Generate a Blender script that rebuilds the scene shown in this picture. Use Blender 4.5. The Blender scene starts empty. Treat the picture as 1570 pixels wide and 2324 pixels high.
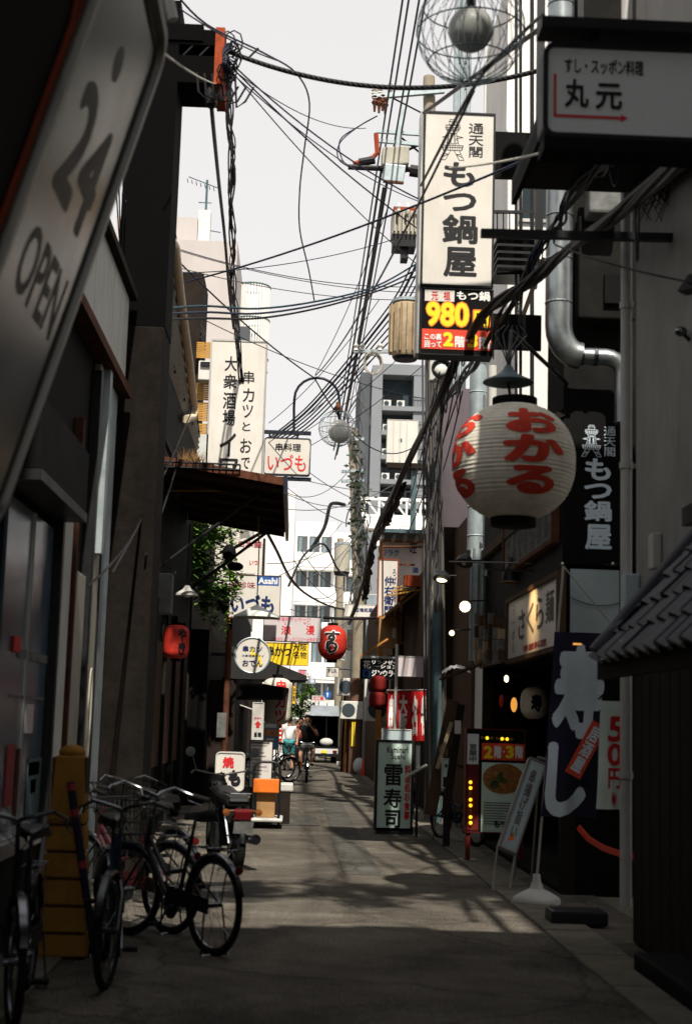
import bpy, bmesh, math, random
from mathutils import Vector, Matrix, Euler
random.seed(11)
SC = bpy.context.scene
COL = SC.collection
R = math.radians

# ---------------------------------------------------------------- camera, sky, sun, exposure
PW, PH, FP = 1570.0, 2324.0, 3270.0          # photo grid used for measuring, focal length on that grid
CAMZ = 1.55
PITCH, YAW, ROLL = R(8.37), R(1.79), R(1.7)
cam_data = bpy.data.cameras.new('camera')
cam = bpy.data.objects.new('camera', cam_data)
COL.objects.link(cam)
ROT = Matrix.Rotation(-YAW, 3, 'Z') @ Matrix.Rotation(math.pi/2 + PITCH, 3, 'X') @ Matrix.Rotation(ROLL, 3, 'Z')
cam.matrix_world = Matrix.Translation((0, 0, CAMZ)) @ ROT.to_4x4()
cam_data.sensor_fit = 'HORIZONTAL'
cam_data.sensor_width = 24.0
cam_data.lens = 24.0 * FP / PW
cam_data.clip_start = 0.05
cam_data.clip_end = 1200
cam_data.dof.use_dof = True
cam_data.dof.focus_distance = 30.0
cam_data.dof.aperture_fstop = 2.5
SC.camera = cam

SUN_DIR = Vector((0.065, -0.60, 0.79)).normalized()      # towards the sun
SUN_EL = math.asin(SUN_DIR.z)
SUN_AZ = math.atan2(SUN_DIR.x, SUN_DIR.y)
world = bpy.data.worlds.new('World')
SC.world = world
world.use_nodes = True
nt = world.node_tree
nt.nodes.clear()
sky = nt.nodes.new('ShaderNodeTexSky')
sky.sky_type = 'NISHITA'
sky.sun_disc = False
sky.sun_elevation = SUN_EL
sky.sun_rotation = SUN_AZ
sky.altitude = 10
sky.air_density = 1.0
sky.dust_density = 1.2
sky.ozone_density = 1.5
hsv = nt.nodes.new('ShaderNodeHueSaturation')
hsv.inputs['Saturation'].default_value = 0.08
hsv.inputs['Value'].default_value = 3.1
gam = nt.nodes.new('ShaderNodeGamma')                  # thin bright haze: evens the sky out all round
gam.inputs['Gamma'].default_value = 0.12
bg = nt.nodes.new('ShaderNodeBackground')
bg.inputs['Strength'].default_value = 0.15
wo = nt.nodes.new('ShaderNodeOutputWorld')
nt.links.new(sky.outputs[0], gam.inputs['Color'])
nt.links.new(gam.outputs[0], hsv.inputs['Color'])
tint = nt.nodes.new('ShaderNodeMix'); tint.data_type = 'RGBA'; tint.blend_type = 'MULTIPLY'; tint.inputs['Factor'].default_value = 1.0
tint.inputs['B'].default_value = (1.0, 0.975, 0.965, 1)
nt.links.new(hsv.outputs[0], tint.inputs['A'])
nt.links.new(tint.outputs['Result'], bg.inputs['Color'])
nt.links.new(bg.outputs[0], wo.inputs['Surface'])

sun_data = bpy.data.lights.new('sun', 'SUN')
sun_data.energy = 4.2
sun_data.angle = R(0.8)
sun_data.color = (1.0, 0.925, 0.805)
sun = bpy.data.objects.new('sun', sun_data)
COL.objects.link(sun)
sun.rotation_euler = SUN_DIR.to_track_quat('Z', 'Y').to_euler()
SC.view_settings.view_transform = 'Standard'
SC.view_settings.look = 'None'
SC.view_settings.exposure = 0.7
SC.view_settings.gamma = 1.0
SC.view_settings.use_curve_mapping = False
SC.cycles.max_bounces = 6
SC.cycles.use_denoising = True

# ---------------------------------------------------------------- measuring
def ray(px, py):
    return (ROT @ Vector(((px - PW/2)/FP, -(py - PH/2)/FP, -1.0))).normalized()
CP = Vector((0, 0, CAMZ))
def at(px, py, Y):
    d = ray(px, py); return CP + d*(Y/d.y)
def atX(px, py, X):
    d = ray(px, py); return CP + d*(X/d.x)
def gr(px, py, z=0.0):
    d = ray(px, py); return CP + d*((z - CAMZ)/d.z)
def rect(x0, y0, x1, y1, Y):
    mx, my = (x0+x1)/2, (y0+y1)/2
    return at(x0, my, Y).x, at(x1, my, Y).x, at(mx, y1, Y).z, at(mx, y0, Y).z

# ---------------------------------------------------------------- materials
MATS = {}
def mat(name, col, rough=0.65, metal=0.0, var=0.18, scale=3.0, bump=0.0, bscale=40.0, grime=0.0, streak=False, emit=None, estr=1.0, trans=0.0, alpha=1.0, sheen=0.0, spec=None):
    if spec is None: spec = 0.06 if rough > 0.6 else 0.22
    m = bpy.data.materials.new(name); m.use_nodes = True
    t = m.node_tree; N = t.nodes; L = t.links
    b = N['Principled BSDF']
    b.inputs['Roughness'].default_value = rough
    b.inputs['Metallic'].default_value = metal
    b.inputs['Specular IOR Level'].default_value = spec
    if trans: b.inputs['Transmission Weight'].default_value = trans
    if alpha < 1: b.inputs['Alpha'].default_value = alpha
    geo = N.new('ShaderNodeNewGeometry')
    if var > 0 or grime > 0:
        mp = N.new('ShaderNodeMapping')
        if streak: mp.inputs['Scale'].default_value = (1.0, 1.0, 0.12)
        L.new(geo.outputs['Position'], mp.inputs['Vector'])
        n = N.new('ShaderNodeTexNoise'); n.inputs['Scale'].default_value = scale; n.inputs['Detail'].default_value = 6; n.inputs['Roughness'].default_value = 0.65
        L.new(mp.outputs[0], n.inputs['Vector'])
        r = N.new('ShaderNodeValToRGB')
        r.color_ramp.elements[0].position = 0.3; r.color_ramp.elements[1].position = 0.72
        lo = [c*(1-var) for c in col]; hi = [min(1, c*(1+var*0.7)) for c in col]
        r.color_ramp.elements[0].color = (*lo, 1); r.color_ramp.elements[1].color = (*hi, 1)
        L.new(n.outputs['Fac'], r.inputs['Fac'])
        out = r.outputs['Color']
        if grime > 0:
            n2 = N.new('ShaderNodeTexNoise'); n2.inputs['Scale'].default_value = scale*2.3; n2.inputs['Detail'].default_value = 8; n2.inputs['Roughness'].default_value = 0.7
            mp2 = N.new('ShaderNodeMapping'); mp2.inputs['Scale'].default_value = (1.3, 1.3, 0.18)
            L.new(geo.outputs['Position'], mp2.inputs['Vector']); L.new(mp2.outputs[0], n2.inputs['Vector'])
            r2 = N.new('ShaderNodeValToRGB'); r2.color_ramp.elements[0].position = 0.5; r2.color_ramp.elements[1].position = 0.78
            r2.color_ramp.elements[0].color = (0, 0, 0, 1); r2.color_ramp.elements[1].color = (grime, grime, grime, 1)
            L.new(n2.outputs['Fac'], r2.inputs['Fac'])
            mx = N.new('ShaderNodeMix'); mx.data_type = 'RGBA'
            L.new(r2.outputs['Color'], mx.inputs['Factor']); L.new(out, mx.inputs['A'])
            mx.inputs['B'].default_value = (col[0]*0.36+0.002, col[1]*0.32+0.0015, col[2]*0.27+0.001, 1)
            out = mx.outputs['Result']
        L.new(out, b.inputs['Base Color'])
        rr = N.new('ShaderNodeMapRange'); rr.inputs['To Min'].default_value = max(0.03, rough-0.1); rr.inputs['To Max'].default_value = min(1, rough+0.15)
        L.new(n.outputs['Fac'], rr.inputs['Value']); L.new(rr.outputs[0], b.inputs['Roughness'])
    else:
        b.inputs['Base Color'].default_value = (*col, 1)
    if bump > 0:
        n3 = N.new('ShaderNodeTexNoise'); n3.inputs['Scale'].default_value = bscale; n3.inputs['Detail'].default_value = 5
        L.new(geo.outputs['Position'], n3.inputs['Vector'])
        bp = N.new('ShaderNodeBump'); bp.inputs['Strength'].default_value = bump; bp.inputs['Distance'].default_value = 0.01
        L.new(n3.outputs['Fac'], bp.inputs['Height']); L.new(bp.outputs[0], b.inputs['Normal'])
    if emit:
        b.inputs['Emission Color'].default_value = (*emit, 1); b.inputs['Emission Strength'].default_value = estr
    MATS[name] = m
    return m

mat('asphalt', (0.122, 0.110, 0.092), 0.92, var=0.35, scale=1.3, bump=0.6, bscale=90, grime=0.0)
mat('gutter_concrete', (0.15, 0.138, 0.112), 0.9, var=0.3, scale=4, bump=0.5, bscale=60, grime=0.5)
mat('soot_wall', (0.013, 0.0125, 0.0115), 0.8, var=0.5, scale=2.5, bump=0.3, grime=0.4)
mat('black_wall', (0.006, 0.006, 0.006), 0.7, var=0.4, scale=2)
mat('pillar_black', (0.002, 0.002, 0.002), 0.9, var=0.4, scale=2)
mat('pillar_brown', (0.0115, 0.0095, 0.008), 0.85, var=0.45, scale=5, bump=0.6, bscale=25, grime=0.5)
mat('grey_render', (0.27, 0.262, 0.245), 0.85, var=0.15, scale=2, bump=0.3, bscale=70, grime=0.35)
mat('fascia_grey', (0.50, 0.51, 0.485), 0.6, var=0.15, scale=2.5, grime=0.45)
mat('white_wall', (0.72, 0.70, 0.68), 0.8, var=0.06, scale=1.0, grime=0.25)
mat('pink_wall', (0.62, 0.52, 0.55), 0.8, var=0.1, scale=1.0, grime=0.3)
mat('pale_pinkish_wall', (0.44, 0.41, 0.40), 0.85, var=0.06, scale=0.6, grime=0.15)  # plain pinkish wall colour of the far left blocks
mat('cream_wall', (0.55, 0.52, 0.46), 0.85, var=0.1, scale=1.0, grime=0.4)
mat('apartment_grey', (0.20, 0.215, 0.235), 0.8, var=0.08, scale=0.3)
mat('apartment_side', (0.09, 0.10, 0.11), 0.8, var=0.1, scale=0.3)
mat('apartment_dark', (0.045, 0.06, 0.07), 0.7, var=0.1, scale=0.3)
mat('apartment_white', (0.74, 0.73, 0.71), 0.8, var=0.05, scale=0.4, grime=0.12)
mat('window_dark', (0.02, 0.03, 0.035), 0.12, var=0.2, scale=1)
mat('window_pale', (0.16, 0.22, 0.24), 0.2, var=0.2, scale=1)
mat('shop_glass', (0.075, 0.115, 0.165), 0.16, var=0.3, scale=1.5, spec=0.9)
mat('blue_siding', (0.22, 0.27, 0.30), 0.6, var=0.15, scale=2, grime=0.4)
mat('brown_board', (0.075, 0.045, 0.028), 0.75, var=0.4, scale=4, streak=True, bump=0.2)
mat('rust_iron', (0.11, 0.045, 0.027), 0.8, var=0.45, scale=7, bump=0.3, grime=0.4)
mat('rust_dark', (0.075, 0.032, 0.02), 0.8, var=0.5, scale=5, bump=0.3)
mat('red_oxide', (0.30, 0.058, 0.025), 0.75, var=0.3, scale=8, grime=0.3)
mat('orange_wood', (0.42, 0.19, 0.05), 0.7, var=0.25, scale=6, grime=0.3)
mat('ochre', (0.30, 0.155, 0.03), 0.65, var=0.2, scale=6, grime=0.4)
mat('bamboo', (0.42, 0.23, 0.06), 0.7, var=0.25, scale=8)
mat('corrugated', (0.24, 0.24, 0.215), 0.6, var=0.3, scale=2, grime=0.7)
mat('dark_brown', (0.022, 0.017, 0.014), 0.8, var=0.35, scale=3, grime=0.4)
mat('black_steel', (0.010, 0.011, 0.013), 0.45, var=0.3, scale=6)
mat('navy_steel', (0.016, 0.02, 0.034), 0.4, var=0.3, scale=6)
mat('galvanised', (0.30, 0.33, 0.34), 0.32, metal=0.85, var=0.2, scale=5, grime=0.35)
mat('aluminium', (0.40, 0.40, 0.38), 0.38, metal=0.75, var=0.25, scale=3, streak=True, grime=0.4)
mat('door_paint', (0.36, 0.35, 0.30), 0.5, var=0.2, scale=3, streak=True, grime=0.5)
mat('chrome', (0.15, 0.16, 0.175), 0.22, metal=1.0, var=0.1, scale=10)
mat('steel_pale', (0.34, 0.40, 0.42), 0.45, metal=0.4, var=0.2, scale=5, grime=0.3)
mat('steel_blue', (0.07, 0.115, 0.13), 0.5, var=0.3, scale=4, grime=0.3)
mat('concrete_pole', (0.27, 0.235, 0.18), 0.9, var=0.2, scale=6, bump=0.3, grime=0.35)
mat('pole_brown', (0.13, 0.075, 0.055), 0.85, var=0.25, scale=6, bump=0.2)
mat('cream_pipe', (0.62, 0.53, 0.38), 0.5, var=0.12, scale=5, grime=0.35)
mat('pipe_grey', (0.42, 0.42, 0.40), 0.5, var=0.15, scale=4, grime=0.4)
mat('transformer_grey', (0.38, 0.36, 0.30), 0.55, var=0.15, scale=4, grime=0.5)
mat('transformer_rust', (0.36, 0.28, 0.18), 0.6, var=0.35, scale=5, grime=0.6)
mat('porcelain', (0.62, 0.60, 0.55), 0.3, var=0.1)
mat('cable_black', (0.011, 0.011, 0.013), 0.55, var=0.2)
mat('cable_navy', (0.014, 0.02, 0.045), 0.5, var=0.2)
mat('cable_teal', (0.014, 0.045, 0.065), 0.5, var=0.2)
mat('cable_grey', (0.07, 0.07, 0.075), 0.6, var=0.2)
mat('sign_white', (0.60, 0.575, 0.53), 0.42, var=0.09, scale=1.6, grime=0.22)
mat('sign_cool', (0.62, 0.67, 0.69), 0.35, var=0.06, scale=1.5, grime=0.12)
mat('sign_pink', (0.54, 0.485, 0.50), 0.42, var=0.06, scale=1.5, grime=0.1)
mat('sign_red', (0.62, 0.055, 0.028), 0.45, var=0.1)
mat('sign_yellow', (0.80, 0.56, 0.025), 0.45, var=0.08)
mat('sign_blue', (0.02, 0.10, 0.34), 0.45, var=0.1)
mat('sign_mint', (0.52, 0.67, 0.60), 0.4, var=0.12, scale=2.5, grime=0.3)
mat('sign_panelgrey', (0.38, 0.46, 0.48), 0.6, var=0.12, scale=3)
mat('ink_black', (0.010, 0.010, 0.012), 0.6, var=0)
mat('ink_navy', (0.010, 0.022, 0.09), 0.6, var=0)
mat('ink_red', (0.55, 0.02, 0.025), 0.6, var=0)
mat('ink_rose', (0.66, 0.13, 0.20), 0.6, var=0)
mat('ink_maroon', (0.28, 0.03, 0.04), 0.6, var=0)
mat('ink_white', (0.72, 0.72, 0.70), 0.6, var=0)
mat('ink_yellow', (0.85, 0.62, 0.02), 0.5, var=0)
mat('ink_orange', (0.75, 0.17, 0.02), 0.5, var=0)
mat('ink_paleblue', (0.60, 0.70, 0.78), 0.6, var=0.1)
mat('ink_grey', (0.14, 0.13, 0.125), 0.7, var=0.3)
mat('lantern_paper', (0.66, 0.62, 0.53), 0.8, var=0.2, scale=5, grime=0.45)
mat('lantern_red', (0.52, 0.035, 0.022), 0.6, var=0.2, scale=5, grime=0.2)
mat('lantern_ink', (0.50, 0.05, 0.03), 0.7, var=0.2, scale=8)
mat('globe_white', (0.66, 0.66, 0.62), 0.25, var=0.06, scale=4)
mat('globe_smoke', (0.30, 0.315, 0.295), 0.35, var=0.06, scale=4)
mat('cloth_red', (0.50, 0.022, 0.022), 0.85, var=0.2, scale=6)
mat('cloth_navy', (0.022, 0.022, 0.042), 0.85, var=0.2, scale=6)
mat('cloth_white', (0.66, 0.65, 0.63), 0.85, var=0.1, scale=6)
mat('cloth_grey', (0.16, 0.165, 0.16), 0.85, var=0.4, scale=8)
mat('skin', (0.42, 0.22, 0.14), 0.6, var=0.1, scale=10)
mat('hair_black', (0.012, 0.010, 0.009), 0.6, var=0.2)
mat('shirt_black', (0.012, 0.012, 0.013), 0.85, var=0.2)
mat('shirt_white', (0.70, 0.70, 0.72), 0.85, var=0.05)
mat('shirt_coral', (0.45, 0.10, 0.06), 0.85, var=0.1)
mat('shorts_dark', (0.022, 0.024, 0.035), 0.85, var=0.2)
mat('shorts_teal', (0.06, 0.30, 0.32), 0.85, var=0.45, scale=14)
mat('rubber', (0.010, 0.010, 0.010), 0.75, var=0.3)
mat('saddle_black', (0.015, 0.015, 0.016), 0.4, var=0.2)
mat('lantern_dim', (0.16, 0.016, 0.014), 0.7, var=0.2, scale=5)
mat('bike_black', (0.008, 0.009, 0.010), 0.35, var=0.2)
mat('bike_blue', (0.02, 0.04, 0.07), 0.3, var=0.2)
mat('bike_red', (0.035, 0.008, 0.01), 0.3, var=0.2)
mat('reflector_red', (0.09, 0.006, 0.007), 0.2, var=0)
mat('cart_orange', (0.72, 0.17, 0.02), 0.5, var=0.12, scale=6)
mat('cardboard', (0.33, 0.19, 0.085), 0.85, var=0.2, scale=5)
mat('plastic_white', (0.50, 0.495, 0.47), 0.5, var=0.08, grime=0.2)
mat('cone_red', (0.60, 0.06, 0.03), 0.5, var=0.1)
mat('roof_tile', (0.027, 0.031, 0.044), 0.42, var=0.45, scale=9, grime=0.2)
mat('roof_dark', (0.030, 0.030, 0.030), 0.7, var=0.3, scale=4)
mat('truck_metal', (0.36, 0.40, 0.43), 0.35, metal=0.6, var=0.2, scale=3, grime=0.3)
mat('truck_white', (0.60, 0.61, 0.60), 0.4, var=0.1, grime=0.3)
mat('truck_dark', (0.012, 0.012, 0.012), 0.8, var=0.2)
mat('leaf_bright', (0.15, 0.28, 0.03), 0.6, var=0.35, scale=12)
mat('leaf_mid', (0.07, 0.16, 0.022), 0.6, var=0.35, scale=12)
mat('leaf_dark', (0.018, 0.045, 0.014), 0.6, var=0.35, scale=12)
mat('bark', (0.06, 0.045, 0.035), 0.9, var=0.3, scale=12, bump=0.5)
mat('dry_grass', (0.20, 0.12, 0.05), 0.9, var=0.3, scale=20)
mat('bulb_yellow', (0.8, 0.55, 0.05), 0.4, var=0, emit=(1.0, 0.62, 0.02), estr=0.95)
mat('bulb_off', (0.16, 0.11, 0.03), 0.4, var=0)
mat('bulb_warm', (0.9, 0.8, 0.6), 0.4, var=0, emit=(1.0, 0.74, 0.46), estr=2.2)
mat('bulb_amber', (0.5, 0.3, 0.1), 0.4, var=0, emit=(1.0, 0.42, 0.07), estr=0.5)
mat('poster_orange', (0.44, 0.20, 0.10), 0.5, var=0.5, scale=6)
mat('poster_blue', (0.06, 0.24, 0.45), 0.5, var=0.5, scale=7)
mat('food_orange', (0.30, 0.13, 0.035), 0.5, var=0.7, scale=16)
mat('food_green', (0.05, 0.07, 0.02), 0.5, var=0.6, scale=20)
mat('mauve', (0.24, 0.10, 0.13), 0.6, var=0.15)
mat('ac_white', (0.60, 0.59, 0.56), 0.5, var=0.08, grime=0.2)

# ---------------------------------------------------------------- building blocks
ORIG = {}
def root_of(o):
    while o.parent is not None: o = o.parent
    return o
def tag(o, label=None, cat=None, group=None, kind=None):
    if label: o['label'] = label
    if cat: o['category'] = cat
    if group: o['group'] = group
    if kind: o['kind'] = kind
    return o
def thing(name, label, cat, loc=(0, 0, 0), group=None, rotz=0.0, local=False):
    o = bpy.data.objects.new(name, None)
    o.empty_display_size = 0.2
    COL.objects.link(o)
    o.location = loc
    o.rotation_euler = (0, 0, rotz)
    ORIG[o.name] = Vector((0, 0, 0)) if local else Vector(loc)
    return tag(o, label, cat, group)
def frame_of(d):
    d = d.normalized()
    a = Vector((0, 0, 1)) if abs(d.z) < 0.9 else Vector((1, 0, 0))
    u = d.cross(a).normalized()
    return u, d.cross(u).normalized()
class MB:
    def __init__(s): s.v = []; s.f = []
    def add(s, vs, fs):
        b = len(s.v); s.v += [Vector(p) for p in vs]; s.f += [tuple(b+i for i in f) for f in fs]; return s
    def box(s, x0, x1, y0, y1, z0, z1):
        return s.add([(x0,y0,z0),(x1,y0,z0),(x1,y1,z0),(x0,y1,z0),(x0,y0,z1),(x1,y0,z1),(x1,y1,z1),(x0,y1,z1)],
                     [(0,3,2,1),(4,5,6,7),(0,1,5,4),(1,2,6,5),(2,3,7,6),(3,0,4,7)])
    def obox(s, c, ax, ay, az):
        c = Vector(c); ax, ay, az = Vector(ax), Vector(ay), Vector(az)
        vs = [c+sx*ax+sy*ay+sz*az for sz in (-1,1) for (sx,sy) in ((-1,-1),(1,-1),(1,1),(-1,1))]
        return s.add(vs, [(0,3,2,1),(4,5,6,7),(0,1,5,4),(1,2,6,5),(2,3,7,6),(3,0,4,7)])
    def beam(s, p, q, w, h, up=(0,0,1)):
        p, q = Vector(p), Vector(q); d = q-p; l = d.length; d.normalize()
        u = d.cross(Vector(up))
        if u.length < 1e-4: u = d.cross(Vector((1,0,0)))
        u.normalize(); n = u.cross(d)
        return s.obox((p+q)/2, d*l/2, u*w/2, n*h/2)
    def quad(s, a, b, c, d): return s.add([a,b,c,d], [(0,1,2,3)])
    def tube(s, pts, r, n=6, closed=False, caps=True):
        pts = [Vector(p) for p in pts]; m = len(pts); rs = r if isinstance(r, (list, tuple)) else [r]*m
        b = len(s.v); pu = None
        for i, p in enumerate(pts):
            if closed: d = pts[(i+1) % m]-pts[i-1]
            else: d = pts[min(i+1, m-1)]-pts[max(i-1, 0)]
            if d.length < 1e-9: d = Vector((0,0,1))
            d.normalize()
            if pu is None: u, w = frame_of(d)
            else:
                u = pu-d*pu.dot(d)
                u = u.normalized() if u.length > 1e-5 else frame_of(d)[0]
                w = d.cross(u)
            pu = u
            for k in range(n):
                a = 2*math.pi*k/n; s.v.append(p+(u*math.cos(a)+w*math.sin(a))*rs[i])
        for i in range(m if closed else m-1):
            for k in range(n):
                j = (i+1) % m
                s.f.append((b+i*n+k, b+i*n+(k+1)%n, b+j*n+(k+1)%n, b+j*n+k))
        if caps and not closed:
            s.f.append(tuple(b+k for k in range(n-1,-1,-1))); s.f.append(tuple(b+(m-1)*n+k for k in range(n)))
        return s
    def bar(s, p, q, r, n=8, r2=None): return s.tube([p, q], [r, r if r2 is None else r2], n)
    def lathe(s, prof, c=(0,0,0), n=24, axis=(0,0,1)):
        c = Vector(c); ax = Vector(axis).normalized(); u, w = frame_of(ax); b = len(s.v); m = len(prof)
        for (r, h) in prof:
            for k in range(n):
                a = 2*math.pi*k/n; s.v.append(c+ax*h+(u*math.cos(a)+w*math.sin(a))*r)
        for i in range(m-1):
            for k in range(n): s.f.append((b+i*n+k, b+i*n+(k+1)%n, b+(i+1)*n+(k+1)%n, b+(i+1)*n+k))
        if prof[0][0] > 1e-4: s.f.append(tuple(b+k for k in range(n-1,-1,-1)))
        if prof[-1][0] > 1e-4: s.f.append(tuple(b+(m-1)*n+k for k in range(n)))
        return s
    def ball(s, c, r, n=16, sq=(1,1,1)):
        b = len(s.v); s.lathe([(r*math.sin(math.pi*i/(n//2)), -r*math.cos(math.pi*i/(n//2))) for i in range(n//2+1)], (0,0,0), n)
        for i in range(b, len(s.v)): s.v[i] = Vector((s.v[i].x*sq[0], s.v[i].y*sq[1], s.v[i].z*sq[2]))+Vector(c)
        return s
    def prism(s, poly, O, U, W, N):                     # polygon in (U,W), pushed along N
        O, U, W, N = Vector(O), Vector(U), Vector(W), Vector(N); n = len(poly)
        vs = [O+U*a+W*b for a, b in poly]+[O+U*a+W*b+N for a, b in poly]
        return s.add(vs, [tuple(range(n-1,-1,-1)), tuple(range(n,2*n))]+[(i,(i+1)%n,n+(i+1)%n,n+i) for i in range(n)])
    def build(s, name, m, parent=None, smooth=False, bevel=0.0, label=None):
        me = bpy.data.meshes.new(name)
        if parent is not None: off = ORIG[root_of(parent).name]
        else:
            lo = Vector((min(v.x for v in s.v), min(v.y for v in s.v), min(v.z for v in s.v))); hi = Vector((max(v.x for v in s.v), max(v.y for v in s.v), 0))
            off = Vector(((lo.x+hi.x)/2, (lo.y+hi.y)/2, lo.z))
        me.from_pydata([tuple(v-off) for v in s.v], [], s.f); me.update()
        if smooth:
            for p in me.polygons: p.use_smooth = True
            me.set_sharp_from_angle(angle=R(42))
        me.materials.append(MATS[m] if isinstance(m, str) else m)
        o = bpy.data.objects.new(name, me); COL.objects.link(o)
        if parent is not None: o.parent = parent
        else: o.location = off; ORIG[o.name] = off
        if bevel > 0:
            bv = o.modifiers.new('bevel', 'BEVEL'); bv.width = bevel; bv.segments = 2; bv.limit_method = 'ANGLE'
        if label: o['label'] = label
        return o
def copy_tree(o, parent=None):
    c = o.copy(); COL.objects.link(c); c.parent = parent
    if o.name in ORIG: ORIG[c.name] = ORIG[o.name]
    for ch in list(o.children): copy_tree(ch, c)
    return c

# ---------------------------------------------------------------- lettering
def glyph(ch, bold):
    cu = bpy.data.curves.new('glyph', 'FONT'); cu.body = ch; cu.offset = bold; cu.resolution_u = 3; cu.fill_mode = 'FRONT'
    ob = bpy.data.objects.new('glyph', cu); COL.objects.link(ob)
    dg = bpy.context.evaluated_depsgraph_get()
    me = bpy.data.meshes.new_from_object(ob.evaluated_get(dg))
    vs = [(v.co.x, v.co.y) for v in me.vertices]; fs = [tuple(p.vertices) for p in me.polygons]
    bpy.data.objects.remove(ob); bpy.data.curves.remove(cu); bpy.data.meshes.remove(me)
    return vs, fs
GC = {}
def layout(s, vertical, bold, gap=1.0):
    V, F, D = layout0(s, vertical, 0.0, gap)
    x0, x1 = min(v[0] for v in V), max(v[0] for v in V); y0, y1 = min(v[1] for v in V), max(v[1] for v in V)
    n = len(V); V2, F2, D2 = [], [], []
    sh = [(0, 0)] if bold < .004 else [(bold*math.cos(a), bold*math.sin(a)) for a in [k*math.pi/4 for k in range(8)]]
    for k, (dx, dy) in enumerate(sh):
        b = len(V2); V2 += [(x+dx, y+dy) for x, y in V]; F2 += [tuple(b+i for i in f) for f in F]; D2 += [k]*n
    e = bold if bold >= .004 else 0
    x0 -= e; x1 += e; y0 -= e; y1 += e
    return [((x-x0)/(x1-x0), (y-y0)/(y1-y0)) for x, y in V2], F2, D2
def layout0(s, vertical, bold, gap=1.0):
    V, F = [], []; pos = 0.0
    if not vertical:
        k = (s, bold)
        if k not in GC: GC[k] = glyph(s, bold)
        V, F = list(GC[k][0]), list(GC[k][1])
    else:
        for ch in s:
            k = (ch, bold)
            if k not in GC: GC[k] = glyph(ch, bold)
            vs, fs = GC[k]; b = len(V)
            if vs:
                w = 0.48 if ord(ch) > 255 else (min(v[0] for v in vs)+max(v[0] for v in vs))/2
                V += [(x-w, y-pos) for x, y in vs]; F += [tuple(b+i for i in f) for f in fs]
            pos += gap
    return V, F, None
def letters(parent, s, O, U, W, m, vert=False, bold=0.015, name='lettering', gap=1.0, step=0.00025):
    V, F, D = layout(s, vert, bold, gap)                # O lower corner, U across, W up (full extents)
    O, U, W = Vector(O), Vector(U), Vector(W); N = U.cross(W).normalized()*step
    b = MB(); b.add([O+U*x+W*y+N*k for (x, y), k in zip(V, D)], F)
    return b.build(name, m, parent)
def face_letters(parent, s, x0, y0, x1, y1, Y, m, vert=False, bold=0.015, name='lettering', gap=1.0):
    a, b, c, d = rect(x0, y0, x1, y1, Y)
    return letters(parent, s, (a, Y, c), (b-a, 0, 0), (0, 0, d-c), m, vert, bold, name, gap)
def strokes(parent, lines, x0, y0, x1, y1, Y, m, w, name='drawing'):   # flat line drawing, unit square, y down
    a, b, c, d = rect(x0, y0, x1, y1, Y); mb = MB()
    for ln in lines:
        for (p, q) in zip(ln[:-1], ln[1:]):
            P = Vector((a+(b-a)*p[0], 0, d-(d-c)*p[1])); Q = Vector((a+(b-a)*q[0], 0, d-(d-c)*q[1]))
            t = Q-P
            if t.length < 1e-6: continue
            t.normalize(); n = Vector((-t.z, 0, t.x))*w/2; e = t*w*0.4; yy = Vector((0, Y, 0))
            mb.quad(P-n-e+yy, Q-n+e+yy, Q+n+e+yy, P+n-e+yy)
    return mb.build(name, m, parent)
def rounded(w, h, r, n=5):
    pts = []
    for cx, cy, a0 in ((w/2-r, h/2-r, 0), (-w/2+r, h/2-r, 90), (-w/2+r, -h/2+r, 180), (w/2-r, -h/2+r, 270)):
        for i in range(n+1):
            a = R(a0+90*i/n); pts.append((cx+r*math.cos(a), cy+r*math.sin(a)))
    return pts
def ring(mb, outer, inner, O, U, W, N):                 # extruded frame between two polygons
    O, U, W, N = Vector(O), Vector(U), Vector(W), Vector(N); n = len(outer)
    vs = [O+U*a+W*b for a, b in outer]+[O+U*a+W*b for a, b in inner]+[O+U*a+W*b+N for a, b in outer]+[O+U*a+W*b+N for a, b in inner]
    fs = []
    for i in range(n):
        j = (i+1) % n
        fs += [(i,j,n+j,n+i),(2*n+i,3*n+i,3*n+j,2*n+j),(i,2*n+i,2*n+j,j),(n+i,n+j,3*n+j,3*n+i)]
    mb.add(vs, fs)
def signbox(name, label, cat, x0, y0, x1, y1, Y, face='sign_white', frame='black_steel', depth=0.16, fw=0.02, rad=0.0, group=None):
    """A box sign facing the camera end of the alley: panel recessed a little in its frame. Returns (thing, y of the panel face)."""
    a, b, c, d = rect(x0, y0, x1, y1, Y); w, h = b-a, d-c
    t = thing(name, label, cat, ((a+b)/2, Y+depth/2, c), group)
    O = ((a+b)/2, Y, (c+d)/2)
    r = max(rad, 0.004)
    out = rounded(w, h, r); inn = rounded(w-2*fw, h-2*fw, max(r-fw, 0.003))
    m = MB(); ring(m, out, inn, O, (1,0,0), (0,0,1), (0, depth, 0)); m.build('frame', frame, t)
    m = MB(); m.prism(inn, (O[0], Y+0.012, O[2]), (1,0,0), (0,0,1), (0, depth-0.024, 0)); m.build('panel', face, t)
    return t, Y+0.012-0.003

mat('indicator_amber', (0.16, 0.05, 0.01), 0.3, var=0)
mat('strip_red', (0.10, 0.008, 0.006), 0.5, var=0.2)

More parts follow.
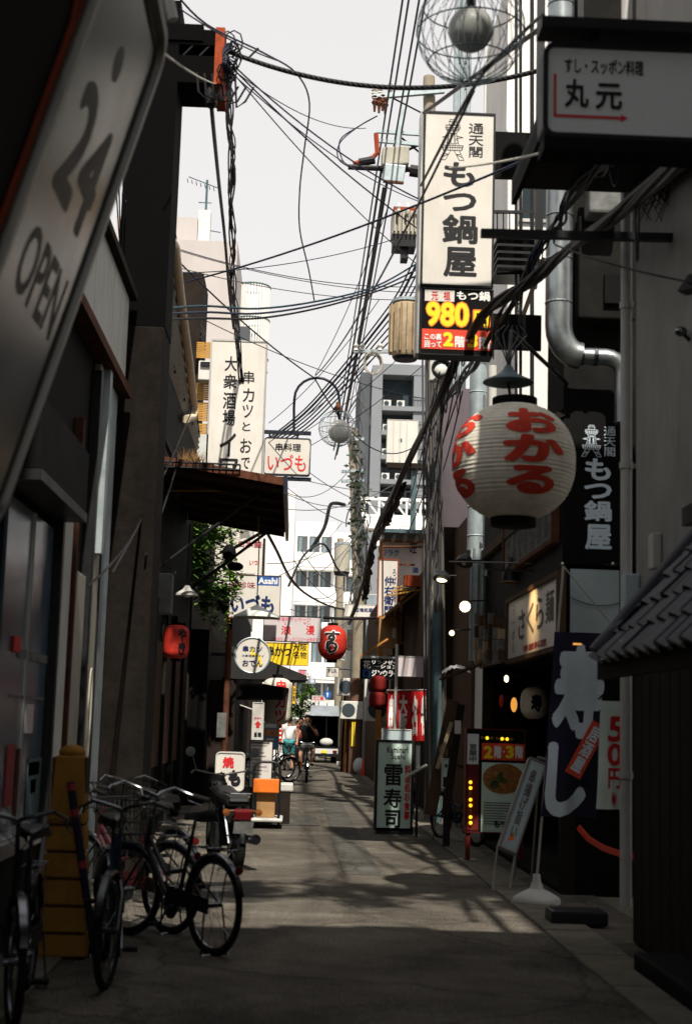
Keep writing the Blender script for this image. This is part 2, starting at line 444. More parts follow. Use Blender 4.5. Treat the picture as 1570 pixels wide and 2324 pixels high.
def asphalt_detail(m):
    t = m.node_tree; N = t.nodes; L = t.links; b = N['Principled BSDF']
    src = b.inputs['Base Color'].links[0].from_socket
    geo = N.new('ShaderNodeNewGeometry')
    n = N.new('ShaderNodeTexNoise'); n.inputs['Scale'].default_value = 75; n.inputs['Detail'].default_value = 3; n.inputs['Roughness'].default_value = 0.8; L.new(geo.outputs['Position'], n.inputs['Vector'])
    r = N.new('ShaderNodeMapRange'); r.inputs['From Min'].default_value = 0.32; r.inputs['From Max'].default_value = 0.68; r.inputs['To Min'].default_value = 0.15; r.inputs['To Max'].default_value = 1.8; L.new(n.outputs['Fac'], r.inputs['Value'])
    st = N.new('ShaderNodeTexNoise'); st.inputs['Scale'].default_value = 0.75; st.inputs['Detail'].default_value = 7; st.inputs['Roughness'].default_value = 0.68; st.inputs['Distortion'].default_value = 0.6; L.new(geo.outputs['Position'], st.inputs['Vector'])
    rs = N.new('ShaderNodeMapRange'); rs.inputs['From Min'].default_value = 0.36; rs.inputs['From Max'].default_value = 0.62; rs.inputs['To Min'].default_value = 0.55; rs.inputs['To Max'].default_value = 1.12; L.new(st.outputs['Fac'], rs.inputs['Value'])
    wn = N.new('ShaderNodeTexNoise'); wn.inputs['Scale'].default_value = 2.2; L.new(geo.outputs['Position'], wn.inputs['Vector'])
    ad = N.new('ShaderNodeMix'); ad.data_type = 'VECTOR'; ad.inputs['Factor'].default_value = 0.22; L.new(geo.outputs['Position'], ad.inputs['A']); L.new(wn.outputs['Color'], ad.inputs['B'])
    v = N.new('ShaderNodeTexVoronoi'); v.feature = 'DISTANCE_TO_EDGE'; v.inputs['Scale'].default_value = 0.55; L.new(ad.outputs['Result'], v.inputs['Vector'])
    rc = N.new('ShaderNodeMapRange'); rc.inputs['From Min'].default_value = 0.0; rc.inputs['From Max'].default_value = 0.012; rc.inputs['To Min'].default_value = 0.62; rc.inputs['To Max'].default_value = 1.0; L.new(v.outputs['Distance'], rc.inputs['Value'])
    m1 = N.new('ShaderNodeMath'); m1.operation = 'MULTIPLY'; L.new(r.outputs[0], m1.inputs[0]); L.new(rs.outputs[0], m1.inputs[1])
    m2 = N.new('ShaderNodeMath'); m2.operation = 'MULTIPLY'; L.new(m1.outputs[0], m2.inputs[0]); L.new(rc.outputs[0], m2.inputs[1])
    vm = N.new('ShaderNodeVectorMath'); vm.operation = 'SCALE'; L.new(src, vm.inputs[0]); L.new(m2.outputs[0], vm.inputs['Scale'])
    L.new(vm.outputs[0], b.inputs['Base Color'])
asphalt_detail(MATS['asphalt'])
# ================================================================ THE SETTING
def struct(o): return tag(o, kind='structure')
m = MB(); m.quad((-400,-60,-0.004),(400,-60,-0.004),(400,900,-0.004),(-400,900,-0.004))
m.v = m.v[:0]; m.f = []
m.add([(-400,-60,-0.01),(400,-60,-0.01),(400,900,-0.01),(-400,900,-0.01)], [(0,1,2,3)])
struct(m.build('ground', 'gutter_concrete'))
m = MB(); NX, NY = 14, 110                              # a gently uneven, cambered road
for j in range(NY+1):
    for i in range(NX+1):
        x = -2.0+4.9*i/NX; y = -4+84*j/NY
        m.v.append(Vector((x, y, 0.012*(1-((x-0.4)/2.4)**2)+0.004*math.sin(y*1.3+x*2)*math.sin(x*1.7))))
for j in range(NY):
    for i in range(NX):
        a = j*(NX+1)+i; m.f.append((a, a+1, a+NX+2, a+NX+1))
struct(m.build('road', 'asphalt', smooth=True))
m = MB(); m.box(-30, 30, 80.2, 92, -0.008, 0.004); struct(m.build('cross_road', 'asphalt'))
road_patch = MB()
road_patch.add([(0.55,15.2,.0172),(0.95,15.2,.0166),(1.0,31,.0166),(0.6,31,.0172)], [(0,1,2,3)])
mat('asphalt_patch', (0.088, 0.084, 0.076), 0.92, var=0.35, scale=3, bump=0.6, bscale=90)
asphalt_detail(MATS['asphalt_patch'])
struct(road_patch.build('road_patch', 'asphalt_patch'))
m = MB(); m.add([(-.95,12.6,.0135),(-.2,12.75,.0165),(-.25,14.3,.0165),(-1.0,14.1,.0135)],[(0,1,2,3)]); struct(m.build('road_patch', 'asphalt_patch'))
m = MB(); m.add([(-.5,22.0,.0165),(.45,22.2,.0172),(.4,24.6,.0172),(-.45,24.5,.0165)],[(0,1,2,3)]); struct(m.build('road_patch', 'asphalt_patch'))
# gutters of separate concrete channel slabs
for side, x0, x1 in ((0, 1.98, 2.36), (1, -1.72, -1.42)):
    g = struct(thing('gutter', None, None, ((x0+x1)/2, 6, 0)))
    m = MB(); m.box(x0, x1, 6, 6.585, -0.03, 0.03)
    first = m.build('gutter_slab', 'gutter_concrete', g, bevel=0.012)
    for k in range(1, 62):
        c = first.copy(); COL.objects.link(c); c.parent = g; c.location = (random.uniform(-.004,.004), k*0.6, random.uniform(-.004,.003))
# ---------------------------------------------------------------- helper for buildings
def building(name, label, x0, x1, y0, y1, z1, wall, z0=0.0):
    t = thing(name, label, 'building', ((x0+x1)/2, (y0+y1)/2, 0))
    m = MB(); m.box(x0, x1, y0, y1, z0, z1); m.build('wall', wall, t)
    return t
def window_y(t, x0, x1, z0, z1, Y, frame='aluminium', pane='window_dark', fw=0.05, split=2):
    """window in a wall that faces the camera: recess frame proud of the wall, panes set back"""
    m = MB(); ring(m, [(x1,z1),(x0,z1),(x0,z0),(x1,z0)], [(x1-fw,z1-fw),(x0+fw,z1-fw),(x0+fw,z0+fw),(x1-fw,z0+fw)], (0,Y-0.05,0), (1,0,0), (0,0,1), (0,0.048,0))
    w = m.build('window', frame, t)
    for k in range(split):
        a = x0+fw+(x1-x0-2*fw)*k/split; b = x0+fw+(x1-x0-2*fw)*(k+1)/split
        m = MB(); m.box(a+0.008, b-0.008, Y-0.02, Y-0.004, z0+fw, z1-fw); m.build('pane', pane, w)
    return w
def window_x(t, y0, y1, z0, z1, X, sgn, frame='aluminium', pane='window_dark', fw=0.05, split=2):
    """window in a wall along the alley; sgn = +1 where the wall faces +X"""
    m = MB(); ring(m, [(y1,z1),(y0,z1),(y0,z0),(y1,z0)], [(y1-fw,z1-fw),(y0+fw,z1-fw),(y0+fw,z0+fw),(y1-fw,z0+fw)], (X+sgn*0.002,0,0), (0,1,0), (0,0,1), (sgn*0.05,0,0))
    w = m.build('window', frame, t)
    for k in range(split):
        a = y0+fw+(y1-y0-2*fw)*k/split; b = y0+fw+(y1-y0-2*fw)*(k+1)/split
        m = MB(); m.box(min(X+sgn*.004,X+sgn*.02), max(X+sgn*.004,X+sgn*.02), a+.008, b-.008, z0+fw, z1-fw); m.build('pane', pane, w)
    return w

# ================================================================ LEFT ROW
# -- nearest shop
LX = -1.9
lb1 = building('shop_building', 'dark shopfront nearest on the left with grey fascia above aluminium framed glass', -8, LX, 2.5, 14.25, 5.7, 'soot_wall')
def wx(px, py): return atX(px, py, LX)
m = MB()                                                # grey metal fascia in separate sheets
ys = [9.4, 10.6, 11.8, 12.95, 14.1]
for k in range(4):
    m = MB(); m.box(LX+0.004, LX+0.10, ys[k]+.012, ys[k+1]-.012, 4.80+0.0*k, 5.72); m.build('fascia_panel', 'fascia_grey', lb1, bevel=0.006)
m = MB(); m.box(LX+0.004, LX+0.17, 9.3, 14.2, 5.724, 5.80); m.build('coping', 'dark_brown', lb1)
m = MB(); m.box(LX+0.004, LX+0.16, 9.3, 14.15, 4.70, 4.796); m.build('fascia_trim', 'rust_dark', lb1)
m = MB(); m.box(LX+0.004, LX+0.12, 12.9, 13.05, 3.0, 4.69); m.build('downpipe', 'steel_pale', lb1)
# glass front, doors and posts
def post(y0, y1, z0, z1, mt, d=0.09, name='post'):
    mm = MB(); mm.box(LX+0.003, LX+d, y0, y1, z0, z1); return mm.build(name, mt, lb1, bevel=0.006)
post(9.2, 10.92, 0.62, 0.72, 'aluminium', 0.07, 'sill')
post(9.2, 10.92, 0.0, 0.61, 'soot_wall', 0.05, 'plinth')
m = MB(); m.box(LX+0.004, LX+0.03, 9.2, 10.05, 0.73, 2.95); gl = m.build('glass', 'shop_glass', lb1)
m = MB(); m.box(LX+0.004, LX+0.03, 10.08, 10.92, 0.73, 2.95); m.build('glass', 'shop_glass', lb1)
post(10.05, 10.075, 0.73, 2.95, 'aluminium', 0.05, 'mullion')
post(10.93, 11.02, 0.0, 3.35, 'black_steel', 0.10)
post(11.03, 11.75, 0.0, 3.4, 'fascia_grey', 0.045, 'door_panel')
post(11.76, 11.84, 0.0, 4.0, 'rust_dark', 0.08)
post(11.85, 12.55, 0.0, 2.75, 'door_paint', 0.05, 'door_panel')
post(12.56, 12.68, 0.0, 4.6, 'black_steel', 0.09)
post(12.69, 13.25, 0.0, 4.69, 'door_paint', 0.06, 'shutter_guide')
post(13.27, 13.33, 0.0, 4.69, 'black_steel', 0.07)
post(13.34, 14.0, 0.0, 4.69, 'steel_pale', 0.05, 'cladding_strip')
m = MB(); m.beam((LX+0.01, 9.0, 3.05), (LX+0.01, 11.0, 3.05), 0.5, 0.07); m.build('door_hood', 'black_steel', lb1)
m = MB(); m.box(LX+0.03, LX+0.25, 9.0, 11.0, 3.09, 3.55); m.build('hood_front', 'black_wall', lb1)
m = MB(); m.box(LX+0.035, LX+0.05, 9.55, 9.78, 1.96, 2.06); m.build('sticker', 'ink_red', lb1)
m = MB(); m.box(LX+0.035, LX+0.05, 10.1, 10.4, 1.42, 1.62); m.build('notice', 'sign_pink', lb1)
def pane_reflection(px0, py0, px1, py1, mt, nm='painted_reflection'):  # coloured patches painted on the glass in place of reflections
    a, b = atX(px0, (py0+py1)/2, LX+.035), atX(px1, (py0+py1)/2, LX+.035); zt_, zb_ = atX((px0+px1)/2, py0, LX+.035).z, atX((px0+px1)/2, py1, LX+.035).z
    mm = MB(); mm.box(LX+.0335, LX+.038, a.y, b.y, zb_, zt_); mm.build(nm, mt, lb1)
for q in ((12,1690,30,1830,'ink_maroon'),(33,1700,44,1870,'rust_dark'),(60,1722,92,1850,'steel_blue'),(64,1730,88,1760,'cloth_grey'),(68,1770,80,1800,'sign_panelgrey'),(20,1580,98,1586,'cloth_grey'),(40,1480,110,1500,'cloth_grey')): pane_reflection(*q)
m = MB()
for k in range(9): m.tube([(LX+.13, 12.72+.0*k, 2.6), (LX+.15, 12.74, 1.9), (LX+.13, 12.8, 1.2)], 0.006, 4)
m = MB(); m.tube([(LX+.085+.0,12.95+0.09*math.sin(a), 1.55+0.42*math.cos(a)) for a in [i*math.pi/12 for i in range(24)]], 0.008, 5, closed=True); m.build('cable_loop', 'transformer_grey', lb1)

# -- leaning signboard over the shop: 24 / OPEN
far_t, far_b = at(352, 95, 6.0), at(-40, 1200, 6.0)
u = (far_t-far_b); sl = u.length; u.normalize(); s_ = Vector((0, 1, 0)); nrm = s_.cross(u).normalized()
if nrm.x < 0: nrm = -nrm
ls = thing('leaning_signboard', 'big grey leaning signboard reading OPEN, tilted out over the alley at top left', 'sign', (far_b.x, 5.3, far_b.z))
O = far_b + s_*(-0.62) + u*(sl/2)
W2, H2 = 1.24, sl
mat('rust_dark2', (0.04,0.02,0.014), 0.85, var=.4)
mat('sign_gloss', (0.072, 0.09, 0.092), 0.20, var=0.22, scale=1.6, grime=0.45, spec=0.6)
m = MB(); ring(m, rounded(W2, H2, 0.16, 8), rounded(W2-.06, H2-.06, .13, 8), O, s_, u, nrm*0.07); m.build('frame', 'aluminium', ls, smooth=True)
m = MB(); m.prism(rounded(W2-.06, H2-.06, .13, 8), O-nrm*0.12, s_, u, nrm*0.165); m.build('panel', 'sign_gloss', ls)
m = MB(); ring(m, rounded(W2-.16, H2-.16, .1, 6), rounded(W2-.19, H2-.19, .09, 6), O+nrm*0.047, s_, u, nrm*0.004); m.build('border_line', 'ink_black', ls)
mat('sign_faded', (0.012, 0.013, 0.013), 0.45, var=0.3)
def lsl(txt, c, e, w, h, bold=.03):
    return letters(ls, txt, O+nrm*0.0462+s_*(c-W2/2)+u*(e-H2/2), s_*w, u*h, 'sign_faded', False, bold, step=.00006)
lsl('24', 0.30, 1.22, 0.68, 0.46, .03)
lsl('OPEN', 0.26, 0.80, 0.78, 0.27, .018)
m = MB(); m.lathe([(0.07,0),(0.07,0.003),(0,0.003)], O+nrm*0.0435+s_*(0.62-W2/2)+u*(1.86-H2/2), 20, nrm); m.build('mark', 'sign_faded', ls)
m = MB()
for k in range(3):
    p = O-nrm*0.12+s_*(0)+u*(0.5*k-0.45); m.bar(p, (LX, p.y, p.z+0.2), 0.025)
m.build('bracket', 'black_steel', ls)
O2 = O - s_*1.42
ls2 = thing('dark_signboard', 'dark signboard with red diagonal stripes at the top left corner', 'sign', (O2.x, O2.y, far_b.z))
m = MB(); m.prism(rounded(1.5, H2, 0.03), O2-nrm*0.10, s_, u, nrm*0.14); m.build('panel', 'black_wall', ls2)
m = MB(); m.obox(O2+nrm*0.045+s_*0.70, s_*0.028, u*H2/2, nrm*0.003); m.obox(O2+nrm*0.045+s_*0.585+u*(H2*.5-.30), (s_*0.5+u*0.9).normalized()*0.0+ (u*0.30 - s_*0.10), (s_*0.026+u*0.008), nrm*0.003)
m.build('stripe', 'red_oxide', ls2)

# -- dark pillar with the steel beam
pl = thing('pillar', 'tall dark concrete pillar rising from the bicycles to the red ended beam', 'pillar', (-1.70, 14.65, 0))
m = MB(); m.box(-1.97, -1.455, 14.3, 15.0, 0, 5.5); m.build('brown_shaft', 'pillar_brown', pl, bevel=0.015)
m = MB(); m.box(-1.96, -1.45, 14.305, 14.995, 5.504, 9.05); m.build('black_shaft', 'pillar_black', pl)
m = MB(); m.box(-2.1, -1.20, 14.28, 15.02, 8.60, 8.78); m.build('cap_plate', 'pillar_black', pl)
x1 = at(508, 140, 14.3).x; zt = at(440, 65, 14.3).z; zb = at(440, 185, 14.3).z
m = MB(); m.box(-2.2, x1-.1, 14.30, 14.34, zt-.17, zt); m.box(-2.2, x1-.1, 14.9, 14.94, zt-.17, zt); m.box(-2.2, x1-.1, 14.345, 14.895, zt-.05, zt-.03)
m.box(-2.2, x1-.1, 14.31, 14.93, zb, zb+.30); m.build('crossbeam', 'pillar_black', pl)
m = MB(); m.box(x1-.097, x1, 14.27, 14.97, zb-.02, zt+.02); m.build('end_plate', 'red_oxide', pl)
m = MB()
for k in range(5): m.bar((-1.4+.17*k,14.32,zb+.30),(-1.3+.17*k,14.32,zt-.17),.012)
for k in range(6):
    x = -1.25+.08*k; m.tube([(x,14.3,zb+.1),(x+.03,14.28,zb-.12-.03*k),(x+.12,14.28,zb-.2),(x+.2,14.3,zb-.03)], .012, 5)
m.build('loose_wiring', 'cable_black', pl)
# insulator under the beam
it = thing('cable_terminal', 'black cylindrical cable terminal hanging under the red ended beam', 'insulator', tuple(at(478,240,14.4)))
a, b = at(474, 172, 14.4), at(480, 244, 14.4)
m = MB(); m.tube([a, a*0.9+b*0.1, a*0.88+b*.12, a*.1+b*.9, b], [.05,.05,.065,.065,.03], 12); m.build('sleeve', 'cable_black', it, smooth=True)

tl = thing('tube_lamp', 'pale tube lamp in a green housing at the top edge beside the leaning signboard', 'lamp', tuple(at(380,20,7)))
m = MB(); m.bar(at(372,-60,7), at(393,44,7), .028, 10); m.build('tube', 'globe_white', tl, smooth=True)
m = MB(); m.bar(at(350,-60,7.06), at(372,40,7.06), .045, 10); m.build('housing', 'steel_pale', tl, smooth=True)
# -- second building: corrugated upper wall with a sloping gutter pipe, dark shop under a canopy
L2 = -1.90
lb2 = thing('shop_building', 'dark shop with a corrugated sloping upper wall behind the pillar', 'building', (-4, 20, 0))
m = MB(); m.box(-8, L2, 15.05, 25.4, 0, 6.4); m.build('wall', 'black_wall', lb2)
def slope(y): return 9.22+(6.58-9.22)*(y-15.05)/(25.3-15.05)
m = MB(); nz = 60                                      # ridges run along the alley, cut off by the sloping eave
for k in range(nz+1):
    z = 6.30+(slope(15.06)-.02-6.30)*k/nz; ye = min(25.35, 15.05+(9.22-z)*(25.3-15.05)/(9.22-6.58)); x = L2+(0.045 if k % 2 else 0.0)
    m.v += [Vector((x, 15.06, z)), Vector((x, max(15.07, ye), z))]
for k in range(nz): m.f.append((2*k, 2*k+1, 2*k+3, 2*k+2))
b0 = len(m.v); m.add([(L2-.08,15.06,6.61),(L2-.08,25.35,6.61),(L2-.08,25.35,slope(25.35)-.03),(L2-.08,15.06,slope(15.06)-.03)], [(0,1,2,3)])
m.build('corrugated_cladding', 'corrugated', lb2)
m = MB(); m.add([(L2-.14,15.06,slope(15.06)+.03),(L2+.045,15.06,slope(15.06)+.03),(L2+.045,25.4,slope(25.4)+.03),(L2-.14,25.4,slope(25.4)+.03),(L2-.14,15.06,slope(15.06)),(L2+.045,15.06,slope(15.06)),(L2+.045,25.4,slope(25.4)),(L2-.14,25.4,slope(25.4))],
    [(0,1,2,3),(7,6,5,4),(0,4,5,1),(1,5,6,2),(2,6,7,3)]); m.build('roof', 'roof_dark', lb2)
pp = [CP+(at(x, y, Y)-CP)*(-1.80/at(x, y, Y).x) for x, y, Y in ((372,546,19.2),(392,548,19.6),(398,560,19.8),(412,690,21.0),(430,820,23.0),(441,925,24.5),(438,946,24.6),(422,951,24.4))]
m = MB(); m.tube(pp, .062, 10); m.build('drain_pipe', 'cream_pipe', lb2, smooth=True)
m = MB()
for y in (16.5, 18.2, 20.0, 21.8, 23.6): m.bar((L2, y, 6.55), (L2+.05, y+.0, 6.4), .02)
m.bar(at(355,955,19), at(395,1050,19.6), .03); m.build('stay', 'black_steel', lb2)
# recessed dark shopfront details
m = MB()
for k in range(6):
    y = 15.6+1.6*k; m.box(L2+.003, L2+.08, y, y+.10, 0, 3.1)
m.build('door_post', 'soot_wall', lb2)
for k in range(5):
    y = 15.75+1.6*k; m = MB(); m.box(L2+.003, L2+.03, y, y+1.4, 0.9, 2.6); m.build('lattice_door', 'brown_board', lb2)
sx = thing('sign_box', 'unlit grey sign box hung high beside the small white pendant lamp', 'sign', tuple(at(365,1395,19)))
a0, a1, a2, a3 = rect(340, 1300, 391, 1393, 19.0)
m = MB(); m.box(a0, a1, 19.0, 19.2, a2, a3); m.build('panel', 'cloth_grey', sx, bevel=.02)
m = MB(); m.box(a0-.02, a1+.02, 19.02, 19.18, a3+.004, a3+.04); m.bar((a0+.05,19.1,a3+.04),(a0-.3,19.1,a3+.3),.012); m.build('bracket', 'black_steel', sx)
# canopy over the alley
cn = thing('canopy', 'rust brown flat canopy with exposed ribs reaching over the left side of the alley', 'canopy', (-0.9, 21.5, 4.5))
czt = at(500, 1072, 19.0).z; cx1 = at(642, 1140, 19.0).x
CH = 4.72
def sh(m):
    for v in m.v: v.z += .24*(cx1-v.x)/(cx1-L2)
    return m
m = MB(); m.box(L2+.01, cx1, 19.0, 24.0, CH, CH+.05); sh(m).build('roof_sheet', 'rust_iron', cn)
for k in range(6):
    y = 19.03+k*.97; m = MB(); m.box(L2+.01, cx1-.02, y, y+.06, CH-.11, CH-.002); sh(m).build('joist', 'rust_dark2', cn)
m = MB(); m.box(cx1+.002, cx1+.05, 18.97, 24.03, CH-.16, CH+.09); m.build('edge_beam', 'navy_steel', cn)
m = MB(); m.box(L2+.01, cx1, 18.95, 18.995, CH-.05, CH+.055); sh(m).build('rafter_beam', 'rust_iron', cn)
m = MB()
for k in range(11): m.box(L2+.05+k*.148, L2+.17+k*.148, 18.99, 24.0, CH-.022, CH-.003)
sh(m).build('soffit_board', 'rust_dark2', cn)
for yy in (19.4, 23.6):
    m = MB(); m.bar((L2+.02,yy,3.57),(cx1-.33,yy,CH-.1),.025); m.build('strut', 'black_steel', cn)
m = MB()
a, b = at(362, 1047, 18.9), at(545, 1055, 18.9)
for k in range(13):
    p = a.lerp(b, k/12); m.bar(p, p+Vector((0,.0,-.07)), .012, 5)
m.tube([a, b], .014, 5); m.tube([a-Vector((0,0,.07)), b-Vector((0,0,.07))], .014, 5); m.build('railing', 'black_steel', cn)
m = MB(); m.bar(at(350,1114,20.2), at(551,1113,20.2), .012, 6); m.bar(at(587,1128,22), at(587,1232,22), .012, 6); m.build('yellow_rod', 'bamboo', cn)
# tuft of dry weeds on the canopy's rear edge
m = MB()
for k in range(130):
    p = at(430+random.uniform(-22,30), 1047, 20.0)+Vector((0,random.uniform(0,.4),0)); d = Vector((random.uniform(-.12,.12), random.uniform(-.1,.1), random.uniform(.06,.26)))
    s = Vector((.006,0,0)); m.add([p-s, p+s, p+d], [(0,1,2)])
tag(m.build('dry_weeds', 'dry_grass'), 'tuft of dry weeds growing on the canopy by the tall white sign', 'weeds')
# post with an orange side
ops = thing('lane_post', 'slim rusty orange post with a small grey notice at the left edge of the alley', 'post', tuple(gr(505,1880)))
pa = gr(504, 1885); pa.y = 21.0; pa = at(502, 1860, 21.0)
m = MB(); m.bar((pa.x, 21.0, 0), (at(521,1430,21).x, 21.0, at(521,1430,21).z), .045, 10); m.build('pole', 'rust_iron', ops, smooth=True)
a0, a1, a2, a3 = rect(492, 1618, 513, 1674, 20.93)
m = MB(); m.box(a0, a1, 20.93, 20.945, a2, a3); m.build('notice', 'cloth_grey', ops)

# -- third building behind: dark chimney wall, blinds, AC and pale wall
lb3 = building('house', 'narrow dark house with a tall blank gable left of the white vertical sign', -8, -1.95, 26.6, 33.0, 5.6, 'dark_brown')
a0, a1, a2, a3 = rect(398, 618, 456, 905, 26.6)
m = MB(); m.box(a0-.3, a1, 26.61, 28.0, 5.61, a3); m.build('gable_wall', 'dark_brown', lb3)
m = MB()
for k in range(5): m.tube([at(456,735,26.5)+Vector((0,0,-.12*k)), at(466,760+8*k,26.4), at(460,800+5*k,26.5), at(455,860,26.55)], .012, 5)
m.build('wiring', 'cable_black', lb3)
bl = thing('bamboo_blind', 'yellow brown bamboo blinds hung on the wall left of the white vertical sign', 'blind', tuple(at(462,1000,26.3)))
for (y0_, y1_) in ((775,812),(868,908),(912,955),(960,1010)):
    a0, a1, a2, a3 = rect(446, y0_, 478, y1_, 26.4); n = 8; m = MB()
    for k in range(n): m.box(a0, a1, 26.40, 26.42, a2+(a3-a2)*k/n, a2+(a3-a2)*(k+.8)/n)
    m.build('slat_sheet', 'bamboo', bl)
ac = thing('air_conditioner', 'white air conditioner box between the bamboo blinds', 'air conditioner', tuple(at(465,862,26.2)))
a0, a1, a2, a3 = rect(450, 818, 482, 862, 26.1); m = MB(); m.box(a0, a1, 26.1, 26.38, a2, a3); m.build('casing', 'ac_white', ac, bevel=.02)
pw = thing('side_wall', 'pale grey leaning wall panel under the bamboo blinds', 'wall', tuple(at(445,1045,26.0)))
a0, a1, a2, a3 = rect(440, 985, 472, 1050, 26.0); m = MB(); m.box(a0-.2, a1, 26.0, 26.08, a2-.6, a3); m.build('panel', 'fascia_grey', pw)

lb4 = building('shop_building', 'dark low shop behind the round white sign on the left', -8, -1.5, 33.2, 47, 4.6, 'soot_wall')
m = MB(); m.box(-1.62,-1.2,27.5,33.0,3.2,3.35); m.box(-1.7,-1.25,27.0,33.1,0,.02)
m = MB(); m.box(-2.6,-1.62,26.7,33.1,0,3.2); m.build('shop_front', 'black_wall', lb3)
m = MB(); m.box(-1.615,-1.12,27.45,28.0,0,2.3); m.build('corner_pier', 'dark_brown', lb3)
lb5 = building('house', 'white rendered house with a faded drinks advertisement behind the hanging plant', -7, -1.55, 36.5, 50, 7.2, 'cream_wall', z0=4.61)
a = rect(533, 1222, 603, 1302, 36.4)
m = MB(); m.box(a[0], a[1], 36.40, 36.48, a[2], a[3]); m.build('advert_panel', 'sign_white', lb5)
face_letters(lb5, '日本盛', 541, 1228, 594, 1242, 36.39, 'ink_maroon', name='advert_lettering')
face_letters(lb5, 'いつ', 566, 1272, 585, 1282, 36.39, 'ink_red', name='advert_lettering')
m = MB(); p = at(600,1222,36.3); m.bar(p, (p.x,36.3,at(600,1310,36.3).z), .03); m.build('downpipe', 'black_steel', lb5)
lb6 = building('house', 'plain white gable building behind the small sign on the arched lamp arm', -7, at(668,1200,60).x, 60, 70, at(640,1108,60).z, 'apartment_white')
# pale rear buildings on the left
lb7 = building('apartment_building', 'bright white block far left with rooftop aerial mast', -14, at(533,700,52).x, 52, 58, at(460,545,52).z, 'pale_pinkish_wall')
window_y(lb7, at(424,600,52).x-.4, at(452,600,52).x-.4+.35, at(440,655,52).z, at(440,615,52).z, 52, pane='window_pale')
m = MB(); a = rect(382, 492, 448, 546, 53); m.box(a[0]-2, a[1], 53.0, 56, a[2], a[3]); m.build('roof_hut', 'pale_pinkish_wall', lb7)
an = thing('aerial_mast', 'thin rooftop television aerial on the far white block', 'antenna', tuple(at(464,545,53.2)))
m = MB(); p0 = at(464,548,53.2); p1 = at(468,408,53.2); m.bar(p0, (p0.x,53.2,p1.z), .05, 6)
for (dy, w, ang) in ((0.15,.6,.25),(0.7,.25,0),(1.55,.75,.12)):
    z = p1.z-dy*1.3; m.bar((p0.x-w*1.2,53.2,z+ang*1.2),(p0.x+w*.8,53.2,z-ang*.5),.022,5)
for k in range(7): m.bar((p0.x-.75+k*.17,53.0,p1.z-.05-k*.05),(p0.x-.75+k*.17,53.4,p1.z-.05-k*.05),.016,4)
m.build('mast', 'steel_blue', an)
m = MB(); m.box(p0.x-.25,p0.x+.2,53.0,53.5,p0.z-.05,p0.z+1.2); m.build('equipment_box', 'ac_white', an)
sc_ = thing('rooftop_screen', 'pale round rooftop screen of upright slats above the white vertical sign', 'screen', tuple(at(570,770,56)))
c0 = at(570, 700, 56); rr = (at(610,700,56).x-at(530,700,56).x)/2; z0_, z1_ = at(570,830,56).z, at(570,636,56).z
ns = 40
for k in range(ns):
    a = 2*math.pi*k/ns
    m = MB(); c = Vector((c0.x+rr*math.cos(a), 57+rr*math.sin(a), 0)); t_ = Vector((-math.sin(a), math.cos(a), 0)); n_ = Vector((math.cos(a), math.sin(a), 0))
    m.obox(c+Vector((0,0,(z0_+z1_)/2)), t_*rr*.05, n_*.03, (0,0,(z1_-z0_)/2)); m.build('slat', 'apartment_white', sc_)
m = MB()
for zz in (z1_, z1_-1.4, z0_+.5): m.tube([(c0.x+rr*math.cos(2*math.pi*k/32), 57+rr*math.sin(2*math.pi*k/32), zz) for k in range(32)], .05, 6, closed=True)
m.build('hoop', 'steel_blue', sc_)
lb8 = building('apartment_building', 'white building under the round rooftop screen', -9, at(588,850,58.2).x, 58.2, 59.8, z0_, 'pale_pinkish_wall')
m = MB(); a = rect(528,740,565,835,55.5); m.box(a[0],a[1],55.5,57.4,z0_-.0,a[3]); m.build('roof_hut', 'apartment_side', lb8)

# ================================================================ ADDED ARCADE ROOF, unseen, shading the foreground; shop rows behind the camera
ar = thing('added_shade_roof', 'unseen arcade roof added over the viewer to shade the alley mouth', 'roof', (0.3, -3, 7.0))
for k in range(14):
    x = -3.2+.62*k; m = MB(); m.box(x, x+.615, -1.4, 5.2+random.uniform(-.9,.75), 7.6+.01*(k%3), 7.66+.01*(k%3)); m.build('roof_sheet', 'roof_dark', ar)  # sheets of the added shade roof
for y in (5.2, 3.0, .7):
    m = MB(); m.box(-4, 5, y, y+.25, 7.3, 7.59); m.build('beam', 'black_steel', ar)
lb0 = building('shop_building', 'shop row under the added roof on the left behind the viewer', -8, -2.0, -8, 2.4, 7.5, 'soot_wall')
rb0 = building('shop_building', 'shop row under the added roof on the right behind the viewer', 2.7, 9, -8, 0.9, 7.5, 'soot_wall')
# ================================================================ RIGHT ROW
RX = 2.6
rb1 = building('shop_building', 'near right building with plain grey rendered wall and dark timber front', RX, 9, 1.0, 11.0, 8.2, 'grey_render')
m = MB(); m.box(RX-.02, RX-.003, 2.0, 10.9, 0.0, 2.30)
m.build('timber_front', 'brown_board', rb1)
for k in range(16):
    y = 6.6+k*.27; m = MB(); m.box(RX-.045, RX-.022, y+.006, y+.255, 0.02, 2.25); m.build('board', 'dark_brown', rb1)
m = MB(); m.box(RX-.12, RX-.003, 10.86, 11.02, 2.35, 2.75); m.build('junction_box', 'sign_panelgrey', rb1, bevel=.01)
m = MB(); m.box(RX-.07, RX-.004, 10.2, 10.35, 2.72, 2.98); m.build('meter_box', 'pipe_grey', rb1, bevel=.01)
dp = thing('downpipe', 'pale grey downpipe on the corner of the near right wall', 'pipe', (RX-.04, 11.08, 0))
m = MB(); m.bar((RX-.06,11.08,0.25),(RX-.06,11.08,8.2),.046,12); m.build('pipe', 'pipe_grey', dp, smooth=True)
for z in (1.2,2.1,3.6,4.9,6.4):
    m = MB(); m.bar((RX-.06,11.08,z),(RX-.06,11.08,z+.05),.056,12); m.box(RX-.06,RX+.02,11.06,11.1,z+.01,z+.04); m.build('clip', 'pipe_grey', dp)
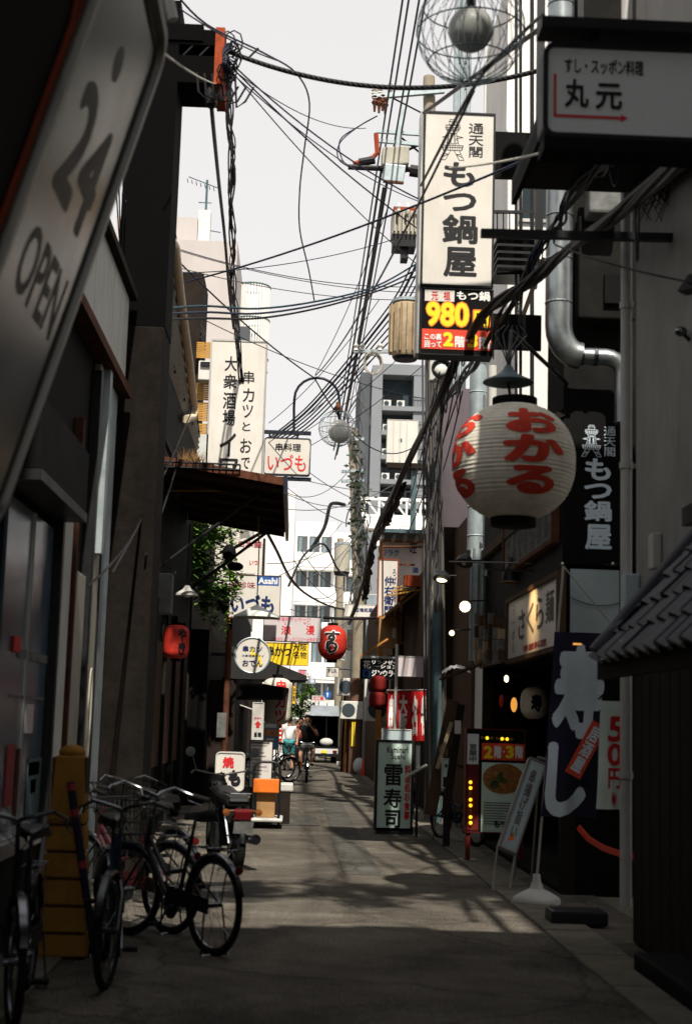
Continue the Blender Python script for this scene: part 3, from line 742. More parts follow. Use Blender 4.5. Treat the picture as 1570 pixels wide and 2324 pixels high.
# small tiled eave
te = thing('tiled_eave', 'dark blue grey tiled eave projecting from the near right shop', 'roof', (2.25, 8, 2.0))
EX0, EX1, EY0, EY1, EZ0, EZ1 = 1.90, 2.60, 4.2, 9.0, 2.02, 2.86
m = MB(); m.add([(EX0,EY0,EZ0-.06),(EX1,EY0,EZ1-.06),(EX1,EY1,EZ1-.06),(EX0,EY1,EZ0-.06),(EX0,EY0,EZ0-.10),(EX1,EY0,EZ1-.10),(EX1,EY1,EZ1-.10),(EX0,EY1,EZ0-.10)],
      [(0,1,2,3),(7,6,5,4),(0,4,5,1),(1,5,6,2),(2,6,7,3),(3,7,4,0)]); m.build('sheathing', 'dark_brown', te)
sd = Vector((EX1-EX0, 0, EZ1-EZ0)); sL = sd.length; sd.normalize(); sn = Vector((-sd.z, 0, sd.x))
def kawara():
    m = MB(); n = 6; rows = 5; tl = sL/rows*1.12; tw = 0.24
    for k in range(n+1):
        t = k/n; y = tw*(t-.5)*1.04; h = 0.028*math.cos(2*math.pi*t)+0.008
        m.v += [Vector((0,y,0))+sn*(h+.02), sd*tl+Vector((0,y,0))+sn*(h-.006), Vector((0,y,0))+sn*(h-.012), ]
    for k in range(n): m.f += [(3*k,3*k+3,3*k+4,3*k+1),(3*k,3*k+2,3*k+5,3*k+3)]
    return m
proto = None; rows = 5
for j in range(rows):
    for k in range(20):
        pos = Vector((EX0-.03, EY1-.12-k*.24, EZ0-.045))+sd*(sL*j/rows)+sn*(.012)
        if proto is None:
            mk = kawara(); mk.v = [v+Vector((2.25,8,2.0)) for v in mk.v]
            proto = mk.build('tile', 'roof_tile', te, smooth=True); c = proto
        else: c = proto.copy(); COL.objects.link(c); c.parent = te
        c.location = pos-Vector((2.25,8,2.0))+Vector((random.uniform(-.006,.006),random.uniform(-.005,.005),random.uniform(-.004,.004)))
m = MB(); m.tube([Vector((EX0,EY1+.0,EZ0))+sn*.03, Vector((EX1,EY1,EZ1))+sn*.03], .055, 10); m.build('verge_tile', 'roof_tile', te, smooth=True)
m = MB(); m.box(EX0-.01, EX0+.03, EY0, EY1+.04, EZ0-.15, EZ0-.03); m.build('fascia', 'dark_brown', te)
for k in range(9):
    y = 8.9-k*.5; m = MB(); m.beam((EX0+.03,y,EZ0-.13),(EX1,y,EZ1-.13),.05,.055); m.build('rafter', 'brown_board', te)
m = MB(); m.box(RX-.10, RX+.0-.004, 4.2, 9.3, 2.9, 3.02); m.build('flashing', 'black_steel', te)

wa = thing('added_shade_awning', 'dark awning added behind the arrow sign to shade the big lantern', 'awning', (2.2, 10.2, 5.8))  # added to shade the big lantern, mostly hidden by the box sign
m = MB(); m.box(1.60, 2.597, 9.3, 11.05, 5.86, 5.93); m.build('sheet', 'roof_dark', wa)
m = MB(); m.box(1.60, 1.64, 9.3, 11.05, 5.72, 5.858); m.build('added_valance', 'black_wall', wa)
# second right building: low shop with tall dark flue wall
R2 = 2.58
rb2 = thing('shop_building', 'dark noodle shop under the big white paper lantern with open black front', 'building', (5, 17, 0))
m = MB(); m.box(R2, 8, 14.0, 20.0, 2.35, 4.55); m.build('clad_wall', 'black_wall', rb2)
m = MB(); m.box(4.2, 8, 14.1, 20.0, 0, 2.345); m.build('partition_wall', 'black_wall', rb2)
m = MB(); m.box(R2+.1, 4.19, 19.7, 19.84, 0, 2.345); m.build('shop_partition', 'black_wall', rb2)
m = MB(); m.box(R2, 4.19, 14.2, 19.69, 0, .06); m.build('floor_slab', 'soot_wall', rb2)
m = MB(); m.box(R2, 8, 14.0, 14.95, 4.554, 10.2); m.build('flue_wall', 'soot_wall', rb2)
m = MB(); m.box(R2+.15, 3.5, 14.0, 14.1, 0, 2.345); m.build('return_wall', 'black_wall', rb2)
m = MB(); m.box(R2, R2+.14, 13.98, 14.12, 0, 2.345); m.build('post', 'dark_brown', rb2)
m = MB(); m.box(R2, R2+.12, 19.85, 19.98, 0, 2.345); m.build('post', 'dark_brown', rb2)
m = MB(); m.beam((R2-.45,13.9,4.35),(R2-.45,16.5,4.35),.10,.10); m.add([(R2-.5,13.9,4.42),(R2,13.9,4.72),(R2,16.5,4.72),(R2-.5,16.5,4.42),(R2-.5,13.9,4.36),(R2,13.9,4.64),(R2,16.5,4.64),(R2-.5,16.5,4.36)],[(0,1,2,3),(7,6,5,4),(0,4,5,1),(1,5,6,2),(2,6,7,3),(3,7,4,0)])
m.build('eave', 'dark_brown', rb2)
m = MB(); m.box(R2-.06,R2-.003,14.05,19.9,2.36,2.56); m.box(R2-.07,R2-.003,14.05,19.9,3.86,3.98); m.build('lintel', 'brown_board', rb2)
# grilles/dark equipment on flue wall
a = rect(1305, 505, 1432, 735, 13.97)
m = MB(); m.box(a[0],a[1],13.78,13.995,a[2],a[3]); m.build('duct_housing', 'soot_wall', rb2, bevel=.02)
a = rect(1370, 625, 1412, 690, 13.77)
m = MB(); m.box(a[0],a[1],13.73,13.779,a[2],a[3]); m.build('vent', 'black_wall', rb2)
a = rect(1190, 540, 1243, 745, 14.2)

# white building and pinkish wall further along
rb3 = building('house', 'white rendered building behind the black fire escape stairs', 2.95, 9, 21.0, 23.8, 13.2, 'white_wall')
m = MB(); m.box(2.9, 9, 23.804, 26.8, 0, 5.2); m.build('annex_wall', 'brown_board', rb3)
m = MB(); m.box(2.86, 4.5, 20.6, 20.995, 0, 4.9); m.build('dark_front', 'dark_brown', rb3)
window_y(rb3, 3.15, 3.75, 9.2, 10.4, 21.0)
rb4 = building('house', 'narrow pinkish white house behind the wrapped utility pole', 2.5, 8, 27.0, 28.2, at(1010,880,27).z, 'pink_wall', z0=5.3)
m = MB(); m.box(2.47, 8, 26.95, 28.2, 0, 5.296); m.build('timber_front', 'dark_brown', rb4)
m = MB(); m.box(2.45, 8, 28.204, 33.0, 0, 4.6); m.build('annex_wall', 'brown_board', rb4)
rb5 = building('shop_building', 'low brown shop with orange timber frame under the red roof edge', 2.2, 8, 33.2, 45.0, 4.9, 'brown_board')
m = MB(); m.box(2.05, 2.19, 33.25, 44.9, 3.0, 3.15); m.build('timber_rail', 'orange_wood', rb5)
window_y(rb5, 2.35, 3.0, 3.4, 4.5, 33.2, frame='orange_wood')
rb6 = building('house', 'pale blue grey sided house beyond the red lantern', 2.15, 8, 45.2, 58, 5.6, 'blue_siding')
m = MB()
for k in range(5): m.box(2.10, 2.147, 45.6+k*2.4, 46.9+k*2.4, 2.8, 4.2)
m.build('shutter', 'steel_blue', rb6)
rb7 = building('house', 'dull white house at the far right end of the alley', 2.3, 9, 58.3, 74, 6.8, 'cream_wall')
lb9 = building('house', 'pale house at the far left end of the alley', -9, -1.6, 70.5, 79, 5.5, 'cream_wall')
lb4b = building('shop_building', 'small dark shop beside the parked bicycles on the left', -7, -1.35, 50.5, 59.5, 4.2, 'dark_brown')
window_x(lb4b, 52, 54, 1.0, 2.2, -1.35, 1, pane='window_pale')

# far end: white blocks with balconies, the grey tower, footbridge
def far_block(name, label, x0, x1, y, z1, fh, nb, wall, x_split=None):
    t = building(name, label, x0, x1, y, y+12, z1, wall)
    n = int(z1/fh)
    for k in range(n):
        z = z1-1.0-k*fh
        if z-fh < 0: break
        for j in range(nb):
            a = x0+.15+(x1-x0-.3)*j/nb; b = x0+.15+(x1-x0-.3)*(j+1)/nb-.15
            m = MB(); m.box(a, b, y-.06, y-.004, z-1.5, z-.1); w = m.build('window', 'apartment_side', t)
            m = MB(); m.box(a+.1, a+(b-a)*.45, y-.10, y-.062, z-1.45, z-.2); m.build('pane', 'window_pale', w)
        m = MB(); m.box(x0, x1, y-1.3, y-.004, z-2.55, z-1.45); m.box(x0, x1, y-1.3, y-.004, z-2.75, z-2.60); m.build('balcony', wall, t)
    return t
far_block('apartment_building', 'far white apartment block with long balconies behind the street lamp', at(668,1300,108).x, at(760,1300,108).x, 108, at(715,1185,108).z, 2.6, 3, 'apartment_white')
far_block('apartment_building', 'far cream apartment block behind the transformer pole', at(752,1300,122).x, at(822,1300,122).x, 122, at(790,1210,122).z, 2.7, 2, 'apartment_white')
far_block('apartment_building', 'far pale block closing the view below the red lantern', at(640,1500,95).x, at(800,1500,95).x, 95, at(700,1420,95).z, 2.4, 5, 'apartment_white')
# grey tower with recessed balconies
TY = 165.0
def tx(px): return at(px, 1100, TY).x
tz = lambda py: at(900, py, TY).z
tw = thing('apartment_tower', 'tall grey apartment tower with recessed balconies behind the wires', 'building', (tx(900), TY+8, 0))
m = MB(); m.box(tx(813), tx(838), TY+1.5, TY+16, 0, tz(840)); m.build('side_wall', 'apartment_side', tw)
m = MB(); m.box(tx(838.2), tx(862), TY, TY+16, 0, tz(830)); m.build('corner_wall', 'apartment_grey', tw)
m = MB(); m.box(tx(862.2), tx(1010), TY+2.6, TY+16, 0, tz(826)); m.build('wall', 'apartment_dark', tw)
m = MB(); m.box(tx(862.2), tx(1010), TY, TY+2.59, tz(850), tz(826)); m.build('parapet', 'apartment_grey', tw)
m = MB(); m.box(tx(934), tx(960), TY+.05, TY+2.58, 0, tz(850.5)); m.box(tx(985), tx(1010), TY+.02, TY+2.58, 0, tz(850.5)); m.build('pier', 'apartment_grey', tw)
acp = None
for k in range(16):
    zf = tz(922+55.5*k)
    if zf < 1: break
    m = MB(); m.box(tx(862.2), tx(984), TY-.25, TY+2.58, zf-.55, zf); m.build('balcony_slab', 'apartment_grey', tw)
    for (p0_, p1_, mt) in ((864,869,'window_pale'),(913,926,'window_pale'),(870,912,'window_dark')):
        m = MB(); m.box(tx(p0_), tx(p1_), TY+2.50, TY+2.595, zf+.1, zf+1.9); m.build('window', mt, tw)
    m = MB()
    for q in range(12): m.box(tx(936)+q*.35, tx(936)+q*.35+.05, TY-.2, TY-.15, zf, zf+1.05)
    m.box(tx(934), tx(984), TY-.2, TY-.13, zf+1.05, zf+1.12); m.build('railing', 'apartment_side', tw)
    for q, pxx in enumerate((874, 905)):
        if k > 4 and q: continue
        if acp is None:
            m = MB(); x = tx(pxx); m.box(x-.45, x+.45, TY+.3, TY+.7, zf+.004, zf+.80)
            acp = tag(thing('air_conditioner', 'lane-side white air conditioner on grey tower balcony, floor one from the roof', 'air conditioner', (x, TY+.5, zf), 'air conditioners on the grey tower'))
            m.build('casing', 'ac_white', acp)
            m = MB(); m.lathe([(.30,0),(.30,.03),(.12,.04),(0,.04)], (x-.08,TY+.298,zf+.4), 16, (0,-1,0)); m.build('fan', 'apartment_dark', acp)
            base_ac = (x, TY+.5, zf)
        else:
            c = copy_tree(acp); c.location = (tx(pxx), TY+.5, zf); c['label'] = ('lane-side' if q == 0 else 'wall-side')+' white air conditioner on grey tower balcony, floor '+('one','two','three','four','five','six','seven','eight','nine','ten','eleven','twelve','thirteen','fourteen','fifteen','sixteen')[k]+' from the roof'
# white truss footbridge
fb = thing('truss_footbridge', 'white steel truss footbridge across the far end of the alley', 'footbridge', (at(880,1190,76).x, 76, 0))
def fp(px, py): return at(px, py, 76.0)
m = MB()
xa, xb = fp(798,1140).x, fp(985,1140).x; zt_, zb_ = fp(880,1133).z, fp(880,1172).z; zc_ = fp(880,1192).z
for z in (zt_, zb_): m.beam((xa,76,z),(xb,76,z),.16,.16)
n = 6
for k in range(n+1):
    x = xa+(xb-xa)*k/n; m.beam((x,76.0,zb_),(x,76.0,zt_),.11,.11,(0,1,0))
    if k < n:
        x2 = xa+(xb-xa)*(k+1)/n; m.beam((x,76.05,zt_),(x2,76.05,zb_),.09,.09,(0,1,0))
m.build('truss', 'apartment_white', fb)
m = MB(); m.box(xa,xb,75.9,77.5,zc_-.2,zb_-.1); m.build('deck', 'apartment_white', fb)
m = MB(); m.bar((xa+.6,77,0),(xa+.6,77,zc_-.2),.15); m.bar((xb-.6,77,0),(xb-.6,77,zc_-.2),.15); m.build('column', 'apartment_white', fb)
# ================================================================ POLES, LINES, CABLES
def cat_pts(p, q, sag, n=18):
    return [p.lerp(q, i/n)-Vector((0,0,4*sag*(i/n)*(1-i/n))) for i in range(n+1)]
def wire(label, p, q, sag=0.1, r=0.012, m='cable_black', group=None, name='overhead_cable', n=18, cat='cable'):
    b = MB(); b.tube(cat_pts(Vector(p), Vector(q), sag, n), r, 5)
    return tag(b.build(name, m), label, cat, group)
def poly_wire(label, pts, r=0.012, m='cable_black', group=None, name='overhead_cable', cat='cable', sub=5):
    pts = [Vector(p) for p in pts]; out = []
    for i in range(len(pts)-1):                          # Catmull-Rom
        a, b, c, d = pts[max(i-1,0)], pts[i], pts[i+1], pts[min(i+2,len(pts)-1)]
        for k in range(sub):
            t = k/sub; out.append(0.5*((2*b)+(c-a)*t+(2*a-5*b+4*c-d)*t*t+(3*b-a-3*c+d)*t**3))
    out.append(pts[-1]); mb = MB(); mb.tube(out, r, 5)
    return tag(mb.build(name, m), label, cat, group)
def A(px, py, Y): return at(px, py, Y)
def bundle(label, path, R0, n, r, mats, name='cable_bundle', jit=0.05, loose=0):
    """one thick run of many cables lashed together, with sagging strays"""
    t = thing(name, label, 'cable bundle', tuple(path[0]))
    for k in range(n):
        ph = random.uniform(0, 6.28); rad = R0*random.uniform(.2, 1); tw = random.uniform(.6, 1.6)
        pts = []; N = 44
        for i in range(N+1):
            f = i/N*(len(path)-1); j = min(int(f), len(path)-2); a, b, c, d = path[max(j-1,0)], path[j], path[j+1], path[min(j+2,len(path)-1)]; u_ = f-j
            p = 0.5*((2*b)+(c-a)*u_+(2*a-5*b+4*c-d)*u_*u_+(3*b-a-3*c+d)*u_**3)
            an = ph+tw*i*.5
            pts.append(p+Vector((math.cos(an)*rad, 0, math.sin(an)*rad))+Vector((0,0,-random.uniform(0,jit)*.3)))
        m = MB(); m.tube(pts, r*random.uniform(.7,1.3), 5, caps=False); m.build('strand', mats[k % len(mats)], t)
    for k in range(loose):
        f = random.uniform(.05, .85)*(len(path)-1); j = int(f); p = path[j].lerp(path[j+1], f-j); q = path[j].lerp(path[j+1], min(1,f-j+random.uniform(.1,.3)))
        m = MB(); m.tube(cat_pts(p, q, random.uniform(.1,.45), 10), r*.5, 4, caps=False); m.build('stray_wire', 'cable_black', t)
    return t

# -- main concrete pole behind the tall lit sign
PA = 24.0
pa_x = A(973, 200, PA).x
upo = thing('utility_pole', 'concrete utility pole standing behind the tall white and red sign', 'utility pole', (pa_x+.28, PA, 0))
zt = A(972, 170, PA).z; xb_ = A(987, 1750, PA).x
m = MB(); m.tube([(xb_, PA, 0), (xb_+.0, PA, 2.2), (pa_x, PA, zt-.12), (pa_x, PA, zt-.03), (pa_x, PA, zt)], [.17,.165,.105,.10,.05], 16); m.build('shaft', 'concrete_pole', upo, smooth=True)
def arm(px0, py0, px1, py1, Y, w=.08, mt='steel_pale', nm='crossarm', t=upo):
    m = MB(); m.beam(A(px0,py0,Y), A(px1,py1,Y), w, w); return m.build(nm, mt, t)
arm(846, 219, 1008, 205, PA-.16)
arm(855, 297, 960, 304, PA-.16, .06); arm(853, 318, 960, 328, PA-.16, .06)
def rod(px0, py0, px1, py1, Y, r=.015, mt='black_steel', nm='brace', t=upo):
    m = MB(); m.bar(A(px0,py0,Y), A(px1,py1,Y), r, 6); return m.build(nm, mt, t)
rod(892,222,956,255,PA-.12); rod(896,300,958,350,PA-.12,.018); rod(902,350,958,325,PA-.12,.022)
for px, py in ((849,214),(862,213),(885,208)):
    m = MB(); c = A(px, py, PA-.16); m.lathe([(.02,-.08),(.05,-.06),(.025,-.03),(.055,0),(.02,.03),(.04,.07),(0,.08)], c+Vector((0,0,.08)), 10); m.build('insulator', 'porcelain', upo, smooth=True)
for px, py in ((850,240),(860,243),(874,246),(868,238)):
    m = MB(); c = A(px, py, PA-.16); m.lathe([(.03,.2),(.06,.17),(.03,.12),(.06,.07),(.03,.02),(.02,-.1)], c, 10); m.build('dropper', 'rust_iron', upo, smooth=True)
# rusty angle bracket with cable joint
m = MB(); m.tube([A(853,302,PA-.3), A(856,346,PA-.3), A(846,357,PA-.3), A(802,372,PA-.3)], .045, 6); m.build('angle_bracket', 'red_oxide', upo)
m = MB(); m.tube([A(790,378,PA-.3), A(830,380,PA-.3), A(960,385,PA-.3)], .05, 8); m.tube([A(815,368,PA-.3), A(850,362,PA-.3)], .075, 8); m.tube([A(930,386,PA-.35), A(958,390,PA-.35)], .11, 8); m.build('cable_joint', 'cable_black', upo)
# switch box with a mast
sb = thing('pole_switch_box', 'grey switch box with a slanted perforated mast beside the pole', 'switch box', tuple(A(895,410,PA-.4)))
m = MB(); p, q = A(900,345,PA-.4), A(917,241,PA-.4); m.beam(p, q, .09, .04, (0,1,0)); m.build('mast', 'steel_pale', sb)
c = A(896,362,PA-.3); m = MB(); m.obox(c, (.23,0,.02), (0,.22,0), (0,0,.16)); m.build('casing', 'transformer_grey', sb, bevel=.02)
c = A(893,392,PA-.5); m = MB(); m.obox(c, (.18,0,-.01), (0,.17,.06), (0.02,0,.15)); m.build('meter_box', 'steel_pale', sb, bevel=.015)
c = c+Vector((0,-.01,-.17)); m = MB(); m.obox(c, (.17,0,-.01), (0,.16,.05), (0.0,0,.014)); m.build('base_plate', 'rust_iron', sb)
# box transformer
t1 = thing('box_transformer', 'ribbed box transformer with a red top hung on the pole left of the tall sign', 'transformer', tuple(A(915,565,PA-.4)))
a = rect(888, 486, 945, 540, PA-.5)
m = MB(); m.box(a[0],a[1],PA-.7,PA-.25,a[2],a[3]); m.build('casing', 'transformer_grey', t1, bevel=.02)
for k in range(6):
    x = a[0]+.04+k*(a[1]-a[0]-.08)/5; m = MB(); m.box(x-.012,x+.012,PA-.78,PA-.704,a[2]+.03,a[3]-.03); m.build('fin', 'transformer_grey', t1)
m = MB(); m.box(a[0]+.02,a[1]-.02,PA-.68,PA-.27,a[3]+.003,a[3]+.07); m.build('lid', 'red_oxide', t1)
b_ = rect(890, 540, 942, 566, PA-.5); m = MB(); m.box(b_[0],b_[1],PA-.69,PA-.26,b_[2],b_[3]-.003); m.box(b_[0]+.15,b_[1]-.12,PA-.6,PA-.3,b_[2]-.18,b_[2]-.003); m.build('base', 'black_steel', t1)
for k in range(3):
    x = a[0]+.1+k*.15; m = MB(); m.lathe([(.025,0),(.045,.05),(.02,.08),(.04,.12),(.012,.2)], (x,PA-.8,a[3]-.1), 8); m.build('bushing', 'porcelain', t1, smooth=True)
# drum transformer
t2 = thing('drum_transformer', 'rust streaked drum transformer under the tall sign left edge', 'transformer', tuple(A(918,815,PA-.4)))
a = rect(889, 690, 952, 812, PA-.5); cx, rr = (a[0]+a[1])/2, (a[1]-a[0])/2
m = MB(); m.lathe([(rr*.9,0),(rr,.04),(rr,a[3]-a[2]-.04),(rr*.9,a[3]-a[2])], (cx,PA-.55,a[2]), 24); m.build('drum', 'transformer_rust', t2, smooth=True)
for k in range(16):
    an = 2*math.pi*k/16; n_ = Vector((math.cos(an), math.sin(an), 0)); m = MB()
    m.obox(Vector((cx,PA-.55,(a[2]+a[3])/2))+n_*(rr+.03), n_*.03, Vector((-n_.y,n_.x,0))*.008, (0,0,(a[3]-a[2])*.44)); m.build('cooling_fin', 'transformer_rust', t2)
m = MB(); m.lathe([(rr*1.05,0),(rr*1.05,.05),(0,.06)], (cx,PA-.55,a[3]+.002), 20); m.build('lid', 'steel_pale', t2)
m = MB(); m.lathe([(rr*.8,0),(rr*.95,.05)], (cx,PA-.55,a[2]-.054), 20); m.build('foot', 'black_steel', t2)
arm(803, 797, 905, 797, PA-.5, .06, 'steel_pale', 'crossarm')
for px in (808, 822, 862):
    m = MB(); m.lathe([(.02,-.07),(.05,-.04),(.03,0),(.05,.04),(.02,.08)], A(px,790,PA-.5), 10); m.build('insulator', 'porcelain', upo, smooth=True)
m = MB()
for k in range(3): m.tube([A(846,826,PA-.6)+Vector((.13*math.cos(q*.5236)*(1+.1*k),-.04*k,.16*math.sin(q*.5236)*(1+.12*k))) for q in range(12)], .014, 5, closed=True)
m.build('cable_coil', 'transformer_grey', upo)
# tangle of wiring down the pole
m = MB()
for k in range(22):
    z = random.uniform(2.5, 9.0); x = xb_+(pa_x-xb_)*z/zt; x0_ = random.uniform(-.2,.2); ph = random.uniform(0,6); A_ = random.uniform(.03,.14)
    m.tube([Vector((x+x0_*(1-i/8)+A_*math.sin(ph+i*.7), PA-.22-.05*math.cos(ph+i), z+.2*i)) for i in range(9)], random.choice((.008,.012,.016)), 4)
for k in range(7): m.tube([(xb_-.15+.05*k+random.uniform(-.02,.02)+(pa_x-xb_)*z/zt, PA-.17, z) for z in (0.2,2,4,6,8.4)], .018, 5)
tag(m.build('wire_tangle', 'cable_grey', upo), kind='stuff')
m = MB(); m.bar((xb_+.02,PA-.3,0),(xb_-.05,PA-.3,3.4),.075,12); m.build('cable_guard', 'steel_blue', upo, smooth=True)
tw_ = thing('white_lamp_box', 'white box with a round black rimmed spotlight under the red price sign', 'spotlight', tuple(A(1000,850,22.5)))
a = rect(975, 822, 1026, 850, 22.5); m = MB(); m.box(a[0],a[1],22.5,22.7,a[2]-.1,a[3]+.05); m.build('box', 'plastic_white', tw_, bevel=.02)
c = A(999,839,22.4); m = MB(); m.lathe([(.07,0),(.15,.1),(.17,.12),(.15,.13),(.12,.06)], c, 20, (.1,-1,-.1)); m.build('rim', 'black_steel', tw_, smooth=True)
m = MB(); m.ball(c+Vector((0,-.06,0)), .11, 14, (1,.4,1)); m.build('lens', 'globe_white', tw_, smooth=True)

# -- far pole wrapped in cables
PB = 46.0
pb = thing('utility_pole', 'far utility pole wrapped in cables and creeper beyond the sign board', 'utility pole', (A(808,1745,PB).x, PB, 0))
xt, xb2, ztB = A(800,975,PB).x, A(806,1745,PB).x, A(800,972,PB).z
m = MB(); m.tube([(xb2,PB,0),(xb2,PB,5.2),(xt,PB,ztB)], [.23,.21,.15], 14); m.build('shaft', 'concrete_pole', pb, smooth=True)
m = MB(); m.tube([(xb2,PB-.002,.02),(xb2,PB-.002,3.0)], [.236,.225], 14); m.build('sleeve', 'pole_brown', pb, smooth=True)
for k in (0, 1):
    a = rect(798+k*5, 1637, 801+k*5, 1694, PB-.25); m = MB(); m.box(a[0],a[1],PB-.26,PB-.24,a[2],a[3]); m.build('hazard_stripe', 'ink_yellow', pb)
for py in (998, 1070, 1092): 
    m = MB(); m.beam(A(774,py,PB-.2), A(826,py-2,PB-.2), .09,.09); m.build('crossarm', 'steel_pale', pb)
m = MB()
for k in range(34):
    z = random.uniform(4.5, 11.5); x = xb2+(xt-xb2)*max(0,(z-5))/8; x0_ = random.uniform(-.35,.35); ph = random.uniform(0,6); A_ = random.uniform(.04,.22)
    m.tube([Vector((x+x0_*(1-i/9)+A_*math.sin(ph+i*.8), PB-.26-.06*math.cos(ph+i), z+.22*i)) for i in range(9)], random.choice((.015,.02,.03)), 4)
tag(m.build('wire_tangle', 'cable_grey', pb), kind='stuff')
m = MB()
for k in range(220):
    z = random.gauss(8.6, 1.0); x = xb2+(xt-xb2)*max(0,(z-5))/8; c = Vector((x+random.gauss(0,.16), PB-.25+random.gauss(0,.15), z)); u1 = Vector((random.uniform(-1,1),random.uniform(-1,1),random.uniform(-1,1))).normalized(); u2,u3 = frame_of(u1); s = random.uniform(.05,.11)
    m.add([c-u2*s, c+u3*s*.6, c+u2*s, c-u3*s*.6], [(0,1,2,3)])
tag(m.build('creeper', 'leaf_dark', pb), kind='stuff')
t3 = thing('drum_transformer', 'plain grey drum transformer on the far wrapped pole', 'transformer', tuple(A(776,1300,PB-.7)))
a = rect(758, 1238, 794, 1298, PB-.7); cx, rr = (a[0]+a[1])/2, (a[1]-a[0])/2
m = MB(); m.lathe([(rr,0),(rr,a[3]-a[2])], (cx,PB-.7,a[2]), 20); m.build('drum', 'transformer_grey', t3, smooth=True)
m = MB(); m.lathe([(rr*.85,-.12),(rr*1.02,-.002)], (cx,PB-.7,a[2]), 20); m.build('foot', 'black_steel', t3)
m = MB(); m.lathe([(rr*1.03,.002),(rr*1.03,.08),(0,.1)], (cx,PB-.7,a[3]), 20); m.build('lid', 'steel_pale', t3)
# third, farther pole and a flag post behind
pc = thing('utility_pole', 'pale farther utility pole seen under the red lantern', 'utility pole', (A(768,1650,62).x,62,0))
m = MB(); m.bar((A(768,1650,62).x,62,0),(A(764,1500,62).x,62,9.5),.19,12,.14); m.build('shaft', 'concrete_pole', pc, smooth=True)

# -- twin steel posts high behind the cage lamp
sp_ = thing('steel_sign_mast', 'pale blue steel lattice mast behind the near cage lamp', 'mast', (A(1050,300,27.5).x,27.5,0))
m = MB()
for px in (1034, 1048, 1062): m.bar((A(px,240,27.5).x,27.5,5),(A(px,240,27.5).x,27.5,A(px,-90,27.5).z),.055,8)
m.build('upright', 'steel_pale', sp_)
m = MB()
for k in range(14):
    z = 10.5+.55*k; m.beam((A(1030,240,27.5).x,27.5,z),(A(1066,240,27.5).x,27.5,z+.0),.06,.05)
m.build('rung', 'steel_blue', sp_)

# -- high power lines running straight along the alley
for k, X in enumerate((1.22, 1.30, 1.44, 1.52)):
    wire(('leftmost','second from left','third from left','rightmost')[k]+' of the four high power lines running along the alley over the crossarm', (X, 3, 12.2-.05*k), (X-.05, PB-.2, 12.0-.08*k), .25, .017, 'cable_navy', 'high power lines', 'power_line', 30, 'power line')
for k, (X, z) in enumerate(((1.17,11.0),(1.22,10.7),(1.28,10.85))):
    wire(('left','middle','right')[k]+' of three thick lower lines leaving the rusty angle bracket along the alley', (X, PA-.3, z), (X-.2, PB-.2, z-.7), .35, .024, 'cable_black', 'lower power lines', 'power_line', 24, 'power line')
for k in range(2):
    c0 = A(845,395-4*k,PA-.3)
    poly_wire('thin looped jumper wire curling left of the rusty bracket', [A(856,262,PA-.2), A(815,285,PA-.2), A(772,322-6*k,PA-.2), A(768+8*k,360,PA-.2), A(800,382,PA-.25)], .012, 'cable_navy', 'looped jumper wires', cat='wire')

# -- cables off the red-ended beam
BE = 14.3
wire('thick black catenary cable slung from the red ended beam to the right sign', A(508,112,BE), A(1228,158,BE-.3), .30, .027, 'cable_black', n=30)
m = MB(); pts = cat_pts(A(508,112,BE), A(1228,158,BE-.3), .30, 60)
for i in range(60):
    p = pts[i]+Vector((0,-.036,0)); d = (pts[i+1]-pts[i]).normalized(); m.bar(p-d*.03+Vector((0,.008,.018)), p+d*.03-Vector((0,-.008,.018)), .003, 4)
tag(m.build('cable_lashing', 'cable_grey'), 'spiral lashing wire wound round the thick catenary cable', 'wire')
bundle('bundle of drop cables hanging from the red ended beam to the tall white sign', [A(518,105,BE), A(516,160,BE), A(524,300,BE+2.5), A(527,480,BE+5.5), A(529,640,BE+8), A(542,790,25.5), A(556,1000,26.4)], .055, 8, .011, ['cable_black','cable_navy'])
m = MB()
for k in range(18):
    c = A(517,130,BE)+Vector((random.uniform(-.06,.06),random.uniform(-.1,.05),random.uniform(-.22,.22))); rr = random.uniform(.03,.1)
    m.tube([c+Vector((rr*math.cos(q*.7854),random.uniform(-.02,.02),rr*1.3*math.sin(q*.7854))) for q in range(8)], .008, 4, closed=True)
tag(m.build('wire_knot', 'cable_black'), 'tangled knot of wires at the end of the red ended beam', 'wires')
poly_wire('single dark service cable dropping from the cable terminal to the white vertical sign', [A(480,244,14.4), A(484,290,15), A(497,420,18), A(510,540,21), A(520,660,23.5), A(530,745,25)], .024, 'cable_black')
poly_wire('loose thin wire wandering down through the open sky', [A(395,-20,13), A(470,55,13.6), A(600,120,15), A(672,165,16), A(702,232,17), A(690,340,18), A(680,430,19), A(680,520,20), A(700,610,21), A(713,682,22)], .011, 'cable_navy')
wire('thin wire from the beam knot down to the boxed spotlight on the right', A(520,138,BE), A(1082,505,16), .22, .009, 'cable_navy')
wire('thin wire from the beam knot crossing low to the white tower sign', A(524,150,BE), A(1002,556,16), .10, .009, 'cable_navy')
wire('thin wire fanning from the beam end up past the cage lamp', A(410,20,13), A(640,140,15.2), .05, .008, 'cable_navy')
wire('faint grey wire sagging from the beam to the angle bracket', A(520,150,BE), A(830,290,22), .2, .007, 'cable_grey')
wire('taut wire rising from the left drain pipe across the sky to the near right sign', A(385,648,20), A(1245,338,12.5), .12, .013, 'cable_navy')
wire('pale dusty wire stretched from the leaning signboard past the pillar', A(345,100,7), A(490,190,14.5), .03, .008, 'transformer_grey')
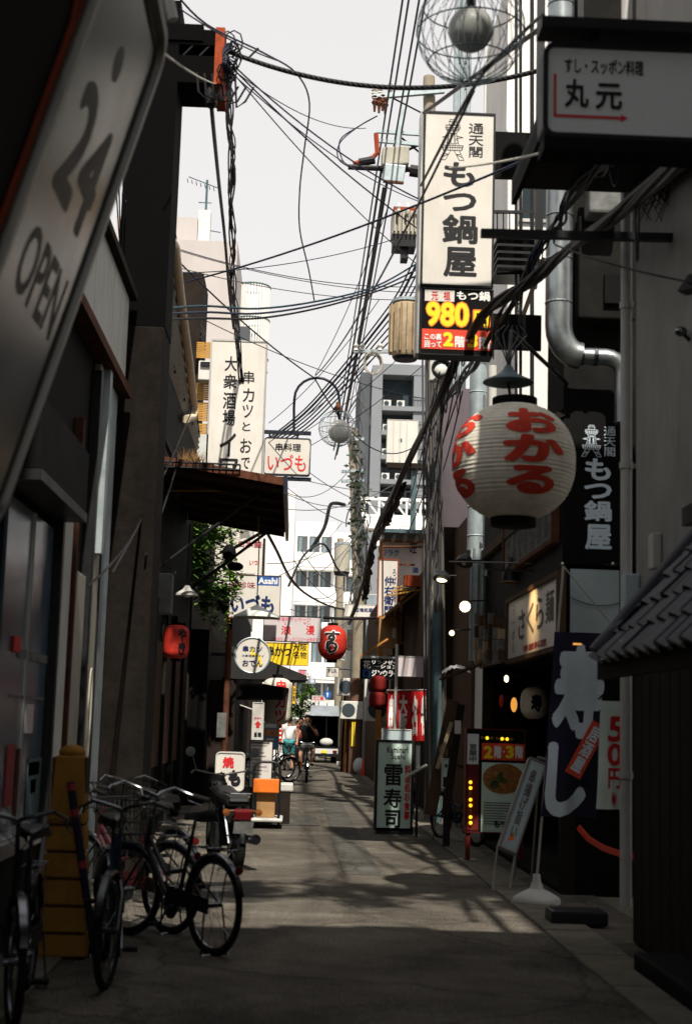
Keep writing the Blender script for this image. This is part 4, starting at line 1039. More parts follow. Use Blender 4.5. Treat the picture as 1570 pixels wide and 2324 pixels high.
for k in range(3):
    poly_wire(('uppermost teal tinted','middle navy','lowest black')[k]+' of three cables sagging between the pillar and the pole transformers', [A(262,712+9*k,15), A(450,694+14*k,18), A(585,700+11*k,20), A(720,683+8*k,21.5), A(850,650+6*k,23), A(948,596+14*k,23.8)], .016, ('cable_teal','cable_navy','cable_black')[k], 'sagging cross cables')
for k in range(2):
    wire('hair thin wire crossing the middle sky left to right', A(380,600-40*k,20), A(950,680-16*k,24), .15, .007, 'cable_grey', 'hair thin sky wires')
wire('straight wire running from the dark gable down to the arched lamp arm', A(398,585,21), A(714,858,27), .10, .014, 'cable_navy')
wire('wire leaving the arched lamp arm towards the far white cable box', A(714,858,27), A(945,1010,34), .7, .014, 'cable_navy')
wire('long thin wire from the near cage lamp down to the arched lamp arm', A(1075,205,9.5), A(716,852,27), .25, .011, 'cable_navy')
cols = ['cable_black','cable_navy','cable_teal','cable_navy','cable_black','cable_teal']
for k in range(6):
    poly_wire(('uppermost','second','third','fourth','fifth','lowest')[k]+' slack cable of the six fanning from the pole transformers to the left sign', [A(952,560+24*k,PA-.3), A(905,660+18*k,24.5), A(845,745+14*k,25.5), A(770,840+12*k,26.5), A(690,930+9*k,27.5), A(603,1000+5*k,28.8)], .024 if k == 1 else .015, cols[k], 'fanned service cables')
bundle('thick tarry black cable bundle slanting down the right side of the alley', [A(1600,325,7.2), A(1440,452,9.0), A(1290,562,11.5), A(1195,642,12.9), A(1100,708,14.4), A(1045,800,16.2), A(1000,895,18), A(925,1050,23), A(850,1215,30), A(820,1340,38), A(792,1415,45)], .05, 14, .017, ['cable_black'], loose=14)
bundle('second ragged bundle of black cables beside the galvanised duct', [A(1460,300,8), A(1330,405,10.5), A(1255,520,12.4), A(1190,630,13.4), A(1120,760,15), A(1050,860,18), A(1003,915,21)], .075, 7, .013, ['cable_black','cable_navy'], loose=8)
bundle('dark frayed cable splice hanging in front of the far wrapped pole', [A(915,1100,26), A(880,1180,28), A(852,1222,30), A(838,1290,32), A(828,1360,35)], .075, 10, .022, ['cable_black'])
poly_wire('cable looping up from the far lane lamp to the wrapped pole', [A(655,1330,34), A(690,1260,36), A(735,1235,38), A(765,1290,40), A(790,1310,44)], .03, 'cable_black')
poly_wire('bowed black cable climbing left of the far wrapped pole', [A(702,1252,44), A(735,1200,44), A(748,1150,44.5), A(760,1142,45), A(782,1146,45.5)], .06, 'cable_black')
poly_wire('twisted cable falling from under the canopy past the advert wall', [A(604,1205,25), A(628,1250,28), A(655,1305,32), A(690,1345,36), A(745,1375,41), A(790,1385,45)], .03, 'cable_black')
for k in range(9):
    wire('fine wire of the web strung across the lane near the far pole', A(random.uniform(600,690),random.uniform(1230,1400),34), A(random.uniform(770,860),random.uniform(1180,1410),44), random.uniform(.1,.6), .011, 'cable_grey', 'web of fine lane wires')
for k in range(6):
    wire('thin wire strung over the lane high before the footbridge', A(random.uniform(560,700),random.uniform(1010,1200),40), A(random.uniform(800,960),random.uniform(1010,1230),46), random.uniform(.2,.8), .012, 'cable_grey', 'high lane wires')
for k in range(7):
    wire('thin wire strung down the right hand walls past the pole', A(random.uniform(985,1060),random.uniform(820,900),21), A(random.uniform(880,1000),random.uniform(1080,1250),31), random.uniform(.1,.4), .012, 'cable_black', 'right wall wires')
for k in range(4):
    wire('thin drop wire hanging between the sign and the leaning signboard', A(262+8*k,395+20*k,13.5), A(272+2*k,560+12*k,16), .02, .008, 'cable_navy', 'left drop wires')
wire('low black crossing bar cable from the pink sign to the far right shop', A(735,1402,38), A(858,1402,36), .03, .04, 'black_steel', name='hanger_bar', cat='bar')
wire('thin wire lying over the near grey wall', A(1260,555,11.2), A(1580,642,9.0), .03, .008)
wire('slanting guy wire in front of the near right sign', A(1020,380,14), A(1235,345,9), .02, .01, 'transformer_grey')
poly_wire('dark wires arching from the near cage lamp to the right building', [A(955,420,15), A(1070,205,9.4), A(1150,110,9.2), A(1232,30,9.6)], .014, 'cable_black')
wire('black stay running from the pole top up to the near right sign bracket', A(962,255,15.2), A(1250,45,10.2), .0, .022, 'black_steel', name='stay_rod', cat='rod')
wire('dark wire threading the left roofs toward the drain pipe', A(255,1300,12), A(440,920,22), .1, .010, 'cable_black')
wire('dark wire looping across the pillar at lantern height', A(200,1330,11), A(360,1110,16), .12, .010, 'cable_black')
wire('wire from pillar to dark shop eave', A(330,1260,14.2), A(400,1060,19), .05, .012, 'cable_black')

for k, q in enumerate(((505,135,14.3,1000,640,22),(510,150,14.3,960,460,20),(390,560,20,955,650,24),(385,620,20,960,520,24),(395,690,20,965,905,26),(600,1010,27,955,700,24),(605,1030,28,960,760,25),(603,1060,28,958,830,26),(715,850,27,880,470,24),(610,960,28,860,680,24))):
    wire(('fine wire from the beam end low across the sky','fine wire from the beam end toward the box transformer','fine wire rising from the drain pipe to the pole','fine wire from the drain pipe passing the box transformer','fine wire falling from the drain pipe to the grey tower side','fine wire from the small red lettered sign up to the tall sign','second fine wire above the small red lettered sign','third fine wire beside the small red lettered sign','fine wire from the arched lamp arm up to the box transformer','fine wire from the white vertical sign edge to the pole bracket')[k], A(*q[:3]), A(*q[3:]), .18, .0075, 'cable_navy')
# ================================================================ SIGNS, LANTERNS AND LAMPS
def wall_bracket(t, x0, y0, x1, y1, Y, d=.10, m_='black_steel'):
    a = rect(x0, y0, x1, y1, Y); m = MB(); m.box(a[0], a[1], Y, Y+d, a[2], a[3]); return m.build('bracket', m_, t)

# -- near right box sign with an arrow
SY = 7.2
s1, f = signbox('box_sign', 'near grey white box sign with a red arrow and black brush characters', 'sign', 1232, 102, 1700, 318, SY, 'sign_cool', 'black_steel', .17, .028, .07)
face_letters(s1, 'すし・スッポン料理', 1281, 133, 1460, 168, f, 'ink_black', bold=.025)
face_letters(s1, '丸', 1281, 178, 1336, 243, f, 'ink_black', bold=.03); face_letters(s1, '元', 1351, 188, 1412, 248, f, 'ink_black', bold=.03)
a = rect(1256, 166, 1262, 266, f); b_ = rect(1256, 256, 1408, 263, f)
m = MB(); z1 = a[3]; z0 = b_[2]-.01
m.add([(a[0],f,z0),(a[1],f,z0),(a[1],f,z1),(a[0],f,z1)],[(0,1,2,3)]); m.add([(a[1]+.001,f,z0),(b_[1],f,z0),(b_[1],f,z0+.016),(a[1]+.001,f,z0+.016)],[(0,1,2,3)])
m.add([(b_[1]+.001,f,z0-.014),(b_[1]+.04,f,z0+.008),(b_[1]+.001,f,z0+.03)],[(0,1,2)]); m.build('arrow', 'ink_red', s1)
a = rect(1232, 102, 1700, 318, SY)
m = MB(); m.box(a[0]-.02, 2.59, SY-.06, SY+.12, a[3]+.055, a[3]+.115); m.build('hood', 'black_steel', s1)
m = MB(); m.box(a[0]+.25, a[0]+.31, SY+.05, SY+.1, a[3]+.002, a[3]+.053); m.build('hanger', 'black_steel', s1)
m = MB(); m.box(a[0]+.005, 2.65, SY-.012, SY+.168, a[2]-.075, a[2]-.002); m.build('tray', 'black_wall', s1)

# -- tall lit sign: tower drawing, hotpot shop name and price board
T4 = 15.4
ts, f = signbox('tall_sign', 'tall lit white sign with a tower drawing and big black brush characters', 'sign', 958, 253, 1122, 650, T4, 'sign_white', 'black_steel', .26, .022)
for i, (ch, y0, y1, x0, x1) in enumerate((('も',367,423,1006,1078),('つ',437,478,1005,1081),('鍋',486,552,1003,1084),('屋',560,628,1006,1082))):
    face_letters(ts, ch, x0, y0, x1, y1, f, 'ink_black', bold=.03)
face_letters(ts, '通天閣', 1063, 279, 1097, 356, f, 'ink_black', True, .004)
TOWER = [[(.38,.05),(.38,.0),(.62,.0),(.62,.05)],[(.33,.05),(.67,.05)],[(.36,.05),(.36,.13)],[(.64,.05),(.64,.13)],[(.33,.13),(.67,.13)],
 [(.22,.14),(.78,.14)],[(.20,.20),(.80,.20)],[(.22,.14),(.20,.20),(.26,.28)],[(.78,.14),(.80,.20),(.74,.28)],[(.24,.24),(.76,.24)],[(.26,.28),(.74,.28)],[(.33,.28),(.33,.34),(.67,.34),(.67,.28)],
 [(.36,.34),(.24,.64)],[(.64,.34),(.76,.64)],[(.42,.34),(.38,.64)],[(.58,.34),(.62,.64)],[(.43,.36),(.57,.36),(.57,.60),(.43,.60),(.43,.36)],
 [(.36,.40),(.08,.44)],[(.34,.46),(.08,.44)],[(.64,.40),(.92,.44)],[(.66,.46),(.92,.44)],[(.33,.42),(.30,.5),(.38,.5)],[(.31,.5),(.27,.58),(.37,.58)],[(.67,.42),(.70,.5),(.62,.5)],[(.69,.5),(.73,.58),(.63,.58)],
 [(.06,.64),(.94,.64)],[(.12,.76),(.88,.76)],[(.06,.64),(.12,.76)],[(.94,.64),(.88,.76)],[(.08,.69),(.92,.69)]]+[[(.1+.1*k,.64),(.14+.09*k,.76)] for k in range(9)]+[[(.27+.115*k,.14),(.29+.105*k,.28)] for k in range(5)]+[
 [(.22,.77),(.03,1)],[(.43,.77),(.22,1)],[(.03,1),(.22,1)],[(.16,.85),(.35,.86)],[(.35,.86),(.10,.93)],[(.78,.77),(.97,1)],[(.57,.77),(.78,1)],[(.97,1),(.78,1)],[(.84,.85),(.65,.86)],[(.65,.86),(.90,.93)]]
strokes(ts, TOWER, 999, 270, 1055, 362, f, 'ink_black', .0052, 'tower_drawing')
a = rect(958, 253, 1122, 650, T4)
m = MB(); m.box(a[1]+.002, 2.60, T4+.10, T4+.16, at(1150,395,T4).z, at(1150,290,T4).z); m.build('bracket', 'black_wall', ts)
m = MB(); m.box(a[0]-.035, a[0]-.003, T4+.02, T4+.25, at(950,800,T4).z, a[3]); m.build('side_post', 'aluminium', ts)
ps, f = signbox('price_sign', 'black red and yellow price sign reading 980 under the tall white sign', 'sign', 953, 654, 1119, 806, T4, 'black_wall', 'black_steel', .26, .012)
def patch(t, x0, y0, x1, y1, Y, mt, nm='colour_band', d=.004):
    a = rect(x0, y0, x1, y1, Y); m = MB(); m.box(a[0], a[1], Y, Y+d, a[2], a[3]); return m.build(nm, mt, t)
patch(ps, 964, 658, 1031, 683, f, 'sign_white'); face_letters(ps, '元', 979, 661, 994, 680, f-.003, 'ink_red', bold=.02); face_letters(ps, '祖', 1006, 661, 1022, 680, f-.003, 'ink_red', bold=.02)
face_letters(ps, 'もつ鍋', 1036, 660, 1112, 682, f-.001, 'ink_white', bold=.03)
face_letters(ps, '980', 965, 682, 1066, 743, f-.001, 'ink_orange', bold=.07); face_letters(ps, '980', 967, 685, 1064, 740, f-.004, 'ink_yellow', bold=.035)
face_letters(ps, '円', 1072, 702, 1113, 744, f-.001, 'ink_orange', bold=.06); face_letters(ps, '円', 1075, 705, 1110, 740, f-.004, 'ink_yellow', bold=.035)
patch(ps, 957, 748, 1117, 793, f, 'sign_red')
face_letters(ps, 'この裏', 963, 756, 1002, 771, f-.003, 'ink_white', bold=.03); face_letters(ps, '回って', 963, 773, 1002, 788, f-.003, 'ink_white', bold=.03)
face_letters(ps, '2', 1005, 753, 1029, 786, f-.003, 'ink_yellow', bold=.05); face_letters(ps, '階', 1032, 762, 1054, 788, f-.003, 'ink_white', bold=.03)
face_letters(ps, '・', 1056, 768, 1062, 775, f-.003, 'ink_white', bold=.03); face_letters(ps, '3', 1061, 757, 1084, 789, f-.003, 'ink_yellow', bold=.05); face_letters(ps, '階', 1087, 764, 1113, 792, f-.003, 'ink_white', bold=.03)
a = rect(953, 654, 1119, 806, T4)
m = MB(); m.box(a[1]+.002, 2.60, T4+.10, T4+.16, at(1150,786,T4).z, at(1150,706,T4).z); m.build('bracket', 'black_wall', ps)

# -- black cross bar and fire escape
cb = thing('cross_bar', 'long black steel bar jutting out from the near right wall', 'bar', tuple(A(1570,540,9.6)))
m = MB(); m.beam(A(1091,529,9.9), A(1600,541,9.9), .06, .055); m.build('bar', 'black_steel', cb)
fe = thing('fire_escape', 'black steel fire escape stairs in front of the white building', 'stairs', (3.1, 19.5, 0))
def L_(px, py, Y=19.6): return A(px, py, Y)
m = MB()
for px in (1171, 1181, 1207): m.bar(L_(px, 905), L_(px, -60), .022 if px != 1207 else .03, 8)
m.build('upright', 'black_steel', fe)
for k in range(5):
    m = MB(); p = L_(1124+.0*k, 548+16*k+0); m.box(p.x, p.x+.62, 19.4, 20.2, p.z-.02, p.z+.015); m.build('tread', 'black_steel', fe)
m = MB(); m.beam(L_(1135,560), L_(1230,560), .05,.04); m.beam(L_(1125,622), L_(1232,618), .05,.04); m.beam(L_(1120,480), L_(1230,482),.05,.04); m.build('landing_edge', 'black_steel', fe)
m = MB()
for k in range(5): m.bar(L_(1128+14*k,480), L_(1128+14*k,560), .010, 5)
m.build('baluster', 'black_steel', fe)
m = MB(); m.beam(L_(1232,590,18.9), L_(1160,790,18.9), .22, .05); m.build('stringer', 'dark_brown', fe)
m = MB(); m.box(L_(1128,0).x, L_(1133,0).x, 20.94, 20.99, 3, 12.5); m.build('corner_strip', 'fascia_grey', rb3)
hb = thing('cable_box', 'flat black equipment box between the tall sign and the flue', 'box', tuple(A(1215,390,13.6)))
a = rect(1190, 345, 1243, 400, 13.9); m = MB(); m.box(a[0],a[1],13.9,14.2,a[2],a[3]); m.build('casing', 'black_wall', hb, bevel=.02)
fr = thing('flue_frame', 'black steel framing around the big duct top', 'frame', tuple(A(1310,80,13)))
m = MB(); m.beam(A(1228,-30,13.2), A(1222,560,13.2), .07,.07); m.beam(A(1316,-30,13.9),A(1318,340,13.9),.06,.06); m.build('upright', 'black_steel', fr)
ob = thing('outdoor_unit', 'grey air conditioner unit in shade behind the cable bundles', 'air conditioner', tuple(A(1372,480,13.4)))
a = rect(1338, 368, 1410, 482, 13.5); m = MB(); m.box(a[0],a[1],13.5,13.8,a[2],a[3]); m.build('casing', 'cloth_grey', ob, bevel=.03)
m = MB(); m.box((a[0]+a[1])/2-.1,(a[0]+a[1])/2+.02,13.485,13.497,a[3]-.12,a[3]-.09); m.build('badge', 'black_wall', ob)
# dark awning and clutter above near right
oa = thing('rolled_awning', 'ragged dark rolled awning over the near right wall', 'awning', tuple(A(1520,380,9.5)))
m = MB(); m.tube([A(1455,425,10.2), A(1520,385,9.6), A(1600,338,8.8)], .085, 10)
m.build('roll', 'black_wall', oa, smooth=True)
m = MB()
for k in range(40):
    p = A(1452+random.uniform(0,90), 420-random.uniform(0,40), 10.0); m.tube([p, p+Vector((random.uniform(-.05,.05),0,-.12)), p+Vector((random.uniform(-.1,.1),0,-random.uniform(.15,.35)))], .004, 3)
m.build('frayed_strands', 'cable_black', oa)
wl = thing('wall_lamp', 'small chrome domed lamp fixed on the near grey wall', 'lamp', tuple(A(1542,770,9.6)))
c = atX(1545, 752, RX-.06); m = MB(); m.ball(c, .045, 14, (1,.9,.8)); m.build('dome', 'chrome', wl, smooth=True)
m = MB(); m.bar(c+Vector((.02,0,-.02)), Vector((RX+.0,c.y,c.z-.06)), .014, 6); m.build('stem', 'black_steel', wl)
wp = thing('wall_lamp', 'black pointed lamp hood on the near grey wall edge', 'lamp', tuple(A(1565,650,9.3)))
c = atX(1566, 645, RX-.08); m = MB(); m.lathe([(.09,-.05),(.012,.07)], c, 4, (0,0,1)); m.build('hood', 'black_steel', wp)
m = MB(); m.bar(c, c+Vector((.1,0,.03)), .012, 6); m.build('stem', 'black_steel', wp)

# -- ducts
def duct(name, label, path, r, mt='galvanised', seam=.42):
    t = thing(name, label, 'duct', tuple(path[0]))
    m = MB(); m.tube(path, r, 18); m.build('tube', mt, t, smooth=True)
    for i in range(len(path)-1):
        p, q = Vector(path[i]), Vector(path[i+1]); L = (q-p).length
        if L < .5: continue
        n = int(L/seam); m = MB()
        for k in range(n):
            c = p.lerp(q, (k+.5)/n); d = (q-p).normalized(); m.tube([c-d*.012, c, c+d*.012], [r+.001, r+.009, r+.001], 18, caps=False)
        m.build('seam', mt, t)
    return t
Yd = 13.65; x0 = A(1270, 400, Yd).x; rD = (A(1300,400,Yd).x-A(1240,400,Yd).x)/2
zB = A(1270,770,Yd).z; zE = A(1370,808,Yd).z; xr = A(1420,850,Yd).x
pth = [Vector((x0,Yd,10.4)), Vector((x0,Yd,zB+.14))]+[Vector((x0+.22*(1-math.cos(a)), Yd, zB+.14-.30*math.sin(a)*1.0)) for a in [math.pi/2*k/6 for k in range(1,7)]]
zE = pth[-1].z; rD2 = rD*.62
duct('duct', 'big galvanised round duct dropping down the dark flue wall with an elbow', pth, rD)
duct('duct', 'thinner galvanised duct running sideways from the elbow then down', [Vector((x0+.2,Yd,zE)), Vector((xr-.2,Yd,zE))]+[Vector((xr-.2+.17*math.sin(a), Yd, zE-.17*(1-math.cos(a)))) for a in [math.pi/2*k/5 for k in range(1,6)]]+[Vector((xr-.03,Yd,A(1420,960,Yd).z))], rD2)
m = MB()
for px in (1318, 1350):
    c = A(px, 795, Yd-.0); m.tube([Vector((c.x-.02,Yd,zE)), Vector((c.x+.02,Yd,zE))], rD2+.012, 18)
tag(m.build('duct_clamp', 'chrome'), 'bright ring clamps on the sideways duct', 'clamp')
Y2 = 20.4; xd = A(1083,1000,Y2).x
duct('duct', 'pale grey straight duct standing behind the paper lantern', [Vector((xd,Y2,A(1083,1250,Y2).z)), Vector((xd,Y2,A(1083,795,Y2).z))], .125, 'steel_pale')
duct('pipe_run', 'white vertical pipe right of the straight duct', [Vector((A(1117,1290,20).x,20,A(1117,1290,20).z)), Vector((A(1117,830,20).x,20,A(1117,830,20).z))], .06, 'plastic_white')
vp = thing('drain_pipes', 'pale vertical pipes on the far side of the lit noodle shop', 'pipes', tuple(A(1085,1500,19.7)))
for px, r_ in ((1066,.02),(1078,.05),(1092,.035)):
    m = MB(); c0, c1 = A(px,1500,19.8), A(px,1245,19.8); m.bar((c0.x,19.8,c0.z),(c0.x,19.8,c1.z),r_,10); m.build('pipe', 'steel_pale', vp, smooth=True)

# -- cage lamps
def cage_lamp(label, c, r, gc, gr_, stem_top, globe):
    t = thing('cage_lamp', label, 'street lamp', tuple(c), 'wire cage street lamps')
    w = max(.0028, r*.0085); m = MB()
    for k in range(20):
        for tw in (1, -1):
            pts = []
            for i in range(15):
                th = math.pi*(.06+.90*i/14); an = 2*math.pi*k/20+tw*.55*(i/14)
                pts.append(c+Vector((r*math.sin(th)*math.cos(an), r*math.sin(th)*math.sin(an), r*math.cos(th))))
            m.tube(pts, w, 4, caps=False)
    m.build('cage', 'steel_pale', t)
    for th in (.35, .52, .72):
        m = MB(); m.tube([c+Vector((r*math.sin(math.pi*th)*math.cos(a), r*math.sin(math.pi*th)*math.sin(a), r*math.cos(math.pi*th))) for a in [2*math.pi*k/36 for k in range(36)]], w*1.7, 5, closed=True); m.build('hoop', 'steel_blue', t)
    prof = []; n = 14
    for i in range(n+1): a = math.pi*i/n; prof.append((gr_*math.sin(a), -gr_*math.cos(a)))
    m = MB(); m.lathe(prof, gc, 32)
    for i, v in enumerate(m.v):
        k = i % 32
        if k % 2: d = v-gc; m.v[i] = gc+Vector((d.x*.985, d.y*.985, d.z))
    m.build('globe', globe, t, smooth=True)
    top = c+Vector((0,0,r)); m = MB(); m.lathe([(r*.30,-.02),(r*.26,.03),(r*.12,.09),(r*.10,.16)], top, 16); m.build('cap', 'rust_iron', t, smooth=True)
    m = MB(); m.bar(top, gc+Vector((0,0,gr_*.9)), r*.09, 8); m.build('lamp_holder', 'black_steel', t)
    m = MB(); m.tube(stem_top, r*.075, 10); m.build('arm', 'navy_steel', t, smooth=True)
    return t
c1 = A(1068, 68, 8.8); gc = A(1068, 66, 8.8)
cage_lamp('large wire cage lamp with a ribbed smoked globe at the top of the view', c1, .352, gc, .148, [c1+Vector((0,0,.45)), c1+Vector((0,0,.75)), c1+Vector((.25,0,1.05)), c1+Vector((.7,0,1.1)), Vector((2.6,8.8,c1.z+1.1))], 'globe_smoke')
Y7 = 27.0; c2 = A(765, 972, Y7)
arcpts = [A(667,980,Y7+.1), A(667,925,Y7+.1), A(668,905,Y7)]+[A(719-51*math.cos(a), 905-48*math.sin(a), Y7) for a in [math.pi*k/10 for k in range(1,10)]]+[A(770,908,Y7), A(770,928,Y7)]
cage_lamp('distant wire cage lamp hanging from a black arched arm over the small red lettered sign', c2, .355, A(771,979,Y7), .225, arcpts, 'globe_white')

# -- left: tall white vertical sign
YV = 26.0
vs, f = signbox('tall_sign', 'tall white vertical sign with two columns of slim black characters on the left', 'sign', 470, 771, 600, 1165, YV, 'sign_white', 'aluminium', .22, .03)
for ch, y0, y1, x0, x1 in (('大',808,842,510,538),('衆',849,882,507,538),('酒',890,928,506,536),('場',930,966,505,534),('イ',982,1036,498,535),('ワ',1040,1084,497,540)):
    face_letters(vs, ch, x0, y0, x1, y1, f, 'ink_black', bold=.018)
for ch, y0, y1, x0, x1 in (('串',842,870,552,577),('カ',881,912,551,577),('ツ',918,948,550,574),('と',958,978,550,568),('お',995,1028,545,571),('で',1038,1064,547,567),('ん',1070,1096,546,568)):
    face_letters(vs, ch, x0, y0, x1, y1, f, 'ink_black', bold=.012)
a = rect(470, 771, 600, 1165, YV)
for dz in (.5, 2.5):
    m = MB(); m.box(-1.96, a[0]-.003, YV+.05, YV+.1, a[3]-dz, a[3]-dz+.08); m.build('bracket', 'black_steel', vs)
# small sign with red lettering
s3, f = signbox('box_sign', 'small white sign with red brush lettering hung between two dark rails', 'sign', 599, 993, 705, 1077, 26.9, 'sign_white', 'navy_steel', .2, .014, .06)
face_letters(s3, '串料理', 625, 1006, 683, 1024, f, 'ink_black', bold=.02); face_letters(s3, 'いづも', 607, 1031, 694, 1069, f, 'ink_red', bold=.01)
for yy in (981, 1086):
    a = rect(596, yy-4, 706, yy+4, 26.95); m = MB(); m.box(a[0],a[1],26.95,27.02,a[2],a[3]); m.build('rail', 'navy_steel', s3)
for px in (612, 675):
    m = MB(); m.bar(A(px,985,26.97), A(px,996,26.97), .02); m.build('hanger', 'navy_steel', s3)
# white sign with beer logo
s4, f = signbox('box_sign', 'white sign with bold black brush lettering and a blue beer logo', 'sign', 520, 1305, 637, 1404, 33.0, 'sign_white', 'rust_iron', .2, .015)
patch(s4, 583, 1309, 633, 1329, f, 'sign_blue', 'logo_panel'); face_letters(s4, 'Asahi', 586, 1311, 630, 1326, f-.003, 'ink_white', bold=.035)
face_letters(s4, 'の珍味', 524, 1320, 579, 1336, f-.001, 'ink_maroon', bold=.01); face_letters(s4, 'いづも', 524, 1350, 622, 1392, f-.001, 'ink_navy', bold=.04)
m = MB(); m.box(*rect(578,1306,580,1403,f)[:2], f-.002, f+.002, *rect(578,1306,580,1403,f)[2:]); m.build('seam', 'fascia_grey', s4)
fan = thing('fan_lampshade', 'grey fan shaped lamp shade hanging below the beer logo sign', 'lamp', tuple(A(583,1405,29)))
c = A(583,1374,29.0); hw = (A(637,1400,29).x-A(529,1400,29).x)/2; hh = c.z-A(583,1402,29).z
m = MB(); m.lathe([(hw,-hh),(hw*.96,-hh*.88),(hw*.5,-hh*.42),(.04,0),(0,.02)], c, 32); m.build('shade', 'fascia_grey', fan, smooth=True)
m = MB(); m.bar(c, c+Vector((0,0,1.2)), .012); m.build('cord', 'black_steel', fan)
# pink massage sign
s5, f = signbox('box_sign', 'pale pink white sign with two red characters hung above the yellow sign', 'sign', 597, 1398, 729, 1457, 34.0, 'sign_pink', 'black_steel', .2, .014)
face_letters(s5, '漫', 691+3, 1420, 712+2, 1441, f, 'ink_red', bold=.02); face_letters(s5, '浪', 638, 1420, 661, 1441, f, 'ink_red', bold=.02)
face_letters(s5, '台湾式マッサージ', 628, 1401, 705, 1411, f, 'ink_rose', bold=.012); face_letters(s5, 'ロ', 645, 1413, 650, 1418, f, 'ink_rose'); face_letters(s5, 'マン', 688, 1413, 705, 1418, f, 'ink_rose')
face_letters(s5, '足もみもリフレクソロジー出来ます', 616, 1446, 722, 1455, f, 'ink_rose', bold=.012)
m = MB(); m.bar(A(600,1396,34.1), A(600,1340,34.1), .02); m.build('hanger', 'black_steel', s5)
# yellow sign
s6, f = signbox('box_sign', 'yellow sign with black brush lettering partly behind the dark roof', 'sign', 596, 1459, 700, 1510, 35.6, 'sign_yellow', 'orange_wood', .2, .012)
face_letters(s6, '串かつ', 606, 1467, 660, 1491, f, 'ink_black', bold=.03); face_letters(s6, '大阪', 665, 1462, 696, 1477, f, 'ink_black', bold=.015); face_letters(s6, '名物', 665, 1479, 696, 1495, f, 'ink_black', bold=.015)
# round sign
rs = thing('round_sign', 'round white sign with navy lettering over a yellow mark', 'sign', tuple(A(572,1530,27.2)))
c = A(572.5,1487.5,27.2); rr = (A(613,1487,27.2).x-A(532,1487,27.2).x)/2
m = MB(); m.tube([c+Vector((0,0,0)), c+Vector((0,.2,0))], rr-.02, 40); m.build('panel', 'sign_white', rs)
m = MB(); m.tube([c+Vector((rr*math.cos(2*math.pi*k/48)*.985,.0,rr*math.sin(2*math.pi*k/48)*.985)) for k in range(48)], .018, 8, closed=True); m.build('rim', 'steel_pale', rs, smooth=True)
f = 27.2-.004
m = MB()
for (px0,py0,px1,py1) in ((568,1466,577,1492),(584,1487,594,1512),(575,1482,586,1490)):
    a = rect(px0,py0,px1,py1,f); m.add([(a[0],f,a[2]),(a[1],f,a[2]+.01),(a[1]-.02,f,a[3]),(a[0]+.02,f,a[3]-.015)],[(0,1,2,3)])
m.build('mark', 'ink_yellow', rs)
face_letters(rs, '串カツ', 551, 1466, 595, 1480, f-.003, 'ink_navy', bold=.02); face_letters(rs, '大衆酒場イワイ', 549, 1486, 599, 1491, f-.003, 'ink_navy', bold=.012); face_letters(rs, 'おでん', 550, 1498, 596, 1513, f-.003, 'ink_navy', bold=.02)
m = MB(); m.box(-1.6, c.x-rr-.005, 27.28, 27.34, c.z-.03, c.z+.03); m.build('bracket', 'black_steel', rs)
# dark roofs on the left
dr = thing('shop_roof', 'dark sloping shop roof under the yellow sign', 'roof', tuple(A(640,1540,34)))
p0, p1 = A(590,1492,33.4), A(696,1534,33.4)
m = MB(); m.add([(-1.5,33.4,p0.z+.25),(p1.x,33.4,p1.z),(p1.x,36.5,p1.z+.02),(-1.5,36.5,p0.z+.3),(-1.5,33.4,p1.z-.12),(p1.x,33.4,p1.z-.1),(p1.x,36.5,p1.z-.08),(-1.5,36.5,p1.z-.1)],[(0,1,2,3),(7,6,5,4),(0,4,5,1),(1,5,6,2),(2,6,7,3),(3,7,4,0)])
m.build('roof', 'roof_dark', dr)
dr2 = thing('shop_roof', 'lower black drooping awning below the round white sign', 'roof', tuple(A(620,1580,31)))
p0, p1 = A(560,1538,30.6), A(655,1562,30.6)
m = MB(); m.add([(-1.55,30.6,p0.z),(p1.x,30.6,p1.z),(p1.x,33.3,p1.z),(-1.55,33.3,p0.z),(-1.55,30.6,p1.z-.25),(p1.x-.1,30.6,p1.z-.22),(p1.x-.1,33.3,p1.z-.22),(-1.55,33.3,p1.z-.25)],[(0,1,2,3),(7,6,5,4),(0,4,5,1),(1,5,6,2),(2,6,7,3),(3,7,4,0)])
m.build('awning', 'black_wall', dr2)

